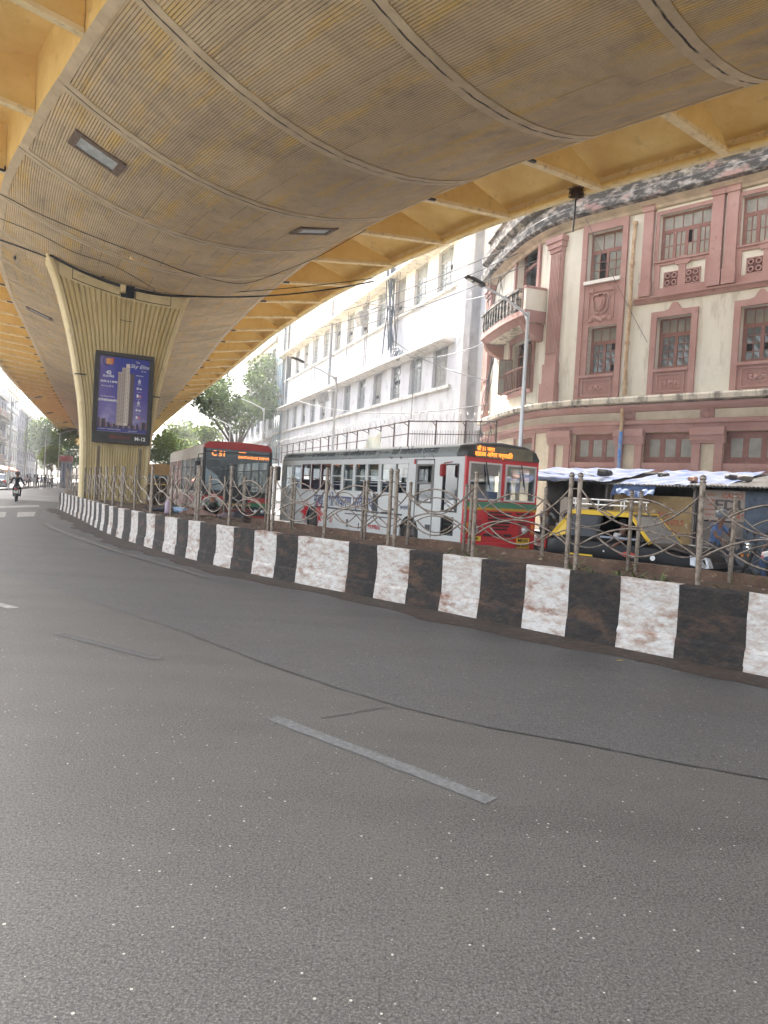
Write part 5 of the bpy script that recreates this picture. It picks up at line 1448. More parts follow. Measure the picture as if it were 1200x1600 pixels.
# conduits, ladders of cable tray, cable bundle, hanging floodlights and air conditioners
gpm = mat('conduit_grey', (.30, .31, .33), .6, c2=(.2, .2, .2), scale=5)
for (u, v0, v1, r_, lb) in ((526, 470, 600, .13, 'broad grey duct'), (502, 480, 615, .03, None), (655, 560, 655, .03, None), (553, 440, 555, .025, None), (495, 530, 615, .03, None)):
    a, z1 = WPth.hit(u, v0); _, z0 = WPth.hit(u - 3, v1); mb = MB(); mb.tube([WF.w(a, z0, .3), WF.w(a, z1, .3)], r_, 6); o = mb.build('duct' if r_ > .1 else 'conduit', gpm, wbd, True)
def tray(u, v0, v1, w_=.55, d=.5, tilt=0):
    a, z1 = WPth.hit(u, v0); _, z0 = WPth.hit(u - 2, v1); mb = MB()
    for s_ in (-1, 1): mb.bar(WF.w(a + s_ * w_ / 2, z0, d), WF.w(a + s_ * w_ / 2, z1, d), .05, .05)
    n_ = int((z1 - z0) / .55)
    for i in range(n_ + 1): z = lerp(z0, z1, i / n_); mb.bar(WF.w(a - w_ / 2, z, d), WF.w(a + w_ / 2, z, d), .03, .03)
    mb.build('cable_tray', mat('tray_' + str(u), (.12, .10, .09), .7, c2=(.2, .15, .12), scale=4), wbd, True)
tray(635, 415, 545); tray(587, 435, 580, .4); tray(519, 470, 500, .4)
cbm = MB()
for k in range(9):
    a, z1 = WPth.hit(622 + rnd.uniform(-3, 3), 418); a2, z0 = WPth.hit(617 + rnd.uniform(-8, 10), 553); zc = rnd.uniform(-.3, .6)
    cbm.tube([WF.w(lerp(a, a2, t) + .12 * math.sin(5 * t + k), lerp(z1, z0 + zc, t), .45 + .15 * math.sin(3 * t + k)) for t in [i / 10 for i in range(11)]], .045, 5)
for k in range(6):
    a, z = WPth.hit(628 + k * 2, 552 + rnd.uniform(-6, 6)); c_ = WF.w(a, z, .6); cbm.tube([c_ + Vector((WD.x * .45 * math.cos(t), WD.y * .45 * math.cos(t), .3 * math.sin(t))) for t in [j * .5 for j in range(13)]], .03, 4)
cbm.build('cable_bundle', mat('cable_slate', (.05, .065, .09), .6), wbd, True)
def flood(u, v, label):
    a, z = WPth.hit(u, v); p = WF.w(a, z, 1.0); root = empty('floodlight', p, math.atan2(WD.y, WD.x), label, 'floodlight')
    mb = MB(); mb.prism([(-.1, -.45), (.45, -.75), (.75, .05), (.1, .35)], -.55, .55, 'x'); mb.build('hood', mat('flood_grey', (.35, .35, .34), .6, c2=(.2, .18, .16), scale=4) if 'flood_grey' not in MATS else MATS['flood_grey'], root, fixn=True)
    ar = MB(); ar.tube([(0, .2, .2), (0, -.95, .75)], .04, 5); ar.build('arm', gpm, root)
flood(592, 496, 'grey box floodlight tilted off the upper window row of the white building'); flood(528, 620, 'grey box floodlight tilted off the lower window row of the white building')
def ac_unit(p, rz, label):
    root = empty('air_conditioner', p, rz, label, 'air conditioner')
    MB().box((0, 0, .33), (.9, .4, .66), bev=.03).build('casing', mat('ac_white', (.6, .6, .58), .6, c2=(.4, .38, .35), scale=4) if 'ac_white' not in MATS else MATS['ac_white'], root)
    mb = MB(); mb.lathe([(.25, .0), (.25, .02), (.22, .02), (.22, .0)], (0, 0, 0), 14, 0, Matrix.Translation((.12, -.205, .33)) @ Matrix.Rotation(R(90), 4, 'X'))
    for k in range(5): mb.box((.12, -.21, .17 + k * .08), (.4, .012, .014))
    mb.build('fan_grille', dark, root)
    br = MB(); br.bar((-.4, .3, -.03), (-.4, -.2, -.03), .04, .04); br.bar((.4, .3, -.03), (.4, -.2, -.03), .04, .04); br.build('bracket', gpm, root)

# ------------------------------------------------------------------ compound wall with spiked rail and razor wire
CP = Path([(4.75, 32.6), (.84, 34.6), (-9.6, 62.0)]); CF = Facade(CP, 1)
cw = empty('compound_wall', (*CP.p(4), 0), 0, 'whitewashed compound wall topped by a dark spiked rail before the white building', 'wall')
mb = MB(); CF.slab(mb, 0, CP.S[1], 0, 3.7, -.25, 0); CF.slab(mb, CP.S[1], CP.L, 0, 3.7, -.25, 0); mb.build('masonry', mat('compound_wash', (.62, .62, .62), .9, c2=(.42, .5, .62), scale=.5, c3=(.5, .25, .22), scale3=.7, c3r=(.6, .7)), cw, True)
bk = mat('rail_dark', (.055, .04, .04), .6, c2=(.12, .07, .06), scale=6)
mb = MB(); z = 3.7
for i in range(int(CP.S[1] / .13)): a = i * .13; mb.tube([CF.w(a, 3.7, -.12), CF.w(a, 4.72, -.12)], .012, 4)
for (s0, s1) in ((0, CP.S[1]), (CP.S[1], CP.L)):
    for zz, t_ in ((4.55, .04), (5.14, .06)): mb.bar(CF.w(s0 + .01, zz, -.12), CF.w(s1 - .01, zz, -.12), t_, t_)
a = .05
while a < CP.L: mb.bar(CF.w(a, 3.7, -.12), CF.w(a, 5.2, -.12), .07, .07); mb.bar(CF.w(a, 4.9, -.12), CF.w(a, 5.05, .25), .03, .03); a += 1.45 if a < CP.S[1] - 1 else 1.9
mb.build('spiked_rail', bk, cw, True)
mb = MB(); pts = []
a = 0; i = 0
while a < CP.L:
    th = i * .52; rr = .22 + .05 * math.sin(i * .11); c_ = CF.w(a, 5.30 + rr, -.12 + rr * math.cos(th)); c_.z = 5.34 + rr * math.sin(th); pts.append(c_); a += .028 + (.03 if a > CP.S[1] else 0); i += 1
mb.tube(pts, .011, 4, 0, False); tag(mb.build('razor_wire', mat('razor_wire', (.42, .42, .42), .5, .5)), 'coiled razor wire along the top of the spiked rail', 'razor wire')
bn = MB(); a, z = CP.hit(586, 684); g_ = []
for i in range(9):
    for j in range(5): g_.append(CF.w(a - 1.1 + 2.2 * i / 8, 4.85 - .95 * j / 4 - .22 * math.sin(i / 8 * 3.1) * (1 - j / 4) + (.2 if i == 8 else 0), .05 + .05 * math.sin(i * 1.3 + j)))
bn.add(g_, [(i * 5 + j, i * 5 + j + 1, (i + 1) * 5 + j + 1, (i + 1) * 5 + j) for i in range(8) for j in range(4)], 0, True)
bo = tag(bn.build('cloth_banner', mat('banner_cloth', (.62, .58, .46), .85, c2=(.45, .52, .5), scale=1.5)), 'sagging cream cloth banner tied to the spiked rail above the bus', 'banner')

# ------------------------------------------------------------------ blue glazed block, grey block, distant blocks
def block(name, p, dirv, ln, dp, h, wm_, label, rows, cols, wr, wm2, cat='building', parapet=.6, bal=False):
    d = Vector(dirv).normalized(); pth = Path([Vector(p), Vector(p) + d * ln]); f = Facade(pth, 1); root = empty(name, (*Vector(p), 0), 0, label, cat)
    if callable(rows): pass
    hs = []
    fh = h / rows
    for r_ in range(rows):
        for c_ in range(cols):
            a = ln * (c_ + .5 - wr[0] / 2) / cols; hs.append([a, a + ln * wr[0] / cols, fh * r_ + fh * .32, fh * r_ + fh * (.32 + wr[1])])
    mb = MB(); f.wall(mb, 0, ln, 0, h, hs, .3)
    nn = pth.n(1); B = [f.w(0, 0), f.w(ln, 0), f.w(ln, 0, -dp), f.w(0, 0, -dp)]
    for i, j in ((1, 2), (2, 3), (3, 0)): mb.quad(B[i], B[j], B[j] + Vector((0, 0, h)), B[i] + Vector((0, 0, h)))
    mb.add([q + Vector((0, 0, h - .05)) for q in B], [(0, 1, 2, 3)]); mb.build('wall', wm_, root, True, fixn=False)
    cr_ = MB(); f.slab(cr_, -.1, ln + .1, h, h + parapet, -.3, .3); 
    for r_ in range(1, rows): f.slab(cr_, 0, ln, fh * r_ - .12, fh * r_ + .12, 0, .18)
    cr_.build('ledges', conc, root, True)
    for k, q in enumerate(hs):
        wb = MB(); f.slab(wb, q[0], q[1], q[2], q[3], -.3, -.22); wo = wb.build('window', wm2, root, True)
        if q[1] - q[0] > .5:
            fb = MB(); m_ = (q[0] + q[1]) / 2; f.slab(fb, m_ - .05, m_ + .05, q[2], q[3], -.22, -.16); f.slab(fb, q[0], q[1], q[2] - .1, q[2], -.2, .12); fb.build('frame', conc, wo, True)
    return root, f
gglass = mat('blue_glazing', (.20, .36, .50), .15, c2=(.30, .45, .58), scale=.6, spec=.8)
P_b = WP0 + WD * 46.9
r_, f_ = block('glazed_block', P_b, WD, 3.7, 10, 24, mat('pale_concrete', (.5, .52, .55), .85, c2=(.4, .42, .45), scale=.6), 'narrow tower with blue glazed strip beside the white building', 6, 2, (.9, .6), gglass, parapet=.3)
mb = MB(); f_.slab(mb, -2.3, -.32, 10.75, 20.8, -.25, .06); mb.build('recess_shade_slab', mat('recess_shade', (.10, .11, .13), .8, c2=(.16, .17, .18), scale=1), r_, True)  # dark slab painted in for the shadowed recess at the white wall's end
gl_ = MB(); f_.slab(gl_, .15, 3.55, 3, 23.6, .05, .12); go = gl_.build('glazed_strip', gglass, r_, True)
mu = MB()
for i in range(4): a = lerp(.2, 3.5, i / 3); f_.slab(mu, a - .06, a + .06, 3, 23.6, .12, .17)
for i in range(12): z = lerp(3, 23.6, i / 11); f_.slab(mu, .15, 3.55, z - .05, z + .05, .12, .165)
mu.build('mullions', conc, go, True)
P_g = WP0 + WD * 50.9
grc = mat('grey_plaster', (.50, .51, .54), .9, c2=(.38, .39, .41), scale=.5, c3=(.26, .26, .26), scale3=1.4, c3r=(.58, .75))
dkw = mat('dim_window', (.09, .10, .11), .3, c2=(.2, .2, .2), scale=1.5)
r_, f_ = block('grey_block', P_g, WD, 20, 12, 19, grc, 'weathered grey block with balconies beyond the blue glazed strip', 5, 5, (.55, .5), dkw)
mb = MB(); zb = 11.4
f_.slab(mb, 2, 7, zb, zb + .2, 0, 1.4); f_.slab(mb, 2, 7, zb + 1.0, zb + 1.1, 1.3, 1.4)
for i in range(16): a = lerp(2, 7, i / 15); f_.slab(mb, a, a + .08, zb + .2, zb + 1.0, 1.32, 1.38)
mb.build('balcony', grc, r_, True)
ac_unit(f_.w(3.2, 7.6, .5), math.atan2(-WD.y, -WD.x), 'boxy air conditioner on the grey block below its balcony')
r_, f_ = block('far_block', WP0 + WD * 82 + Vector((2, 1)), WD, 34, 12, 16, mat('far_wash', (.55, .53, .50), .9, c2=(.42, .4, .38), scale=.4), 'pale block farther down the bus side street behind the big tree', 4, 8, (.5, .5), dkw)

# ------------------------------------------------------------------ street lamps
def lamp(p, h, arm, label, two=False, group='street lamps'):
    root = empty('street_lamp', (*p, 0), 0, label, 'street lamp', group)
    mb = MB(); mb.tube([(0, 0, 0), (0, 0, h * .5), (0, 0, h)], [.085, .07, .055], 8); mb.lathe([(.14, 0), (.14, .35), (.09, .4)], (0, 0, 0), 8); mb.build('pole', galv, root)
    for k, s_ in enumerate((1, -1) if two else (1,)):
        d = Vector((arm[0], arm[1], 0)) * s_; e_ = d + Vector((0, 0, h + .55)); ar = MB(); ar.tube([(0, 0, h - .12), d * .5 + Vector((0, 0, h + .28)), e_], [.045, .04, .03], 6)
        ar.add([(0, 0, h - .1), tuple(d * .12 + Vector((0, 0, h - .02))), (0, 0, h - .45)], [(0, 1, 2), (2, 1, 0)]); ar.build('arm', galv, root)
        u = d.normalized(); hd_ = MB(); M_ = frame(e_ + u * .28 + Vector((0, 0, .08)), u + Vector((0, 0, .28)), Vector((-u.y, u.x, 0)))
        hd_.box((0, 0, 0), (.72, .22, .09), 0, 0, M_, bev=.03); hd_.box((-.05, 0, .055), (.45, .15, .04), 0, 0, M_); ho = hd_.build('lamp_head', mat('lamp_dark', (.07, .07, .075), .5) if 'lamp_dark' not in MATS else MATS['lamp_dark'], root)
        ln = MB(); ln.box((.2, 0, -.05), (.16, .16, .02), 0, 0, M_); ln.box((-.05, 0, -.05), (.16, .16, .02), 0, 0, M_); ln.build('lens', mat('lamp_lens', (.7, .68, .62), .3) if 'lamp_lens' not in MATS else MATS['lamp_lens'], ho)
lamp((4.30, 24.0), 7.8, (-1.62, -.75), 'tall galvanised street lamp in front of the balcony corner')
lamp((-2.96, 39.6), 7.8, (-1.75, -.7), 'galvanised street lamp in front of the white building')
lamp((-9.7, 57.0), 7.8, (-1.75, -.7), 'galvanised street lamp beside the big tree and grey block')
lamp((-15.9, 74), 7.8, (-1.75, -.7), 'smallest galvanised street lamp over the red-roofed bus')

# ------------------------------------------------------------------ wires
def sag(a, b, s_, r_=.018, n=18): return [Vector(a).lerp(Vector(b), i / n) - Vector((0, 0, s_ * 4 * (i / n) * (1 - i / n))) for i in range(n + 1)]
wz = []
for k, (p, q, s_) in enumerate((((-14, 66, 15.6), (6.2, 29.2, 12.6), 1.0), ((-14, 66, 15.0), (6.0, 29.5, 12.2), 1.2), ((-14, 66, 14.4), (5.9, 30.0, 11.6), 1.1), ((4.9, 35, 11.5), (-3, 58.5, 16.8), .6),
     ((4.6, 35.5, 7.4), (-1.0, 53.2, 13.4), .5), ((5.1, 33, 9.2), (.3, 49.2, 11.0), .6), ((4.3, 24, 7.6), (5.5, 30, 5.6), .5), ((5.5, 30, 5.7), (13, 21, 5.4), .5), ((-8, 60, 9), (4.9, 34.5, 6.2), .8), (tuple(RB.w(*RB.px(936, 352), .9)), tuple(RB.w(*RB.px(1014, 536), .12)), .1))):
    wz.append(sag(p, q, s_))
names = ['upper wire', 'second wire', 'third wire', 'steep wire from the corner', 'crossing wire low', 'thin wire across the side wall', 'wire from the lamp to the ledge', 'wire along the cream belt', 'low wire across the lower windows', 'slanting wire on the cream facade']
locs = ['topmost overhead wire strung across the white building', 'second overhead wire strung across the white building', 'third overhead wire strung across the white building', 'dark wire falling steeply from the balcony corner to the white wall', 'wire crossing low over the white building corner', 'wire running from the corner pipes to the white wall', 'wire dropping from the near lamp to the corner building', 'wire hanging along the cream belt of the corner building', 'low wire over the lower window row of the white building', 'thin wire slanting down the cream facade beside the drain pipe']
for w_, lb in zip(wz, locs): cable(w_, .010 if 'thin' in lb or 'cream' in lb else .022, 'overhead_wire', lb, mat('wire_grey', (.06, .06, .065), .6) if 'wire_grey' not in MATS else MATS['wire_grey'])
cm = MB()
for k in range(7):
    x = rnd.uniform(-.25, .25); cm.tube(sag((4.9 + x, 34.2, ztop - .4), (4.4 + rnd.uniform(-.3, .5), 34.5, rnd.uniform(3.5, 7)), -.0, n=6) if k < 3 else [(4.7 + x + .25 * math.sin(t * .9 + k), 34.4, lerp(ztop, 4.2, t / 8)) for t in range(9)], .022, 4)
tag(cm.build('drop_wires', MATS['wire_grey']), 'tangle of wires dropping down the far edge of the rounded corner', 'wires')
# ------------------------------------------------------------------ people (one skinned body each)
def pmat(name, c, rough=.85):
    return MATS[name] if name in MATS else mat(name, c, rough, c2=tuple(x * .7 for x in (hx(c) if isinstance(c, str) else c)), scale=6)
skin = pmat('skin_brown', (.20, .10, .06), .6); hairm = pmat('hair_black', (.012, .010, .010), .7)
def person(name, J, top, low, shoe, label, cat='person', loc=(0, 0, 0), rz=0, group=None, hair=True, sleeve=.6, hands=True, helmet=None, parent=None, cap=None):
    """J: joint positions in the person's own frame (x forward, y left, z up), metres"""
    root = empty(name, loc, rz, label, cat, group) if parent is None else parent
    V = []; E = []; Rr = []; K = []     # K = cloth index of the bone ending at the vertex
    def add(p, r, pa, k): V.append(Vector(p)); Rr.append(r); K.append(k); 
    idx = {}
    def v(nm, p, r, pa=None, k=0):
        V.append(Vector(p)); Rr.append(r); K.append(k); idx[nm] = len(V) - 1
        if pa is not None: E.append((idx[pa], idx[nm]))
    P = {k: Vector(q) for k, q in J.items()}
    v('pelvis', P['pelvis'], .135, None, 1)
    v('waist', P['pelvis'].lerp(P['chest'], .45), .125, 'pelvis', 0); v('chest', P['chest'], .15, 'waist', 0)
    v('neck', P['neck'], .056, 'chest', 2)
    hd = P['head']; nk = P['neck']; up = (hd - nk).normalized(); fw = P.get('face', Vector((1, 0, 0))); fw = (fw - up * fw.dot(up)).normalized()
    v('jaw', nk.lerp(hd, .55) + fw * .025, .072, 'neck', 2); v('skull', hd, .093, 'jaw', 2); v('crown', hd + up * .075 - fw * .01, .07, 'skull', 2)
    v('nose', nk.lerp(hd, .75) + fw * .118, .014, 'jaw', 2); v('chin', nk.lerp(hd, .40) + fw * .075, .03, 'jaw', 2)
    for s_ in 'lr':
        sg = 1 if s_ == 'l' else -1
        v('sh' + s_, P['sh' + s_], .068, 'chest', 0); m_ = P['sh' + s_].lerp(P['el' + s_], sleeve); v('sl' + s_, m_, .050, 'sh' + s_, 0)
        v('el' + s_, P['el' + s_], .042, 'sl' + s_, 0 if sleeve > .9 else 2); v('wr' + s_, P['wr' + s_], .028, 'el' + s_, 0 if sleeve > 1.5 else 2)
        d = (P['wr' + s_] - P['el' + s_]).normalized(); side = d.cross(Vector((0, 0, 1)))
        if side.length < .1: side = Vector((1, 0, 0))
        side.normalize(); nrm = side.cross(d)
        v('pa' + s_, P['wr' + s_] + d * .055, .034, 'wr' + s_, 2)
        if hands:
            for q, (o_, ln_) in enumerate(((-.030, .068), (-.010, .078), (.010, .074), (.029, .058))):
                b_ = P['wr' + s_] + d * .085 + side * o_; v('f%d' % q + s_, b_, .011, 'pa' + s_, 2); v('g%d' % q + s_, b_ + d * ln_ * .5 - nrm * .012, .009, 'f%d' % q + s_, 2); v('h%d' % q + s_, b_ + d * ln_ * .8 - nrm * .038, .008, 'g%d' % q + s_, 2)
            v('t0' + s_, P['wr' + s_] + d * .05 + side * -.048 * sg, .011, 'pa' + s_, 2); v('t1' + s_, P['wr' + s_] + d * .085 + side * -.066 * sg - nrm * .015, .009, 't0' + s_, 2)
        v('hp' + s_, P['hp' + s_], .098, 'pelvis', 1); v('th' + s_, P['hp' + s_].lerp(P['kn' + s_], .5), .082, 'hp' + s_, 1); v('kn' + s_, P['kn' + s_], .060, 'th' + s_, 1)
        v('ca' + s_, P['kn' + s_].lerp(P['an' + s_], .35), .057, 'kn' + s_, 1); v('an' + s_, P['an' + s_], .038, 'ca' + s_, 1)
        v('ft' + s_, P['an' + s_].lerp(P['to' + s_], .5), .040, 'an' + s_, 3); v('to' + s_, P['to' + s_], .030, 'ft' + s_, 3)
    me = bpy.data.meshes.new('body'); bm = bmesh.new(); lay = bm.verts.layers.skin.verify(); bv = []
    for p, r in zip(V, Rr):
        q = bm.verts.new(p); q[lay].radius = (r, r); bv.append(q)
    bv[0][lay].use_root = True
    for a, b in E: bm.edges.new((bv[a], bv[b]))
    bm.to_mesh(me); bm.free()
    o = bpy.data.objects.new('body', me); COL.objects.link(o)
    sk_ = o.modifiers.new('skin', 'SKIN'); sk_.use_smooth_shade = True; sk_.branch_smoothing = .6
    su = o.modifiers.new('sub', 'SUBSURF'); su.levels = 1; su.render_levels = 1
    C.view_layer.update(); dg = C.evaluated_depsgraph_get()
    m2 = bpy.data.meshes.new_from_object(o.evaluated_get(dg)); bpy.data.objects.remove(o); bpy.data.meshes.remove(me)
    m2.materials.clear()
    for m in (top, low, skin, shoe): m2.materials.append(m)
    segs = [(V[a], V[b], K[b]) for a, b in E]
    for pl_ in m2.polygons:
        c_ = pl_.center; best = (9, 0)
        for a, b, k in segs:
            e_ = b - a; t = max(0, min(1, (c_ - a).dot(e_) / max(e_.dot(e_), 1e-9))); D = (a + e_ * t - c_).length
            if D < best[0]: best = (D, k)
        pl_.material_index = best[1]; pl_.use_smooth = True
    body = bpy.data.objects.new('body', m2); COL.objects.link(body); body.parent = root
    M_ = frame(hd + up * .02, fw, up.cross(fw))
    def dome(nm, r, m, zlo, back):
        mb = MB(); pr = [(r * math.cos(a), r * math.sin(a)) for a in [lerp(zlo, pi / 2, i / 6) for i in range(7)]]
        mb.lathe([(max(.001, x), z) for x, z in pr], (0, 0, 0), 12, 0, frame(hd + up * .018 - fw * back, fw, up.cross(fw)))
        h_ = mb.build(nm, m, root)
    if helmet is not None: dome('helmet', .142, helmet, -.5, .005)
    elif cap is not None: dome('cap', .118, cap, .0, .0)
    elif hair: dome('hair', .114, hairm, -.15, .022)
    return root
def stand(ph=0, lean=0, h=1.68, arm=.15):
    k = h / 1.70; s_ = .16 * ph; J = dict(pelvis=(0, 0, .93), chest=(.02 + lean, 0, 1.27), neck=(.03 + lean * 1.2, 0, 1.46), head=(.05 + lean * 1.3, 0, 1.60),
        shl=(.0 + lean, .19, 1.38), shr=(.0 + lean, -.19, 1.38), ell=(-s_ * .8 + lean, .25, 1.12), elr=(s_ * .8 + lean, -.25, 1.12), wrl=(arm - s_ * 1.2, .24, .88), wrr=(arm * .6 + s_ * 1.2, -.24, .88),
        hpl=(0, .09, .88), hpr=(0, -.09, .88), knl=(.04 + s_ * 1.1, .10, .48), knr=(.04 - s_ * .8, -.10, .48), anl=(s_ * 1.6, .10, .07), anr=(-s_ * 1.8, -.10, .09), tol=(s_ * 1.6 + .19, .12, .03), tor=(-s_ * 1.8 + .17, -.12, .03))
    return {a: tuple(x * k for x in b) for a, b in J.items()}
def ride(seat=.78, hand=(.52, .30, 1.02), lean=.08):
    return dict(pelvis=(0, 0, seat + .10), chest=(lean, 0, seat + .46), neck=(lean + .05, 0, seat + .65), head=(lean + .08, 0, seat + .80), shl=(lean, .19, seat + .57), shr=(lean, -.19, seat + .57),
        ell=(lean + .16, .30, seat + .33), elr=(lean + .16, -.30, seat + .33), wrl=(hand[0] - .1, hand[1], hand[2]), wrr=(hand[0] - .1, -hand[1], hand[2]),
        hpl=(.03, .10, seat + .06), hpr=(.03, -.10, seat + .06), knl=(.43, .19, seat - .06), knr=(.43, -.19, seat - .06), anl=(.34, .18, seat - .47), anr=(.34, -.18, seat - .47), tol=(.52, .19, seat - .53), tor=(.52, -.19, seat - .53))
def sit(seat, hl=(.35, .25, .1), hr=(.35, -.25, .1)):
    J = ride(seat); J['wrl'] = (hl[0], hl[1], seat + hl[2]); J['wrr'] = (hr[0], hr[1], seat + hr[2]); return J

# ------------------------------------------------------------------ wheels
def wheel(par, x, y, r, w_, sgn, rim=None, hub=True, spokes=0):
    Mw = Matrix.Translation((x, y, r)) @ Matrix.Rotation(R(90) * -sgn, 4, 'X')
    mb = MB(); mb.lathe([(r * .62, -w_ / 2), (r * .9, -w_ / 2), (r, -w_ * .36), (r, w_ * .36), (r * .9, w_ / 2), (r * .62, w_ / 2)], (0, 0, 0), 22, 0, Mw); wo = mb.build('wheel', rubber, par)
    mb = MB(); mb.lathe([(r * .64, -w_ * .3), (r * .64, w_ * .42), (r * .56, w_ * .44), (r * .50, w_ * .25), (r * .2, w_ * .28), (r * .17, w_ * .42), (.001, w_ * .42)], (0, 0, 0), 18, 0, Mw)
    for k in range(8): a = k * pi / 4; mb.lathe([(.018, 0), (.018, .03), (0, .03)], (r * .34 * math.cos(a), r * .34 * math.sin(a), w_ * .27), 6, 0, Mw)
    mb.build('rim', rim or MATS['rim_grey'], wo)
    return wo
mat('rim_grey', (.12, .10, .09), .6, .3, c2=(.06, .05, .045), scale=9)
gbus = glass('bus_glass', (.55, .60, .60), .22); gwind = glass('windscreen_glass', (.62, .68, .70), .26); gwd = glass('deep_windscreen', (.60, .64, .64), .035); gcar = glass('car_glass', (.05, .06, .06), .07)
led = mat('amber_led', (.9, .25, .02), .5, emit=((1, .25, .03), .55))

def headlamp(par, p, r, nx=(1, 0, 0), name='headlight'):
    mb = MB(); M_ = frame(p, (0, 1, 0), (0, 0, 1)); mb.lathe([(r, -.03), (r * 1.08, 0), (r, .015)], (0, 0, 0), 14, 0, M_); mb.lathe([(r * .97, .012), (r * .6, .035), (0, .045)], (0, 0, 0), 14, 1, M_)
    return mb.build(name, [chrome, MATS['lamp_glass']], par)
mat('lamp_glass', (.62, .64, .66), .1, .4)
amberl = mat('indicator_amber', (.65, .22, .03), .3); redl = mat('lamp_red', (.45, .02, .02), .3)
platem = mat('plate_yellow', (.75, .48, .03), .5); platet = mat('plate_black', (.015, .015, .015), .6)

def seats(par, x0, x1, W_, z, m, rows):
    mb = MB()
    for i in range(rows):
        x = lerp(x0, x1, i / max(1, rows - 1))
        for y in (-W_ / 2 + .55, W_ / 2 - .55):
            mb.box((x, y, z + .45), (.42, .86, .10), bev=.03); mb.box((x - .22, y, z + .78), (.09, .86, .62), bev=.03)
    mb.build('seat_rows', m, par)
    gr = MB()
    for y in (-.35, .35): gr.tube([(x0 - .3, y, z + 1.75), (x1 + .8, y, z + 1.75)], .018, 6)
    for i in range(0, rows, 2):
        x = lerp(x0, x1, i / max(1, rows - 1)) - .2; gr.tube([(x, -.4, z), (x, -.4, z + 2.0)], .018, 6); gr.tube([(x, .4, z), (x, .4, z + 2.0)], .018, 6)
    gr.build('grab_rail', MATS['grab_steel'], par)
mat('grab_steel', (.55, .55, .52), .35, .6)

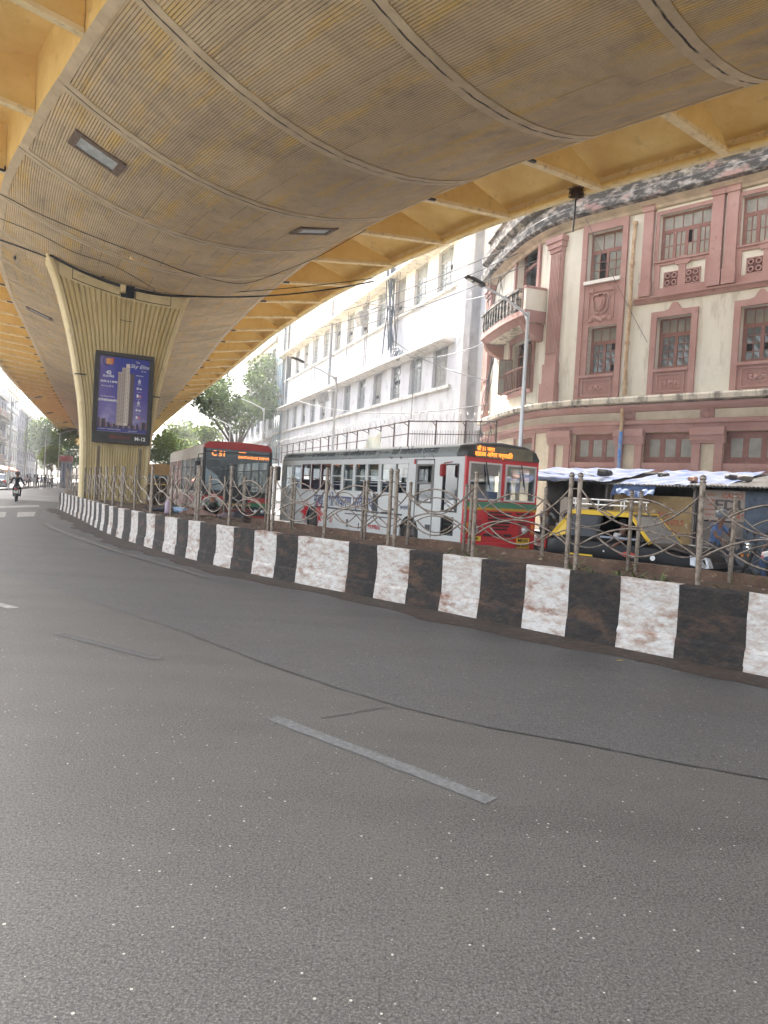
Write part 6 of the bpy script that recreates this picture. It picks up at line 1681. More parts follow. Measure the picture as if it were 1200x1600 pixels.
# ------------------------------------------------------------------ grey and red single-decker
def bus_grey():
    L_, W_ = 12.2, 2.5; hw = W_ / 2
    h = Vector((.513, -.858)); rgt = Vector((-.858, -.513)); cf = Vector((2.07, 19.2)) - rgt * hw
    root = empty('city_bus', (cf.x, cf.y, 0), math.atan2(h.y, h.x), 'pale grey single-decker bus with red front, split windscreen and amber sign', 'bus')
    pg_ = mat('bus_pale_grey', (.60, .61, .59), .45, c2=(.53, .54, .52), scale=1.2, c3=(.34, .31, .27), scale3=2.0, c3r=(.60, .8), stretch=(.5, 1, 1.4)); gr_ = mat('bus_grey_green', (.20, .23, .22), .5, c2=(.25, .27, .26), scale=1.5, c3=(.13, .13, .12), scale3=3)
    red_ = mat('bus_red', (.58, .03, .036), .38, c2=(.50, .026, .032), scale=2, c3=(.25, .05, .04), scale3=5, c3r=(.62, .8)); blk = mat('bus_black', (.022, .022, .022), .5, c2=(.04, .04, .038), scale=5)
    rdk = mat('bus_frame_maroon', (.10, .03, .028), .6); intr = mat('bus_inside', (.24, .25, .24), .8)
    # right side (towards the camera) and left side
    wins = []
    x = -L_ + .28
    for i in range(11):
        wins.append([x, x + .735, 1.66, 2.60]); x += .84
    drv = [-2.30, -1.50, 1.45, 2.55]; qtr = [-1.02, -.30, 1.25, 2.55]; low = [-1.0, -.42, .62, 1.12]
    for sd_ in (-1, 1):
        f = Facade(Path([(-L_, sd_ * hw), (-.06, sd_ * hw)]), 1 if sd_ == 1 else -1); f.world = False
        f.path.p = (lambda a, y=sd_ * hw: Vector((a, y)))        # here a is simply x
        f.path.n = lambda a: Vector((0, 1)); f.path.t = lambda a, w=0: Vector((1, 0))
        hs_ = [list(q) for q in wins] + ([drv, qtr, low] if sd_ == -1 else [[-2.2, -1.3, .5, 2.5], [-1.1, -.3, 1.4, 2.55]])
        wheels_ = [[-3.12, -2.08, 0, 1.06], [-9.72, -8.68, 0, 1.06]]
        mb = MB(); f.wall(mb, -L_, -.06, .36, 2.74, hs_ + wheels_, .06); so_ = mb.build('side_panel', pg_, root)
        for k, q in enumerate(wins):
            wm_ = MB(); t_ = .035
            f.slab(wm_, q[0], q[1], q[3] - t_, q[3], -.06, .012); f.slab(wm_, q[0], q[1], q[2], q[2] + t_, -.06, .012); f.slab(wm_, q[0], q[0] + t_, q[2] + t_, q[3] - t_, -.06, .010); f.slab(wm_, q[1] - t_, q[1], q[2] + t_, q[3] - t_, -.06, .010)
            zm = lerp(q[2], q[3], .55 if k % 3 else .42); f.slab(wm_, q[0] + t_, q[1] - t_, zm - .018, zm + .018, -.05, .006)
            for zb_ in (.22, .32): f.slab(wm_, q[0] + t_, q[1] - t_, q[2] + zb_ - .007, q[2] + zb_ + .007, -.09, -.075)
            wo = wm_.build('window', pg_ if k not in (2, 3, 4) else rdk, root)
            pn = MB(); d_ = -.03; pn.quad(f.w(q[0], zm, d_), f.w(q[1], zm, d_), f.w(q[1], q[3], d_), f.w(q[0], q[3], d_))
            if k in (0, 1, 6, 7): pn.quad(f.w(q[0], q[2], -.045), f.w(q[1], q[2], -.045), f.w(q[1], zm, -.045), f.w(q[0], zm, -.045))
            pn.build('pane', gbus, wo)
        if sd_ == -1:
            dm_ = MB(); q = drv; f.slab(dm_, q[0], q[1], q[3] - .05, q[3], -.05, .014); f.slab(dm_, q[0], q[1], q[2], q[2] + .05, -.05, .014); f.slab(dm_, q[0], q[0] + .05, q[2], q[3], -.05, .011); f.slab(dm_, q[1] - .05, q[1], q[2], q[3], -.05, .011); f.slab(dm_, q[0], q[1], 1.98, 2.03, -.05, .008)
            f.slab(dm_, q[0] - .06, q[0] - .03, .5, 2.68, 0, .012); f.slab(dm_, q[1] + .03, q[1] + .06, .5, 2.68, 0, .012); f.slab(dm_, q[0] - .06, q[1] + .06, 2.66, 2.69, 0, .03)
            do = dm_.build('driver_door', mat('door_edge', (.16, .15, .14), .7), root)
            pn = MB(); pn.quad(f.w(q[0], q[2], -.03), f.w(q[1], q[2], -.03), f.w(q[1], 2.0, -.03), f.w(q[0], 2.0, -.03)); pn.build('pane', gbus, do)
            qm = MB()
            for q in (qtr, low): f.slab(qm, q[0], q[1], q[3] - .04, q[3], -.05, .014); f.slab(qm, q[0], q[1], q[2], q[2] + .04, -.05, .014); f.slab(qm, q[0], q[0] + .04, q[2], q[3], -.05, .011); f.slab(qm, q[1] - .04, q[1], q[2], q[3], -.05, .011)
            qo = qm.build('window', blk, root); pn = MB()
            for q in (qtr, low): pn.quad(f.w(q[0], q[2], -.03), f.w(q[1], q[2], -.03), f.w(q[1], q[3], -.03), f.w(q[0], q[3], -.03))
            pn.build('pane', gbus, qo)
            # wheel-arch red flames, skirt line, small fittings
            for cx in (-9.2,):
                pts = [(.56, 0), (.62, .28), (.86, .22), (.70, .42), (1.05, .50), (.72, .62), (.80, .86), (.52, .74), (.46, .98)]
                for s_ in (-1, 1):
                    fl = MB(); arc = [(.54 * math.cos(a), .02 + .54 * math.sin(a)) for a in [0.02 + i * .16 for i in range(7)]]
                    poly = [(cx + s_ * px_, -hw - .006, .5 + pz_ - .2) for px_, pz_ in pts] + [(cx + s_ * ax, -hw - .006, .5 + az) for ax, az in arc[::-1]]
                    fl.add(poly, [tuple(range(len(poly)))]); fl.build('red_flame_decal', red_, root)
            sk_ = MB(); sk_.box((-6, -hw - .008, 1.05), (6.0, .012, .05)); sk_.box((-5.0, -hw - .01, .92), (3.2, .01, .03)); sk_.box((-1.62, -hw - .01, .78), (.22, .02, .14)); sk_.box((-4.6, -hw - .01, 1.36), (.32, .012, .55)); sk_.box((-6.4, -hw - .008, .60), (.10, .01, .26)); sk_.box((-5.6, -hw - .008, .55), (.05, .01, .2))
            sk_.build('trim_strip', mat('trim_dark', (.06, .06, .06), .7), root)
            navy = mat('paint_navy', (.035, .04, .14), .6, c2=(.16, .17, .24), scale=12)
            def st(body, size, x_, z_, m_=navy, **k): return text('lettering', body, size, root, frame((x_, -hw - .009, z_), (1, 0, 0), (0, 0, 1)), m_, **k)
            st('मुंबई सुशोभीकरण प्रकल्प', .52, -6.9, 1.30, bold=.012, sx=.86); st('टपाल जी. 7', .20, -5.35, 1.52)
            st('बृहन्मुंबई', .13, -2.9, 1.28); st('मार्गिका', .10, -3.6, 1.18)
            rt_ = mat('paint_red_text', (.5, .03, .03), .6); st('37', .26, -7.6, .62, rt_); st('MUMBAI', .2, -4.6, .58, rt_)
            rf_t = mat('roof_print', (.03, .04, .05), .6)
            for x_, s_ in ((-11.2, .26), (-8.6, .26), (-5.9, .30), (-2.6, .34)):
                text('lettering', 'मुंबई सुशोभीकरण प्रकल्प' if s_ > .25 else 'माझी वसुंधरा', s_, root, frame((x_, -hw + .035, 2.90), (1, 0, 0), (0, .34, 1)), rf_t, sx=.75)
            for x_ in (-9.9, -7.2, -4.3): text('lettering', 'सेवा अभियान', .17, root, frame((x_, -hw + .035, 2.88), (1, 0, 0), (0, .34, 1)), rf_t, sx=.8)
            for x_, z_ in ((-1.25, 2.46), (-1.25, 1.2)): pass
            rm = MB(); rm.box((-.72, -hw - .22, 2.36), (.10, .20, .34), bev=.04); rm.tube([(-.6, -hw, 2.6), (-.7, -hw - .22, 2.55)], .015, 5); rm.build('side_mirror', mat('mirror_red', (.35, .03, .03), .5), root)
            lt = MB(); lt.box((-2.42, -hw - .02, 2.62), (.06, .03, .14)); lt.build('marker_lamp', redl, root)
    # roof: rounded cove and crown
    rf_ = MB(); cross = [(-hw, 2.74), (-hw - .01, 2.80), (-hw + .10, 3.02), (-hw + .42, 3.13), (0, 3.18), (hw - .42, 3.13), (hw - .10, 3.02), (hw + .01, 2.80), (hw, 2.74)]
    xs = [-L_ - .0, -L_ + .04, -L_ + .25, -1.0, -.42]
    sc = [(.9, .12), (.97, .05), (1, 0), (1, 0), (1, 0)]
    vs_ = []; fs_ = []
    for x_, (k_, dz) in zip(xs, sc): vs_ += [(x_, y * k_, z - dz * (z > 2.8)) for y, z in cross]
    m = len(cross)
    for i in range(len(xs) - 1): fs_ += [(i * m + j, i * m + j + 1, (i + 1) * m + j + 1, (i + 1) * m + j) for j in range(m - 1)]
    fs_.append(tuple(range(m))); rf_.add(vs_, fs_, 0, True); rf_.build('roof', gr_, root, fixn=True)
    # front cap carrying the destination sign
    vs_ = []; fs_ = []; xs = [-.42, -.12, .0, .02]; sc = [(1.0, .02), (1.0, .0), (.985, -.04), (.985, -.10)]
    for x_, (k_, dz) in zip(xs, sc): vs_ += [(x_, y * k_ * 1.004, (z + .012 + (dz if z > 2.8 else 0)) if z > 2.78 else z) for y, z in cross]
    for i in range(len(xs) - 1): fs_ += [(i * m + j, i * m + j + 1, (i + 1) * m + j + 1, (i + 1) * m + j) for j in range(m - 1)]
    mb = MB(); mb.add(vs_, fs_, 0, True); n0 = 3 * m; mb.add([vs_[n0 + j] for j in range(m)], [tuple(range(m))]); co_ = mb.build('front_cap', blk, root, fixn=True)
    sg_ = MB(); sg_.box((.028, 0, 2.90), (.02, 1.98, .33)); so2 = sg_.build('destination_sign', mat('sign_smoke', (.12, .115, .09), .12, c2=(.20, .17, .11), scale=2), root)
    FM = lambda y, z, x_=.041: frame((x_, y, z), (0, 1, 0), (0, 0, 1))
    text('lettering', 'सी 51 मार्ग', .15, so2, FM(-.66, 2.97), led, bold=.001, sx=.9); text('lettering', 'वडाळा आगार मर्यादित', .165, so2, FM(-.38, 2.83), led, bold=.001, sx=.92)
    # front face
    def fq(mb, y0, y1, z0, z1, x_, mi=0): mb.quad((x_, y0, z0), (x_, y1, z0), (x_, y1, z1), (x_, y0, z1), mi)
    ws = [[-1.16, -.07, 1.62, 2.62], [.07, 1.16, 1.62, 2.62]]
    fm_ = MB(); ys = [-hw, -1.16, -.07, .07, 1.16, hw]
    for i in range(5):
        if i in (1, 3): fq(fm_, ys[i], ys[i + 1], 2.62, 2.76, 0); fq(fm_, ys[i], ys[i + 1], .38, 1.62, 0)
        else: fq(fm_, ys[i], ys[i + 1], .38, 2.76, 0)
    for y in (-hw, hw): fm_.quad((0, y, .38), (-.08, y, .38), (-.08, y, 2.76), (0, y, 2.76))
    fo = fm_.build('front_panel', red_, root)
    wht = mat('rubber_pale', (.60, .56, .54), .6)
    for q in ws:
        b_ = MB(); y0, y1, z0, z1 = q; t_ = .045
        b_.box((.01, (y0 + y1) / 2, z1 - t_ / 2), (.05, y1 - y0, t_)); b_.box((.01, (y0 + y1) / 2, z0 + t_ / 2), (.05, y1 - y0, t_)); b_.box((.009, y0 + t_ / 2, (z0 + z1) / 2), (.05, t_, z1 - z0 - 2 * t_)); b_.box((.009, y1 - t_ / 2, (z0 + z1) / 2), (.05, t_, z1 - z0 - 2 * t_))
        wo = b_.build('windscreen', wht, root); pn = MB(); fq(pn, y0, y1, z0, z1, .005); pn.build('pane', gwind, wo)
        wp = MB(); yw = (y0 + y1) / 2 - .02; wp.tube([(.05, yw, z1 + .02), (.07, yw + .10, z0 + .42)], .016, 5); wp.tube([(.06, yw + .05, z1 - .18), (.06, yw + .17, z0 + .30)], .012, 5); wp.build('wiper', black, root)
    st2 = MB(); st2.box((.012, 0, 1.505), (.02, W_ + .012, .15)); st2.build('green_band', mat('bus_green', (.05, .22, .12), .5, c2=(.09, .2, .13), scale=4), root)
    st2 = MB(); st2.box((.012, 0, 1.395), (.024, W_ + .014, .068)); st2.build('yellow_band', mat('bus_yellow', (.62, .34, .03), .5, c2=(.5, .25, .03), scale=4), root)
    gm = MB()
    for i, (z, w_, c_) in enumerate(((1.30, .78, -.25), (1.21, .80, -.25), (1.12, .78, -.25), (1.03, .74, -.25), (.94, .66, -.25), (.86, .52, -.25), (1.30, .5, .55), (1.21, .46, .55), (1.12, .4, .55), (1.03, .34, .5))): gm.box((.012, c_ + .22, z), (.03, w_, .042))
    for y in (-.42, -.08, .26): gm.box((.012, y, .70), (.03, .27, .07))
    gm.build('grille', mat('grille_dark', (.05, .018, .02), .7), root)
    ribm = MB()
    for z in (1.255, 1.165, 1.075, .985): ribm.box((.015, -.03, z), (.035, 1.0, .018))
    ribm.build('grille_rib', red_, root)
    for y in (-.86, .86): headlamp(root, (.02, y, .86), .115)
    lsm = mat('lamp_surround_red', (.36, .03, .035), .5)
    for y in (-.86, .86): bz = MB(); bz.box((.008, y, .86), (.02, .42, .50), bev=.008); bz.build('lamp_surround', lsm, root)
    vz = MB(); fq(vz, -1.12, -.11, 2.28, 2.58, -.05); vz.build('sun_visor_film', mat('visor_blue', (.03, .05, .16), .5), root)
    vz = MB(); fq(vz, -1.12, -.11, 1.64, 1.86, -.04); vz.build('dash_cloth', mat('dash_blue', (.26, .34, .52), .7), root)
    for y in (-1.14, 1.14):
        mb = MB(); mb.box((.015, y, .95), (.03, .10, .12), bev=.01); mb.box((.015, y, .80), (.03, .10, .12), bev=.01); mb.build('indicator', amberl, root)
    for y in (-.55, .58):
        pass
    for (y, w_, a_, b2) in ((.82, .46, 'MH.01', 'AP 0757'), (-.86, .42, 'MH.01', None)):
        pb_ = MB(); pb_.box((.02, y, .50 if b2 else .60), (.02, w_, .28 if b2 else .12)); po_ = pb_.build('number_plate', platem, root)
        if b2: text('lettering', a_, .135, po_, FM(y, .57, .033), platet, bold=.003); text('lettering', b2, .135, po_, FM(y, .44, .033), platet, bold=.003)
        else: text('lettering', a_, .10, po_, FM(y, .60, .033), platet, bold=.003)
    bp_ = MB(); bp_.box((-.02, 0, .42), (.10, W_, .18), bev=.03); bp_.build('bumper', red_, root)
    # inside
    flr = MB(); flr.box((-L_ / 2, 0, .92), (L_ - .2, W_ - .1, .06)); flr.box((-L_ / 2, 0, .6), (L_ - .4, W_ - .5, .4)); flr.build('floor', intr, root)
    rr_ = MB(); rr_.box((-L_ + .02, 0, .95), (.04, W_ - .02, 1.2)); rr_.box((-L_ + .02, 0, 2.65), (.04, W_ - .02, .24)); rr_.box((-L_ + .018, -hw + .1, 2.05), (.04, .2, 1.0)); rr_.box((-L_ + .018, hw - .1, 2.05), (.04, .2, 1.0)); rr_.build('rear_panel', pg_, root)
    seats(root, -L_ + 1, -3.0, W_, .95, mat('seat_blue', (.06, .07, .10), .8), 9)
    db_ = MB(); db_.box((-.35, 0, 1.35), (.5, W_ - .2, .5), bev=.06); db_.tube([(-.75 + .16 * math.cos(a) * .5, -.55 + .24 * math.sin(a), 1.72 + .16 * math.cos(a)) for a in [i * pi / 8 for i in range(16)]], .018, 6, 0, True, True); db_.build('dashboard', mat('dash_grey', (.10, .10, .10), .8), root)
    pt_ = MB(); pt_.box((-2.5, .3, 1.9), (.05, 1.6, 1.6)); pt_.build('partition', mat('partition_blue', (.14, .17, .26), .6), root)
    for x_ in (-2.6, -9.2):
        for s_ in (-1, 1): wheel(root, x_, s_ * (hw - .17), .50, .28, s_)
    for x_ in (-2.6, -9.2):
        for s_ in (-1, 1):
            aw = MB(); pr = [(.55 * math.cos(a), .55 * math.sin(a)) for a in [i * pi / 12 for i in range(13)]]
            for (a0, b0), (a1, b1) in zip(pr, pr[1:]): aw.quad((x_ + a0, s_ * hw, .5 + b0), (x_ + a1, s_ * hw, .5 + b1), (x_ + a1, s_ * (hw - .45), .5 + b1), (x_ + a0, s_ * (hw - .45), .5 + b0))
            aw.build('wheel_arch', blk, root)
    for x_ in (-2.6, -9.2):
        for s_ in (-1, 1):
            ap = MB(); pr = [(.55 * math.cos(a), .5 + .55 * math.sin(a)) for a in [i * pi / 16 for i in range(17)]]   # closes the square cut round the arch
            for (a0, b0), (a1, b1) in zip(pr, pr[1:]):
                ap.quad((x_ + a0 * .945, s_ * hw, b0), (x_ + a1 * .945, s_ * hw, b1), (x_ + a1 * .945, s_ * hw, 1.07), (x_ + a0 * .945, s_ * hw, 1.07))
            ap.build('arch_panel', pg_, root)
    return root
bus_grey()

# ------------------------------------------------------------------ red-roofed bus with a deep windscreen
def bus_red():
    L_, W_ = 10.8, 2.55; hw = W_ / 2; h = Vector((.385, -.923)); k_ = 1.10
    cf = Vector((-5.62, 27.85)); root = empty('city_bus', (cf.x, cf.y, 0), math.atan2(h.y, h.x), 'red-roofed city bus with deep black windscreen, LED sign and red green bumper', 'bus')
    cr = mat('bus_cream', (.56, .50, .42), .5, c2=(.45, .40, .33), scale=1.2, c3=(.32, .26, .2), scale3=2.5); red_ = mat('bus_roof_red', (.42, .03, .025), .4, c2=(.33, .03, .025), scale=2); blk = MATS['bus_black']
    pk = mat('bus_ad_pink', (.42, .10, .11), .5, c2=(.55, .5, .45), scale=1.2)
    for sd_ in (-1, 1):
        mb = MB(); y = sd_ * hw
        mb.box((-L_ / 2, y * .99, .85), (L_ - .1, .05, 1.0)); mb.box((-L_ / 2, y * .99, 2.86), (L_ - .1, .05, .42))
        for i in range(8): mb.box((-L_ + .12 + i * (L_ - .6) / 7, y * .99, 2.0), (.12, .045, 1.32))
        mb.build('side_panel', cr, root)
        for i in range(7):
            x0 = -L_ + .18 + i * (L_ - .6) / 7; x1 = x0 + (L_ - .6) / 7 - .12
            wm_ = MB(); wm_.box(((x0 + x1) / 2, y * .988, 2.3), (x1 - x0, .03, .04)); wo = wm_.build('window', blk, root)
            pn = MB(); pn.quad((x0, y * .985, 1.35), (x1, y * .985, 1.35), (x1, y * .985, 2.65), (x0, y * .985, 2.65)); pn.build('pane', gbus if i > 2 else mat('tint_red' + str(i) + str(sd_), (.30, .08, .08), .2, c2=(.2, .2, .2), scale=2), wo)
        dc = MB(); dc.box((-6.5, y * 1.012, .95), (5.2, .01, .5)); dc.box((-2.8, y * 1.012, 1.0), (1.6, .01, .34)); dc.build('advert_decal', pk, root)
    rf = MB(); rf.prism([(-hw, 2.98), (-hw + .03, 3.10), (-hw + .18, 3.20), (0, 3.26), (hw - .18, 3.20), (hw - .03, 3.10), (hw, 2.98)], -L_, -.35, 'x'); rf.build('roof', cr, root, fixn=True)
    rc = MB(); rc.prism([(-hw - .005, 2.99), (-hw + .03, 3.12), (-hw + .18, 3.23), (0, 3.28), (hw - .18, 3.23), (hw - .03, 3.12), (hw + .005, 2.99)], -.36, .06, 'x'); rc.build('roof_cap', red_, root, fixn=True)
    fr = MB(); fr.box((-.02, 0, 1.22), (.10, W_, .42), bev=.03); fr.build('black_apron', blk, root)
    pn = MB(); pn.quad((.02, -hw + .03, 1.40), (.02, hw - .03, 1.40), (.0, hw - .03, 3.0), (.0, -hw + .03, 3.0)); pn.build('windscreen', gwd, root)
    pil = MB()
    for s_ in (-1, 1): pil.box((-.03, s_ * (hw - .03), 2.2), (.12, .10, 1.62))
    pil.box((.0, 0, 2.86), (.05, W_ - .14, .05)); pil.build('pillar', blk, root)
    sg = MB(); sg.box((-.08, 0, 2.78), (.05, W_ - .25, .42)); so_ = sg.build('destination_sign', mat('sign_black', (.015, .015, .014), .3), root)
    FM = lambda y, z, x_=-.052: frame((x_, y, z), (0, 1, 0), (0, 0, 1))
    text('lettering', 'C 51', .27, so_, FM(-.72, 2.80), led, bold=.010); text('lettering', 'वडाळा', .11, so_, FM(.16, 2.88), led, bold=.004); text('lettering', 'SANTACRUZ DEPOT', .13, so_, FM(.62, 2.72), led, bold=.006)
    for (z0, z1, m_, nm) in ((1.02, 1.22, red_, 'red_band'), (.86, 1.02, mat('bus2_green', (.03, .16, .07), .5), 'green_band')):
        for s_ in (-1, 1): mb = MB(); mb.box((.04, s_ * (hw - .42), (z0 + z1) / 2), (.06, .84, z1 - z0)); mb.build(nm, m_, root)
    mb = MB(); mb.box((.05, 0, .93), (.05, 1.1, .05)); mb.build('yellow_strip', mat('strip_gold', (.55, .33, .08), .4), root)
    mb = MB(); mb.box((.0, 0, .62), (.12, W_, .46), bev=.04); mb.build('bumper', blk, root)
    mb = MB(); mb.box((.03, 0, .42), (.10, W_ * .99, .24), bev=.04); mb.build('lower_bumper', red_, root)
    mb = MB()
    for z in (.76, .68, .6): mb.box((.07, 0, z), (.03, 1.2, .035))
    mb.build('grille', mat('grille_red', (.3, .05, .04), .5), root)
    for s_ in (-1, 1):
        headlamp(root, (.065, s_ * (hw - .26), .70), .075); headlamp(root, (.065, s_ * (hw - .52), .70), .075)
        rm = MB(); rm.tube([(.0, s_ * hw, 2.75), (.18, s_ * (hw + .22), 2.72), (.2, s_ * (hw + .24), 2.5)], .02, 5); rm.box((.2, s_ * (hw + .24), 2.2), (.12, .2, .55), bev=.04); rm.build('side_mirror', blk, root)
    rd = MB(); rd.lathe([(.0, .02), (.17, .02), (.19, 0)], (0, 0, 0), 16, 0, frame((.07, -hw + .42, 1.12), (0, 1, 0), (0, 0, 1))); bo_ = rd.build('red_roundel', mat('roundel', (.55, .02, .05), .4), root)
    text('lettering', 'BEST', .10, bo_, frame((.096, -hw + .42, 1.12), (0, 1, 0), (0, 0, 1)), white)
    wp = MB(); wp.tube([(.06, .05, 1.48), (.07, -.5, 1.72), (.06, -1.0, 1.60)], .016, 5); wp.tube([(.06, 0, 1.45), (.07, .3, 1.7)], .014, 5); wp.build('wiper', black, root)
    fl = MB(); fl.box((-L_ / 2, 0, .55), (L_ - .3, W_ - .15, .3)); fl.build('floor', MATS['bus_inside'], root)
    mb = MB(); mb.box((-L_ + .03, 0, 1.9), (.06, W_, 2.2)); mb.build('rear_panel', cr, root)
    seats(root, -L_ + 1, -2.5, W_, .6, MATS['seat_blue'], 8)
    db = MB(); db.box((-.3, 0, 1.22), (.5, W_ - .2, .4), bev=.05); db.build('dashboard', MATS['dash_grey'], root)
    # silver sun sheet leaning in the windscreen
    ss_ = MB(); ss_.quad((-.06, -1.15, 1.45), (-.06, -.35, 1.42), (-.10, -.75, 2.0), (-.10, -1.18, 2.25)); ss_.build('sun_sheet', mat('sun_sheet', (.6, .66, .72), .3, .3), root)
    for x_ in (-2.2, -8.0):
        for s_ in (-1, 1): wheel(root, x_, s_ * (hw - .16), .48, .28, s_)
    for x_ in (-2.2, -8.0):
        for s_ in (-1, 1): aw = MB(); aw.lathe([(.53, -.005), (.0, -.005)], (0, 0, 0), 20, 0, Matrix.Translation((x_, s_ * (hw + .006), .5)) @ Matrix.Rotation(R(90), 4, 'X')); aw.build('wheel_arch', dark, root)
    dp = person('person', sit(1.05, (.35, .2, .25), (.35, -.2, .25)), pmat('shirt_khaki', (.28, .22, .14)), pmat('trouser_khaki', (.2, .16, .1)), black, 'bus driver in khaki behind the windscreen of the red-roofed bus', loc=(cf.x - h.x * .85 + .923 * -.6, cf.y - h.y * .85 + .385 * -.6, 0), rz=math.atan2(h.y, h.x))
    return root
bus_red()

# ------------------------------------------------------------------ cars
def car(name, label, loc, rz, body_m, roof_m, cat='car', L_=3.75, W_=1.56, H_=1.50, group=None, taxi=False, nose=1.0):
    root = empty(name, (*loc, 0), rz, label, cat, group); hw = W_ / 2
    # lower body lofted along its length; front at x=0
    st = [(.02, .34, .58, .60), (-.05, .26, .72, .70), (-.22, .22, .80, .755), (-.55, .20, .865, .775), (-1.05, .19, .93, .78), (-1.9, .19, .95, .78), (-2.8, .19, .96, .78), (-3.35, .22, .97, .76), (-3.6, .27, .93, .73), (-3.70, .36, .80, .66)]
    k = L_ / 3.75; q = hw / .78
    vs_ = []; fs_ = []
    for x, zl, zb, w_ in st:
        w_ *= q; x *= k; half = [(w_ * .86, zl), (w_ * .98, zl + .10), (w_, zl + (zb - zl) * .5), (w_ * .985, zb - .10), (w_ * .93, zb - .015), (w_ * .55, zb + .012)]
        ring = [(x, y, z) for y, z in half] + [(x, -y, z) for y, z in half[::-1]]
        vs_ += ring
    m = 12
    for i in range(len(st) - 1):
        for j in range(m): fs_.append((i * m + j, i * m + (j + 1) % m, (i + 1) * m + (j + 1) % m, (i + 1) * m + j))
    fs_ += [tuple(range(m))[::-1], tuple(range((len(st) - 1) * m, len(st) * m))]
    # cut shading breaks at the wheel arches with dark discs later
    mb = MB(); mb.add(vs_, fs_, 0, True); mb.build('body', body_m, root, fixn=True)
    zb, zt = .955, H_ - .05; wb, wt = hw * .92, hw * .76
    A = [(-1.05 * k, zb - .02), (-1.62 * k, zt - .02), (-2.1 * k, zt + .03), (-3.05 * k, zt), (-3.52 * k, zb)]
    ps = MB(); xm = -2.35 * k; xr = -3.18 * k
    def pl(x0, x1, w0, w1, z0, z1, t=.07):
        for s_ in (-1, 1): ps.bar((x0, s_ * w0, z0), (x1, s_ * w1, z1), t, .055)
    pl(-1.12 * k, -1.66 * k, wb, wt, zb - .02, zt, .05); pl(-3.55 * k, -3.08 * k, wb * .97, wt, zb - .04, zt, .09)
    for s_ in (-1, 1):
        ps.bar((-1.64 * k, s_ * wt, zt - .01), (-3.10 * k, s_ * wt, zt - .0), .08, .09)
        T_ = lambda x, w__, z, o: (x, s_ * (w__ + o), z)
        q4 = [(xr + .02, wb, zb - .02), (xr + .12, wt, zt), (-3.08 * k, wt, zt), (-3.54 * k, wb * .97, zb - .02)]
        ps.add([T_(x, w__, z, .02) for x, w__, z in q4] + [T_(x, w__, z, -.02) for x, w__, z in q4], [(0, 1, 2, 3), (7, 6, 5, 4), (0, 4, 5, 1), (1, 5, 6, 2), (2, 6, 7, 3), (3, 7, 4, 0)])
    ps.build('pillar', roof_m, root)
    pb_ = MB()
    for s_ in (-1, 1): pb_.bar((xm, s_ * (wb + .003), zb - .02), (xm, s_ * (wt + .003), zt - .05), .075, .06); pb_.bar((-1.18 * k, s_ * (wb + .004), zb - .01), (-3.2 * k, s_ * (wb + .004), zb - .01), .05, .06)
    pb_.build('door_frame', body_m, root)
    rm = MB(); xs = [-1.60 * k, -1.75 * k, -2.2 * k, -2.8 * k, -3.05 * k, -3.14 * k]; dz = [0, .035, .055, .055, .035, 0]; vs_ = []; fs_ = []
    for x, d in zip(xs, dz): vs_ += [(x, y * wt * 1.06, zt + d * (1 - abs(y) ** 2.5) + .015) for y in (-1, -.75, -.4, 0, .4, .75, 1)]
    for i in range(5): fs_ += [(i * 7 + j, i * 7 + j + 1, i * 7 + 8 + j, i * 7 + 7 + j) for j in range(6)]
    rm.add(vs_, fs_, 0, True); rm.add([(x, y, z - .05) for x, y, z in vs_], [f[::-1] for f in fs_], 0, True); rm.build('roof', roof_m, root)
    ws = MB(); ws.quad((-1.10 * k, -wb * .97, zb - .01), (-1.10 * k, wb * .97, zb - .01), (-1.64 * k, wt * .97, zt), (-1.64 * k, -wt * .97, zt)); ws.build('windscreen', gcar if not taxi else mat('sky_reflect_screen', (.24, .25, .25), .12, c2=(.14, .15, .155), scale=2, spec=.8), root)  # taxi screen: reflected light painted as an opaque blue-grey
    rw = MB(); rw.quad((-3.56 * k, -wb * .9, zb - .02), (-3.56 * k, wb * .9, zb - .02), (-3.10 * k, wt * .95, zt), (-3.10 * k, -wt * .95, zt)); rw.build('rear_window', gcar if not taxi else mat('cabin_shade_rear', (.012, .013, .014), .15, spec=.3), root)  # taxi rear pane blackened to stand for the dark cabin
    cabin_shade = MATS['cabin_shade_pane'] if 'cabin_shade_pane' in MATS else mat('cabin_shade_pane', (.010, .011, .012), .15, spec=.3)  # opaque near-black panes paint the cabin's shade onto the taxi windows
    for s_ in (-1, 1):
        for (a, b) in (((-1.22 * k, -1.70 * k), (xm + .03, xm + .03)), ((xm - .03, xm - .03), (xr + .04, xr + .14))):
            if taxi and s_ == -1: z_t = zb + .06 if a[0] > xm else zt
            else: z_t = zt
            pn = MB(); f = (z_t - zb) / (zt - zb); 
            pn.quad((a[0], s_ * wb, zb), (b[0], s_ * wb, zb), (lerp(b[0], b[1], f), s_ * lerp(wb, wt, f), z_t), (lerp(a[0], a[1], f), s_ * lerp(wb, wt, f), z_t)); pn.build('side_window', cabin_shade if taxi and not (s_ == -1 and a[0] > xm) else gcar, root)
    for s_ in (-1, 1):
        hl_ = MB(); hl_.add([(.035, s_ * hw * .42, .55), (.0, s_ * hw * .86, .55), (-.24, s_ * hw * .975, .60), (-.26, s_ * hw * .955, .78), (-.10, s_ * hw * .84, .775), (-.03, s_ * hw * .44, .735)], [(0, 1, 4, 5), (1, 2, 3, 4)], 0, True)
        hl_.v = [v + Vector((.012, s_ * .012, .004)) for v in hl_.v]; hl_.build('headlight', mat('car_lamp', (.55, .56, .57), .12, .3, c2=(.3, .3, .3), scale=18) if 'car_lamp' not in MATS else MATS['car_lamp'], root)
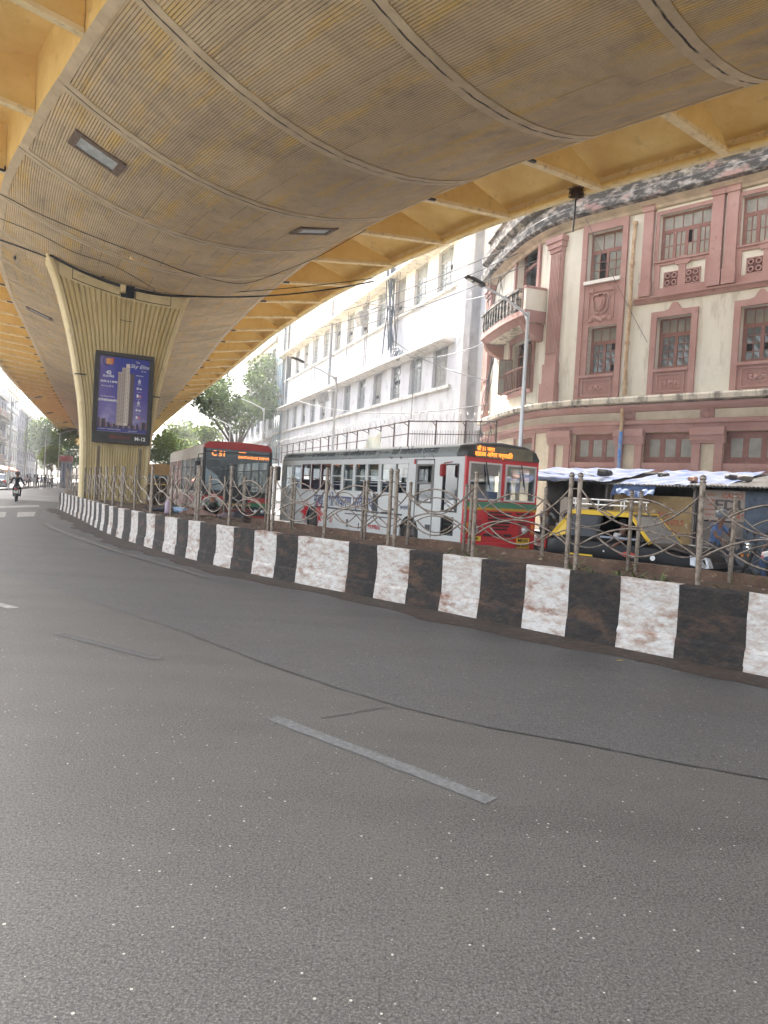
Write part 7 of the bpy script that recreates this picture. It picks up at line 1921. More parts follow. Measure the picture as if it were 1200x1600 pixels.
        tl_ = MB(); tl_.box((-3.69 * k, s_ * hw * .78, .76), (.06, .22, .28), bev=.02); tl_.build('tail_lamp', redl, root)
    bp = MB(); bp.box((.0, 0, .38), (.16, W_ * .88, .16), bev=.04); bp.box((-L_ + .04, 0, .40), (.14, W_ * .9, .16), bev=.04); bp.build('bumper', mat('bumper_pale', (.45, .44, .42), .5) if taxi else body_m, root)
    gl_ = MB(); gl_.box((.04, 0, .60), (.04, .62, .11), bev=.012); gl_.build('grille', black, root)
    npl = MB(); npl.box((.085, 0, .40), (.015, .46, .11)); po_ = npl.build('number_plate', platem, root); text('lettering', 'MH 01 BT 5418', .075, po_, frame((.095, 0, .40), (0, 1, 0), (0, 0, 1)), platet)
    for x in (-.62 * k, -2.98 * k):
        for s_ in (-1, 1): wheel(root, x, s_ * (hw - .085), .275, .17, s_)
    for x in (-.62 * k, -2.98 * k):
        for s_ in (-1, 1): aw = MB(); aw.lathe([(.335, 0), (.0, 0)], (0, 0, 0), 20, 0, Matrix.Translation((x, s_ * (hw + .004) * (.995 if x < -1 else .985), .30)) @ Matrix.Rotation(R(90), 4, 'X')); aw.build('wheel_arch', dark, root)
    for s_ in (-1, 1): mi = MB(); mi.box((-1.28 * k, s_ * (hw + .07), zb + .06), (.10, .14, .11), bev=.03); mi.build('side_mirror', black, root)
    se = MB()
    for x in (-1.9 * k, -2.75 * k):
        for y in (-.34, .34): se.box((x, y, .72), (.12, .46, .66), bev=.05); se.box((x + .28, y, .52), (.5, .46, .14), bev=.04)
    se.build('seat', mat('car_seat', (.05, .045, .04), .8) if 'car_seat' not in MATS else MATS['car_seat'], root)
    if taxi:
        dl = MB()
        for (x0, x1, z) in ((-2.9, -2.3, .56), (-2.05, -1.6, .50)): dl.quad((x0, -hw - .006, z), (x1, -hw - .006, z), (x1, -hw - .006, z + .035), (x0, -hw - .006, z + .035))
        dl.build('yellow_stripe', mat('taxi_stripe', (.75, .5, .05), .5), root)
        dm_ = MB(); dm_.add([(-1.72, -hw - .007, .68), (-1.50, -hw - .007, .61), (-1.28, -hw - .007, .68), (-1.50, -hw - .007, .75)], [(0, 1, 2, 3)]); dm_.build('red_diamond', mat('taxi_red', (.5, .06, .04), .5), root)
        ds = MB(); ds.lathe([(.055, 0), (.0, 0)], (0, 0, 0), 10, 0, Matrix.Translation((-.98, -hw + .001, .66)) @ Matrix.Rotation(R(90), 4, 'X')); ds.lathe([(.02, 0), (.0, 0.01)], (0, 0, 0), 8, 0, Matrix.Translation((-2.05, -hw - .002, .70)) @ Matrix.Rotation(R(90), 4, 'X')); ds.build('white_badge', white, root)
        ca = MB()
        for y in (-.5, .5): ca.tube([(-1.75, y, zt + .17), (-3.0, y, zt + .17)], .018, 6); ca.tube([(-1.75, y, zt + .28), (-3.0, y, zt + .28)], .016, 6)
        for i in range(8): x = lerp(-1.78, -2.97, i / 7); ca.tube([(x, -.5, zt + .17), (x, .5, zt + .17)], .014, 5); ca.box((x, 0, zt + .185), (.09, 1.0, .012))
        for x in (-1.8, -2.4, -2.95):
            for y in (-.5, .5): ca.tube([(x, y, zt + .02), (x, y, zt + .28)], .014, 5)
        ca.build('roof_carrier', mat('carrier_steel', (.75, .75, .74), .3, .7), root)
    return root
tblk = mat('taxi_black', (.006, .006, .007), .34, spec=.2); tyel = mat('taxi_yellow', (.72, .46, .02), .4)
hT = Vector((.70, -.714)); taxi_p = Vector((6.62, 14.45))
car('taxi', 'black taxi with yellow roof and chrome roof carrier behind the railing', taxi_p, math.atan2(hT.y, hT.x), tblk, tyel, 'taxi', 3.6, 1.56, 1.54, None, True)
Rt = Matrix.Rotation(math.atan2(hT.y, hT.x), 3, 'Z'); dpos = taxi_p.to_3d() + Rt @ Vector((-2.0, -.36, 0))
J = sit(.46, (.5, .2, .25), (.18, -.42, .50)); J['elr'] = (.12, -.38, .80); J['wrr'] = (.32, -.44, .92)
person('person', J, pmat('shirt_white', (.62, .60, .57)), pmat('trouser_dark', (.04, .04, .045)), black, 'taxi driver in a white shirt resting an arm on the open window', loc=(dpos.x, dpos.y, 0), rz=math.atan2(hT.y, hT.x))

# ------------------------------------------------------------------ two-wheelers
def scooter(loc, rz, col, trim, label, group=None, name='scooter', cat='scooter'):
    root = empty(name, (*loc, 0), rz, label, cat, group)
    for x, nm in ((.62, 'w'), (-.58, 'w')):
        M_ = Matrix.Translation((x, 0, .235)) @ Matrix.Rotation(R(90), 4, 'X'); mb = MB(); mb.lathe([(.15, -.05), (.22, -.05), (.235, -.02), (.235, .02), (.22, .05), (.15, .05)], (0, 0, 0), 18, 0, M_); wo = mb.build('wheel', rubber, root)
        mb = MB(); mb.lathe([(.15, -.035), (.04, -.04), (.0, -.045)], (0, 0, 0), 14, 0, M_); mb.lathe([(.15, .035), (.04, .04), (.0, .045)], (0, 0, 0), 14, 0, M_); mb.build('rim', MATS['rim_grey'], wo)
    def loft(secs, m, nm):
        vs_ = []; fs_ = []; n = 10
        for (x, z, w_, h_, tl) in secs:
            for k in range(n):
                a = 2 * pi * k / n; c_, s_ = math.cos(a), math.sin(a); e = .7
                yy = w_ * math.copysign(abs(c_) ** e, c_); zz = h_ * math.copysign(abs(s_) ** e, s_); vs_.append((x - zz * tl, yy, z + zz))
        for i in range(len(secs) - 1): fs_ += [(i * n + k, i * n + (k + 1) % n, (i + 1) * n + (k + 1) % n, (i + 1) * n + k) for k in range(n)]
        fs_ += [tuple(range(n))[::-1], tuple(range((len(secs) - 1) * n, len(secs) * n))]
        mb = MB(); mb.add(vs_, fs_, 0, True); return mb.build(nm, m, root, fixn=True)
    loft([(.58, .62, .03, .28, .35), (.54, .60, .20, .30, .35), (.47, .58, .22, .30, .35), (.42, .56, .18, .27, .35)], col, 'front_apron')
    loft([(.82, .40, .02, .06, 0), (.74, .46, .075, .07, 0), (.60, .50, .085, .06, 0), (.45, .46, .05, .05, 0)], col, 'front_mudguard')
    loft([(.36, .30, .19, .05, 0), (.0, .29, .20, .05, 0), (-.15, .32, .19, .07, 0)], trim, 'floorboard')
    loft([(-.10, .50, .10, .18, 0), (-.25, .56, .19, .20, 0), (-.55, .60, .20, .19, 0), (-.82, .66, .15, .13, 0), (-.95, .70, .06, .06, 0)], col, 'rear_body')
    loft([(.02, .77, .08, .03, 0), (-.12, .79, .15, .05, 0), (-.45, .80, .16, .05, 0), (-.75, .83, .13, .04, 0), (-.84, .84, .06, .02, 0)], black, 'seat')
    loft([(.56, 1.00, .05, .05, .3), (.52, 1.02, .14, .09, .3), (.42, 1.03, .12, .08, .3)], col, 'handlebar_cowl')
    hb = MB(); hb.tube([(.38, -.34, 1.02), (.44, -.15, 1.03), (.44, .15, 1.03), (.38, .34, 1.02)], .018, 6); hb.tube([(.44, 0, 1.0), (.56, 0, .55)], .03, 6)
    for s_ in (-1, 1): hb.tube([(.42, s_ * .26, 1.03), (.40, s_ * .32, 1.24)], .007, 5); hb.lathe([(.0, 0), (.055, 0), (.05, .02), (0, .02)], (0, 0, 0), 8, 0, Matrix.Translation((.40, s_ * .34, 1.28)) @ Matrix.Rotation(R(-90), 4, 'Y'))
    hb.build('handlebar', black, root)
    headlamp(root, (.595, 0, 1.0), .065); mb = MB()
    for s_ in (-1, 1): mb.box((.57, s_ * .13, .74), (.04, .08, .06), bev=.01)
    mb.build('indicator', amberl, root)
    tl_ = MB(); tl_.box((-.93, 0, .68), (.05, .16, .08), bev=.015); tl_.build('tail_lamp', redl, root)
    return root
def motorbike(loc, rz, col, label, group=None, pillion=False):
    root = empty('motorcycle', (*loc, 0), rz, label, 'motorcycle', group)
    for x in (.66, -.64):
        M_ = Matrix.Translation((x, 0, .30)) @ Matrix.Rotation(R(90), 4, 'X'); mb = MB(); mb.lathe([(.23, -.045), (.285, -.045), (.30, -.02), (.30, .02), (.285, .045), (.23, .045)], (0, 0, 0), 18, 0, M_); wo = mb.build('wheel', rubber, root)
        mb = MB(); mb.lathe([(.23, -.02), (.06, -.03), (.0, -.03)], (0, 0, 0), 12, 0, M_); mb.lathe([(.23, .02), (.06, .03), (.0, .03)], (0, 0, 0), 12, 0, M_); mb.build('rim', MATS['rim_grey'], wo)
    mb = MB(); mb.tube([(.25, 0, .82), (.05, 0, .86), (-.10, 0, .80)], [.10, .145, .10], 10); mb.build('fuel_tank', col, root)
    mb = MB(); mb.tube([(-.08, 0, .80), (-.4, 0, .80), (-.78, 0, .86)], [.12, .13, .07], 10); mb.build('seat', black, root)
    mb = MB(); mb.box((.05, 0, .45), (.42, .24, .36), bev=.05); mb.tube([(.66, .07, .30), (.42, .07, .95)], .025, 6); mb.tube([(.66, -.07, .30), (.42, -.07, .95)], .025, 6); mb.tube([(-.64, .1, .30), (-.1, .1, .42)], .025, 6); mb.tube([(-.64, -.1, .30), (-.1, -.1, .42)], .025, 6); mb.tube([(.1, -.16, .35), (-.7, -.18, .42)], .04, 6); mb.build('engine_frame', black, root)
    mb = MB(); mb.tube([(.30, -.34, 1.06), (.42, -.12, 1.02), (.42, .12, 1.02), (.30, .34, 1.06)], .018, 6)
    for s_ in (-1, 1): mb.tube([(.34, s_ * .28, 1.06), (.32, s_ * .34, 1.24)], .008, 5); mb.box((.32, s_ * .36, 1.27), (.02, .12, .07))
    mb.build('handlebar', black, root)
    mb = MB(); mb.tube([(-.55, 0, .70), (-.86, 0, .74), (-1.0, 0, .60)], [.08, .06, .05], 8); mb.build('rear_mudguard', col, root)
    tl_ = MB(); tl_.box((-.95, 0, .76), (.05, .16, .08), bev=.015); tl_.build('tail_lamp', redl, root); npl = MB(); npl.box((-1.0, 0, .58), (.02, .24, .16)); npl.build('number_plate', mat('plate_pale', (.6, .6, .55), .6) if 'plate_pale' not in MATS else MATS['plate_pale'], root)
    headlamp(root, (.53, 0, .98), .085)
    return root
wsc = mat('scooter_white', (.62, .62, .60), .35); dsc = mat('scooter_charcoal', (.035, .04, .05), .35, c2=(.05, .055, .06), scale=5)
def hd_(x, y): return math.atan2(y, x)
sp = Vector((7.65, 16.6)); rz = hd_(.55, -.83)
scooter(sp, rz, dsc, MATS['dash_grey'], 'charcoal scooter with pale apron edging just beyond the taxi bonnet')
person('person', ride(.78, (.50, .32, 1.05)), pmat('shirt_blue', (.10, .17, .34)), pmat('trouser_grey', (.07, .07, .08)), black, 'scooter rider in a blue shirt and grey half helmet beyond the taxi', loc=(sp.x - .2 * .55, sp.y + .2 * .83, 0), rz=rz, helmet=pmat('helmet_grey', (.16, .17, .19), .35))
em = MB(); 
sp2 = Vector((4.78, 21.35)); scooter(sp2, hd_(.5, -.86), mat('scooter_redwhite', (.62, .60, .58), .4, c2=(.55, .08, .07), scale=3.5, contrast=(.52, .56)), MATS['dash_grey'], 'white scooter with red patches squeezed between the bus and the taxi')
person('person', ride(.78, (.50, .32, 1.05)), pmat('shirt_pale', (.45, .44, .44)), pmat('trouser_dark', (.04, .04, .045)), black, 'rider in a pale shirt half hidden behind the right edge of the red bus front', loc=(sp2.x - .1, sp2.y + .17, 0), rz=hd_(.5, -.86), hair=True)
sp3 = Vector((7.60, 14.15)); motorbike(sp3, hd_(-.72, .70), mat('bike_redwhite', (.62, .60, .58), .4, c2=(.55, .04, .04), scale=5, contrast=(.50, .54)), 'red and white motorcycle cut off by the right edge of the picture')
person('person', ride(.82, (.40, .32, 1.08)), pmat('shirt_navy', (.05, .06, .10)), pmat('trouser_blue', (.05, .08, .15)), black, 'rider in dark clothes on the red and white motorcycle at the right edge', loc=(sp3.x + .15, sp3.y - .14, 0), rz=hd_(-.72, .70), helmet=pmat('helmet_black', (.02, .02, .02), .3))
def bicycle(loc, rz, label):
    root = empty('bicycle', (*loc, .14), rz, label, 'bicycle')
    for x in (.52, -.52):
        mb = MB(); mb.tube([(x + .33 * math.cos(a), 0, .34 + .33 * math.sin(a)) for a in [i * pi / 14 for i in range(28)]], .018, 6, 0, True, True); wo = mb.build('wheel', rubber, root)
        mb = MB()
        for i in range(12): a = i * pi / 6; mb.tube([(x, 0, .34), (x + .32 * math.cos(a), 0, .34 + .32 * math.sin(a))], .003, 3)
        mb.build('spokes', galv, wo)
    mb = MB()
    for a, b in (((-.52, 0, .34), (-.05, 0, .32)), ((-.05, 0, .32), (-.18, 0, .82)), ((-.52, 0, .34), (-.16, 0, .75)), ((-.16, 0, .75), (.36, 0, .80)), ((-.05, 0, .32), (.36, 0, .74)), ((.52, 0, .34), (.34, 0, .95))): mb.tube([a, b], .016, 6)
    mb.build('frame', black, root)
    mb = MB(); mb.tube([(.34, 0, .95), (.36, .12, 1.0), (.22, .27, .98)], .012, 6); mb.tube([(.34, 0, .95), (.36, -.12, 1.0), (.22, -.27, .98)], .012, 6); mb.build('handlebar', chrome, root)
    mb = MB(); mb.box((-.19, 0, .86), (.26, .15, .06), bev=.025); mb.build('saddle', black, root)
    mb = MB(); mb.box((-.5, 0, .72), (.4, .16, .02)); mb.build('carrier', chrome, root)
bicycle((8.75, 16.55), hd_(-.5, .86), 'black bicycle parked on the pavement near the right edge')

# ------------------------------------------------------------------ truck, second taxi and the van behind the pier
def truck(loc, rz, label):
    root = empty('goods_truck', (*loc, 0), rz, label, 'truck')
    tan = mat('canvas_tan', (.36, .22, .09), .9, c2=(.26, .15, .06), scale=2); cab = mat('truck_blue', (.04, .10, .14), .5)
    mb = MB(); mb.box((-3.0, 0, .95), (3.6, 2.0, .5), bev=.03); mb.build('cargo_bed', cab, root)
    mb = MB(); mb.prism([(-1.0, 1.2), (-1.02, 2.5), (-.7, 2.72), (0, 2.8), (.7, 2.72), (1.02, 2.5), (1.0, 1.2)], -4.8, -1.2, 'x'); mb.build('canvas_cover', tan, root, fixn=True)
    mb = MB(); mb.prism([(-1.1, .5), (0, .5), (.06, 1.1), (-.22, 1.9), (-.35, 2.05), (-1.1, 2.05)], -.95, .95, 'y'); mb.build('cab', cab, root, fixn=True)
    mb = MB(); mb.quad((.065, -.8, 1.15), (.065, .8, 1.15), (-.20, .75, 1.9), (-.20, -.75, 1.9)); mb.build('windscreen', gcar, root)
    for s_ in (-1, 1): headlamp(root, (.05, s_ * .7, .8), .1); mb = MB(); mb.quad((-.85, s_ * .956, 1.2), (-.15, s_ * .956, 1.2), (-.3, s_ * .956, 1.85), (-.85, s_ * .956, 1.85)); mb.build('side_window', gcar, root)
    mb = MB(); mb.box((.05, 0, .55), (.14, 1.9, .2), bev=.03); mb.build('bumper', MATS['bus_yellow'], root)
    for x in (-.6, -3.6):
        for s_ in (-1, 1): wheel(root, x, s_ * .85, .38, .22, s_)
truck((-13.9, 46.0), hd_(.385, -.923), 'small goods truck under a tan canvas cover behind the pier')
car('taxi', 'yellow-roofed taxi peeping out between the pier and the red-roofed bus', Vector((-12.35, 40.3)), hd_(.385, -.923), tblk, tyel, 'taxi', 3.7, 1.55, 1.5)
# ------------------------------------------------------------------ people resting on the soil bed
def lying(arm=0):
    return dict(pelvis=(-.45, 0, .14), chest=(0, 0, .16), neck=(.19, 0, .15), head=(.33, .0, .14), face=(.1, .3, 1), shl=(.10, .19, .15), shr=(.10, -.19, .15), ell=(.02, .36, .10), elr=(.28, -.36, .10), wrl=(-.18, .22, .28), wrr=(.44, -.14, .08),
        hpl=(-.50, .10, .13), hpr=(-.50, -.10, .13), knl=(-.78, .16, .42), knr=(-.90, -.14, .14), anl=(-1.05, .16, .09), anr=(-1.32, -.16, .08), tol=(-1.22, .20, .05), tor=(-1.40, -.20, .2))
p = at_z(330, 800, .75)
person('person', lying(), pmat('shirt_skyblue', (.28, .40, .55)), pmat('trouser_dark', (.04, .04, .045)), black, 'person in a light blue shirt lying asleep on the soil bed', loc=(-5.75, 21.3, .68), rz=-.5)
J = dict(pelvis=(-.12, 0, .18), chest=(.16, 0, .56), neck=(.37, 0, .50), head=(.50, .02, .37), face=(.4, 0, -.9), shl=(.26, .20, .54), shr=(.26, -.20, .54), ell=(.36, .27, .20), elr=(.36, -.27, .20), wrl=(.55, .16, .10), wrr=(.55, -.16, .10),
    hpl=(-.05, .10, .14), hpr=(-.05, -.10, .14), knl=(.28, .26, .36), knr=(.26, -.28, .34), anl=(.12, .22, .06), anr=(.10, -.24, .06), tol=(.30, .26, .03), tor=(.28, -.28, .03))
person('person', J, pmat('shirt_check', (.42, .40, .36)), pmat('trouser_brown', (.07, .05, .04)), black, 'person in a pale checked shirt hunched forward on the soil bed', loc=(-5.05, 21.6, .66), rz=-1.35)
def blanket(p, sx, sy, m, label, cat='bundle', name='cloth_bundle', hh=.12):
    mb = MB(); n = 12; ph = rnd.uniform(0, 6)
    for i in range(n + 1):
        for j in range(n + 1):
            x, y = i / n * 2 - 1, j / n * 2 - 1; r_ = max(abs(x), abs(y)); z = hh * (1 - r_ ** 2.5) + .035 * math.sin(5 * x + ph) * math.sin(4 * y + 1) + .02
            mb.v.append(Vector((p[0] + x * sx * (1 + .1 * math.sin(3 * y)), p[1] + y * sy, p[2] + max(0, z))))
    for i in range(n):
        for j in range(n): mb.f.append([i * (n + 1) + j, (i + 1) * (n + 1) + j, (i + 1) * (n + 1) + j + 1, i * (n + 1) + j + 1]); mb.m.append(0); mb.sm.append(True)
    return tag(mb.build(name, m), label, cat)
blanket((-5.35, 21.0, .72), .5, .16, mat('cloth_brown', (.16, .10, .08), .95, c2=(.28, .18, .14), scale=7), 'brown cloth spread beside the sleeper in blue')
blanket((-4.35, 20.75, .72), .35, .16, mat('cloth_mauve', (.20, .15, .15), .95, c2=(.06, .05, .055), scale=5), 'mauve and black cloth heap right of the hunched person')
blanket((-4.0, 20.5, .72), .22, .14, mat('bag_black', (.02, .02, .022), .7), 'black cloth bag on the soil behind the paired posts', 'bag', 'cloth_bag', .2)
b = empty('water_bottle', (-6.15, 20.9, .73), 0, 'pale lilac plastic bottle standing left of the sleeper', 'bottle')
mb = MB(); mb.lathe([(.0, 0), (.075, .0), (.08, .04), (.072, .14), (.08, .24), (.07, .32), (.028, .40), (.028, .44)], (0, 0, 0), 12); mb.build('bottle_body', mat('plastic_lilac', (.52, .42, .52), .25), b)
mb = MB(); mb.lathe([(.033, .44), (.033, .48), (0, .48)], (0, 0, 0), 10); mb.build('cap', mat('cap_white', (.7, .7, .7), .4), b)

# ------------------------------------------------------------------ trees
def leafmat(name, c, c2):
    m = mat(name, c, .9, spec=.15, c2=c2, scale=.9, contrast=(.3, .7)); return m
bark = mat('bark', (.10, .075, .055), .95, c2=(.18, .14, .11), scale=5, bump=.5, bscale=15)
def tree(name, loc, h, cr, label, lm, nleaf, lsz, trunk_h=.35, seed=1, squash=.8, cat='tree', group=None, r0=.28, lean=(0, 0)):
    rr = random.Random(seed); root = empty(name, (*loc, 0), 0, label, cat, group)
    tb = MB(); th = h * trunk_h; top = Vector((lean[0], lean[1], th)); tb.tube([(0, 0, 0), (lean[0] * .3, lean[1] * .3, th * .5), top], [r0, r0 * .8, r0 * .65], 9)
    cl = []
    nb = 7
    for i in range(nb):
        a = 2 * pi * i / nb + rr.uniform(-.4, .4); el = rr.uniform(.35, 1.25); ln = (h - th) * rr.uniform(.55, .95)
        d = Vector((math.cos(a) * math.cos(el) * cr / max(.1, (h - th)) * 1.25, math.sin(a) * math.cos(el) * cr / max(.1, (h - th)) * 1.25, math.sin(el))) * ln
        e = top + d; m_ = top + d * .5 + Vector((rr.uniform(-.3, .3), rr.uniform(-.3, .3), rr.uniform(0, .5))); tb.tube([top, m_, e], [r0 * .5, r0 * .28, r0 * .08], 6)
        cl.append((e, cr * rr.uniform(.30, .45)))
        for j in range(4):
            o = m_.lerp(e, rr.uniform(.2, 1)) + Vector((rr.uniform(-1, 1), rr.uniform(-1, 1), rr.uniform(-.5, .8))) * cr * .40; tb.tube([m_.lerp(e, .5), o], [r0 * .14, r0 * .04], 4); cl.append((o, cr * rr.uniform(.18, .34)))
    tb.build('trunk', bark, root)
    cb = MB(); wsum = sum(r ** 2 for _, r in cl)
    for c_, r_ in cl:
        k = int(nleaf * r_ ** 2 / wsum)
        for _ in range(k):
            v = Vector((rr.gauss(0, 1), rr.gauss(0, 1), rr.gauss(0, 1))); v.normalize(); v *= r_ * rr.random() ** .45; v.z *= squash
            p = c_ + v; a = Vector((rr.gauss(0, 1), rr.gauss(0, 1), rr.gauss(0, .7))); a.normalize(); b_ = a.orthogonal().normalized(); s_ = lsz * rr.uniform(.6, 1.3); a *= s_; b_ *= s_ * .55
            cb.add([p - a, p - b_ * .9, p + a, p + b_ * .9 + Vector((0, 0, s_ * .2))], [(0, 1, 2, 3)], 0 if rr.random() < .7 else 1)
    cb.build('crown', lm, root)
    return root
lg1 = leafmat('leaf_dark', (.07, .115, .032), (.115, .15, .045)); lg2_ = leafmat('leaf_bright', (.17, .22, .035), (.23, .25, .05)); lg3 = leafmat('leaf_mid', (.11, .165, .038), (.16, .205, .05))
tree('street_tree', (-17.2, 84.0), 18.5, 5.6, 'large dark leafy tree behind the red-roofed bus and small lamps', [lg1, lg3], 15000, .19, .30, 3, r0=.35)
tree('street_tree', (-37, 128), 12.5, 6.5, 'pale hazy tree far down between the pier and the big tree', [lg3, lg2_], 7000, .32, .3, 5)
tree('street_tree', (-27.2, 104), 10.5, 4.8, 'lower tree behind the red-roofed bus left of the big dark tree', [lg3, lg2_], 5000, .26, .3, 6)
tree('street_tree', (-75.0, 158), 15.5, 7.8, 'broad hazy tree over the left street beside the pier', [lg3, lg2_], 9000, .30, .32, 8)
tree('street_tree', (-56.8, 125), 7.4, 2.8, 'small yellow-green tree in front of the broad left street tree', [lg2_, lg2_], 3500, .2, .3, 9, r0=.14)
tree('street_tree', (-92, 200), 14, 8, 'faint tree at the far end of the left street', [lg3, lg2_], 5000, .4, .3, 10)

# ------------------------------------------------------------------ the left street
LD = Vector((-.36, .933)); 
oldw = mat('old_grey_wall', (.17, .17, .20), .9, c2=(.10, .10, .12), scale=.5, c3=(.36, .33, .32), scale3=1.5, c3r=(.58, .74)); oldw2 = mat('old_mauve_wall', (.19, .175, .225), .9, c2=(.11, .11, .14), scale=.6, c3=(.42, .40, .40), scale3=2, c3r=(.56, .7)); palew = mat('old_pale_wall', (.50, .51, .53), .9, c2=(.40, .4, .42), scale=.4)
def lblock(s, ln, h, m, label, rows, cols, wr=(.55, .55), dp=12, clutter=True):
    p0 = Vector((-38.0, 56.0)) + LD * s; f0 = Path([p0 + LD * ln, p0])
    r_, f = block('old_building', p0 + LD * ln, -LD, ln, dp, h, m, label, rows, cols, wr, dkw)
    if clutter:
        fh = h / rows; LM = [pmat('cloth_a', (.55, .55, .52)), pmat('cloth_b', (.3, .12, .1)), pmat('cloth_c', (.15, .2, .4)), pmat('cloth_d', (.5, .4, .2))]
        for q in range(1, rows):
            for c_ in range(cols):
                a = ln * (c_ + .5) / cols; w_ = ln / cols * .42
                if rnd.random() < .7:
                    mb = MB(); f.slab(mb, a - w_, a + w_, fh * q + .12, fh * q + .28, 0, 1.1); f.slab(mb, a - w_, a + w_, fh * q + 1.0, fh * q + 1.1, 1.0, 1.1)
                    for k in range(7): x = lerp(a - w_, a + w_, k / 6.2); f.slab(mb, x, x + .07, fh * q + .28, fh * q + 1.0, 1.02, 1.08)
                    bo_ = mb.build('balcony', conc, r_, True)
                    if rnd.random() < .8:
                        x = a + rnd.uniform(-w_, w_ * .3); ml = MB(); f.slab(ml, x, x + rnd.uniform(.4, 1.0), fh * q + .3 + rnd.uniform(0, .5), fh * q + 1.2, 1.12, 1.16); ml.build('laundry', LM[rnd.randrange(4)], bo_, True)
                elif rnd.random() < .6: mb = MB(); f.slab(mb, a - w_, a + w_, fh * q + fh * .88, fh * q + fh * .93, 0, 1.0); mb.build('sunshade', conc, r_, True)
    return r_, f
r1, f1 = lblock(8, 16, 13.8, oldw, 'dark old building nearest on the left street with a projecting upper bay', 4, 4)
mb = MB(); f1.slab(mb, .5, 9, 9.6, 13.6, 0, 2.2); f1.slab(mb, .2, 9.3, 13.6, 13.9, -.2, 2.8); f1.slab(mb, .3, 9.2, 9.3, 9.6, 0, 2.5); mb.build('projecting_bay', mat('bay_wood', (.14, .12, .10), .8, c2=(.22, .19, .16), scale=2), r1, True)
lblock(25, 24, 15.2, oldw2, 'mauve grey tenement with crowded balconies on the left street', 5, 7)
lblock(50, 22, 13.5, oldw, 'grey tenement farther along the left street', 4, 6)
lblock(73, 18, 19.0, palew, 'pale tall block rising behind the left street tree', 6, 5, (.5, .5), 12, False)
lblock(93, 40, 14.0, oldw2, 'hazy row of houses at the far end of the left street', 4, 9, (.5, .5), 12, False)
for k, (x, y, two) in enumerate(((-37.2, 71.5, True), (-41.8, 84, True), (-45.6, 97, True), (-50, 111, False))):
    lamp((x + .6, y), 8.2 if k else 8.6, (1.9, .75), ('tall lamp nearest on the left street with a long arm over the road', 'second lamp along the left street', 'third lamp along the left street before the bright tree', 'farthest faint lamp on the left street')[k], False, 'left street lamps')
# awnings and market umbrellas along the left pavement
aw = [mat('awning_orange', (.55, .22, .07), .8), mat('awning_red', (.50, .10, .09), .8), mat('awning_pale', (.55, .45, .38), .8), mat('awning_pink', (.55, .28, .26), .8)]
lfn = ['orange', 'dull red', 'pale', 'pink']
for i in range(9):
    s = 18 + i * 5.6; p = Vector((-35.6, 56)) + LD * s + Vector((rnd.uniform(-.6, .3), rnd.uniform(-.5, .5)))
    if i % 2 == 0:
        root = empty('market_umbrella', (*p, .15), 0, '%s vendor umbrella %s on the left street' % (lfn[(i // 2) % 4], ('nearest the dark old building', 'by the second lamp', 'in the middle of the row', 'toward the bright tree', 'farthest along the row')[i // 2]), 'umbrella', 'vendor shades along the left street')
        mb = MB(); mb.tube([(0, 0, 0), (0, 0, 2.5)], .025, 6); mb.build('pole', galv, root)
        mb = MB(); mb.lathe([(1.4, 1.98), (1.38, 2.02), (.8, 2.32), (.1, 2.56), (0, 2.58)], (0, 0, 0), 8); mb.lathe([(1.4, 1.98), (1.4, 1.84)], (0, 0, 0), 8); mb.build('canopy', aw[(i // 2) % 4], root)
    else:
        root = empty('street_stall', (*p, .15), math.atan2(LD.y, LD.x), '%s awning stall %s on the left street' % (lfn[(i // 2 + 2) % 4], ('nearest', 'second', 'third', 'farthest')[i // 2]), 'stall', 'vendor shades along the left street')
        for x in (-1.6, 1.6):
            for y in (-.9, .9): mb = MB(); mb.tube([(x, y, 0), (x, y, 2.2)], .03, 5); mb.build('post', galv, root)
        mb = MB(); mb.quad((-1.8, -1.3, 1.95), (1.8, -1.3, 1.95), (1.8, 1.2, 2.5), (-1.8, 1.2, 2.5)); mb.quad((-1.8, -1.3, 1.7), (1.8, -1.3, 1.7), (1.8, -1.3, 1.95), (-1.8, -1.3, 1.95)); mb.build('awning', aw[(i // 2 + 2) % 4], root)
        mb = MB(); mb.box((0, .2, .4), (3, 1.2, .8), bev=.03)
        for k in range(10): mb.box((rnd.uniform(-1.3, 1.3), rnd.uniform(-.3, .6), .9), (.35, .35, .25), rnd.uniform(0, 1), rnd.randrange(3))
        mb.build('goods', [pmat('goods_a', (.3, .2, .12)), pmat('goods_b', (.5, .3, .1)), pmat('goods_c', (.35, .1, .1))], root)
# red-topped kiosk near the nose of the median
kp = Vector((at_y(103, 730, 104).x, 104)); kr = empty('round_kiosk', (*kp, 0), 0, 'round kiosk with a red top beside the left street trees', 'kiosk')
mb = MB(); mb.lathe([(.7, 0), (.7, 3.9), (.0, 3.9)], (0, 0, 0), 16); mb.build('kiosk_wall', palew, kr)
mb = MB(); mb.lathe([(.86, 3.8), (.88, 3.9), (.88, 4.4), (.8, 4.55), (0, 4.65)], (0, 0, 0), 16); mb.build('red_top', mat('kiosk_red', (.50, .08, .09), .5, c2=(.55, .3, .28), scale=5), kr)
mb = MB()
for i in range(8): a = i * pi / 4; mb.box((.69 * math.cos(a), .69 * math.sin(a), 2.2), (.06, .26, 2.6), a)
mb.build('panel', pmat('kiosk_blue', (.2, .26, .4)), kr)
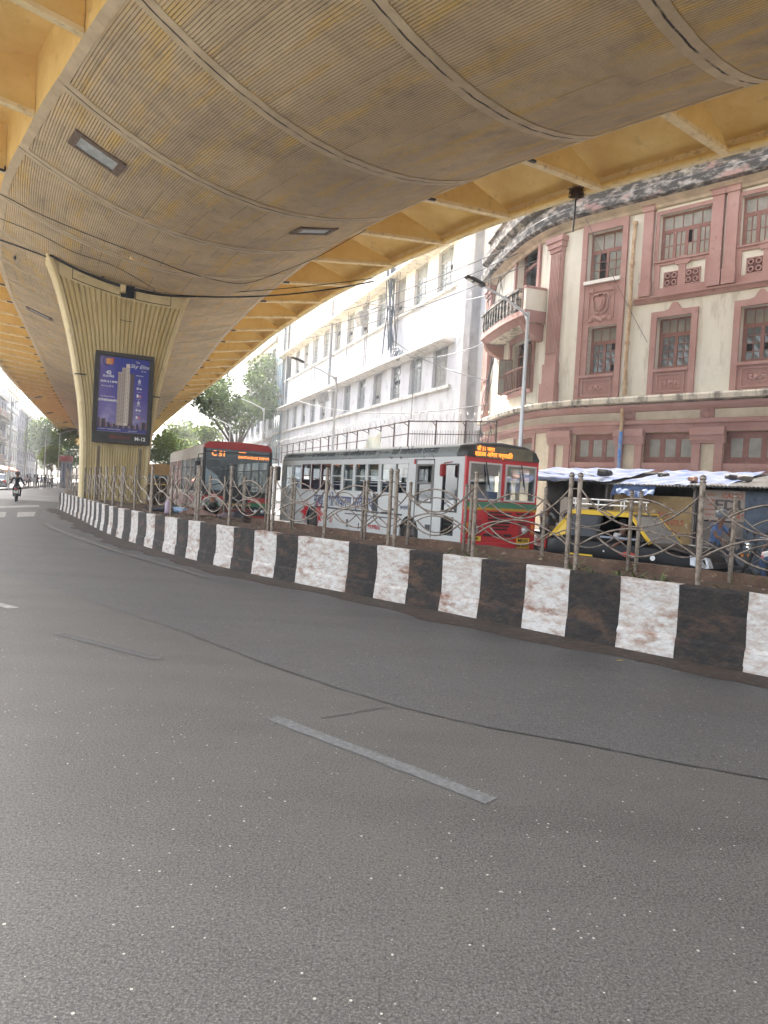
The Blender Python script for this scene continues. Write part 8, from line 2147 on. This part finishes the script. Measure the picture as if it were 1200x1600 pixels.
# rider on the near left carriageway
mp = Vector((-21.6, 43.2)); rz = math.atan2(.91, -.40)
motorbike(mp, rz, mat('bike_black', (.015, .015, .016), .3), 'black motorcycle ridden away along the near left road')
person('person', ride(.82, (.40, .36, 1.08)), pmat('jacket_black', (.016, .015, .016)), pmat('trouser_black', (.015, .015, .016)), black, 'rider in black on the motorcycle heading away down the left road', loc=(mp.x - .12 * -.40, mp.y - .12 * .91, 0), rz=rz, helmet=pmat('helmet_maroon', (.05, .02, .022), .35), sleeve=1.6)
# walkers and riders far along the left street
walk = [(43, 86, 'pale pink shirt', (.52, .42, .42), (.05, .05, .06), -1.2), (54, 84, 'white kurta', (.62, .62, .60), (.5, .48, .46), 1.9), (59, 84.6, 'dark maroon shirt', (.12, .05, .06), (.06, .06, .07), 1.9), (71, 90, 'black top', (.03, .03, .035), (.04, .04, .05), -1.3), (76, 86.5, 'white shirt', (.6, .6, .58), (.10, .10, .12), 1.9), (47, 97, 'grey shirt', (.3, .3, .32), (.08, .08, .09), 1.9), (65, 99, 'blue shirt', (.15, .2, .35), (.06, .06, .08), -1.2), (82, 95, 'cream shirt', (.5, .46, .38), (.12, .1, .08), 1.9)]
walk = [((at_y(w_[0], 745, w_[1]).x), *w_[1:]) for w_ in walk]
lbs = ['walking in the road left of the group', 'walking away with a companion in maroon', 'walking beside the white kurta', 'standing nearer the railing nose', 'just left of the barred nose railing', 'farther back beside the umbrellas', 'farthest along the road', 'nearest the railing far behind']
for k, (x, y, nm, c1, c2_, rz) in enumerate(walk):
    person('person', stand(1 if k % 2 else -.7, 0, 1.62 + .03 * (k % 4)), pmat('far_top%d' % k, c1), pmat('far_low%d' % k, c2_), black, 'pedestrian in %s, %s' % (nm, lbs[k]), loc=(x, y, 0), rz=rz, group='walkers on the left street', hands=False)
# two-wheelers parked along the left kerb
cols = [dsc, MATS['bike_black'], wsc, mat('scooter_maroon', (.2, .03, .03), .35), mat('scooter_blue', (.05, .09, .25), .35)]
cn = ['charcoal', 'black', 'white', 'maroon', 'blue']
pos_w = ['below the dark old building', 'by the nearest left lamp', 'beyond the nearest left lamp', 'before the second left lamp', 'at the second left lamp', 'past the second left lamp']
proto = {}
for i in range(12):
    s = 6 + i * 3.4; p = Vector((-33.4, 52)) + LD * s + Vector((rnd.uniform(-.2, .2), 0)); k = i % 5; lb = '%s parked scooter %s on the left kerb' % (cn[k], pos_w[i // 2])
    if k not in proto: o = scooter(p, -.2 + rnd.uniform(-.2, .2), cols[k], MATS['dash_grey'], lb, 'scooters parked on the left kerb'); proto[k] = o
    else: o = copy_tree(proto[k]); o.location = (*p, 0); o.rotation_euler = (0, 0, -.2 + rnd.uniform(-.2, .2)); o['label'] = lb
wc = mat('car_white', (.6, .6, .6), .3, coat=.4); gc = mat('car_grey', (.2, .21, .22), .3, .3, coat=.4)
car('parked_car', 'white car parked beyond the walkers on the left street', Vector((-47.0, 108)), -1.2, wc, wc); car('parked_car', 'grey car far behind the motorcycle rider on the left street', Vector((-41.6, 80.0)), 1.94, gc, gc)

# ------------------------------------------------------------------ haze
HZ = 0.0014
hz = MB(); hz.box((-40, 90, 12), (260, 320, 26.0 + 2)); ho = hz.build('haze', mat('haze_dummy', (1, 1, 1)), kind='stuff')
hm_ = bpy.data.materials.new('haze_air'); hm_.use_nodes = True; N = hm_.node_tree.nodes; L = hm_.node_tree.links
for n_ in list(N):
    if n_.type == 'BSDF_PRINCIPLED': N.remove(n_)
pv_ = N.new('ShaderNodeVolumePrincipled'); pv_.inputs['Color'].default_value = (.86, .90, .95, 1); pv_.inputs['Density'].default_value = HZ; pv_.inputs['Anisotropy'].default_value = .3
L.new(pv_.outputs[0], N['Material Output'].inputs['Volume'])
ho.data.materials.clear(); ho.data.materials.append(hm_)
if HZ == 0: bpy.data.objects.remove(ho)
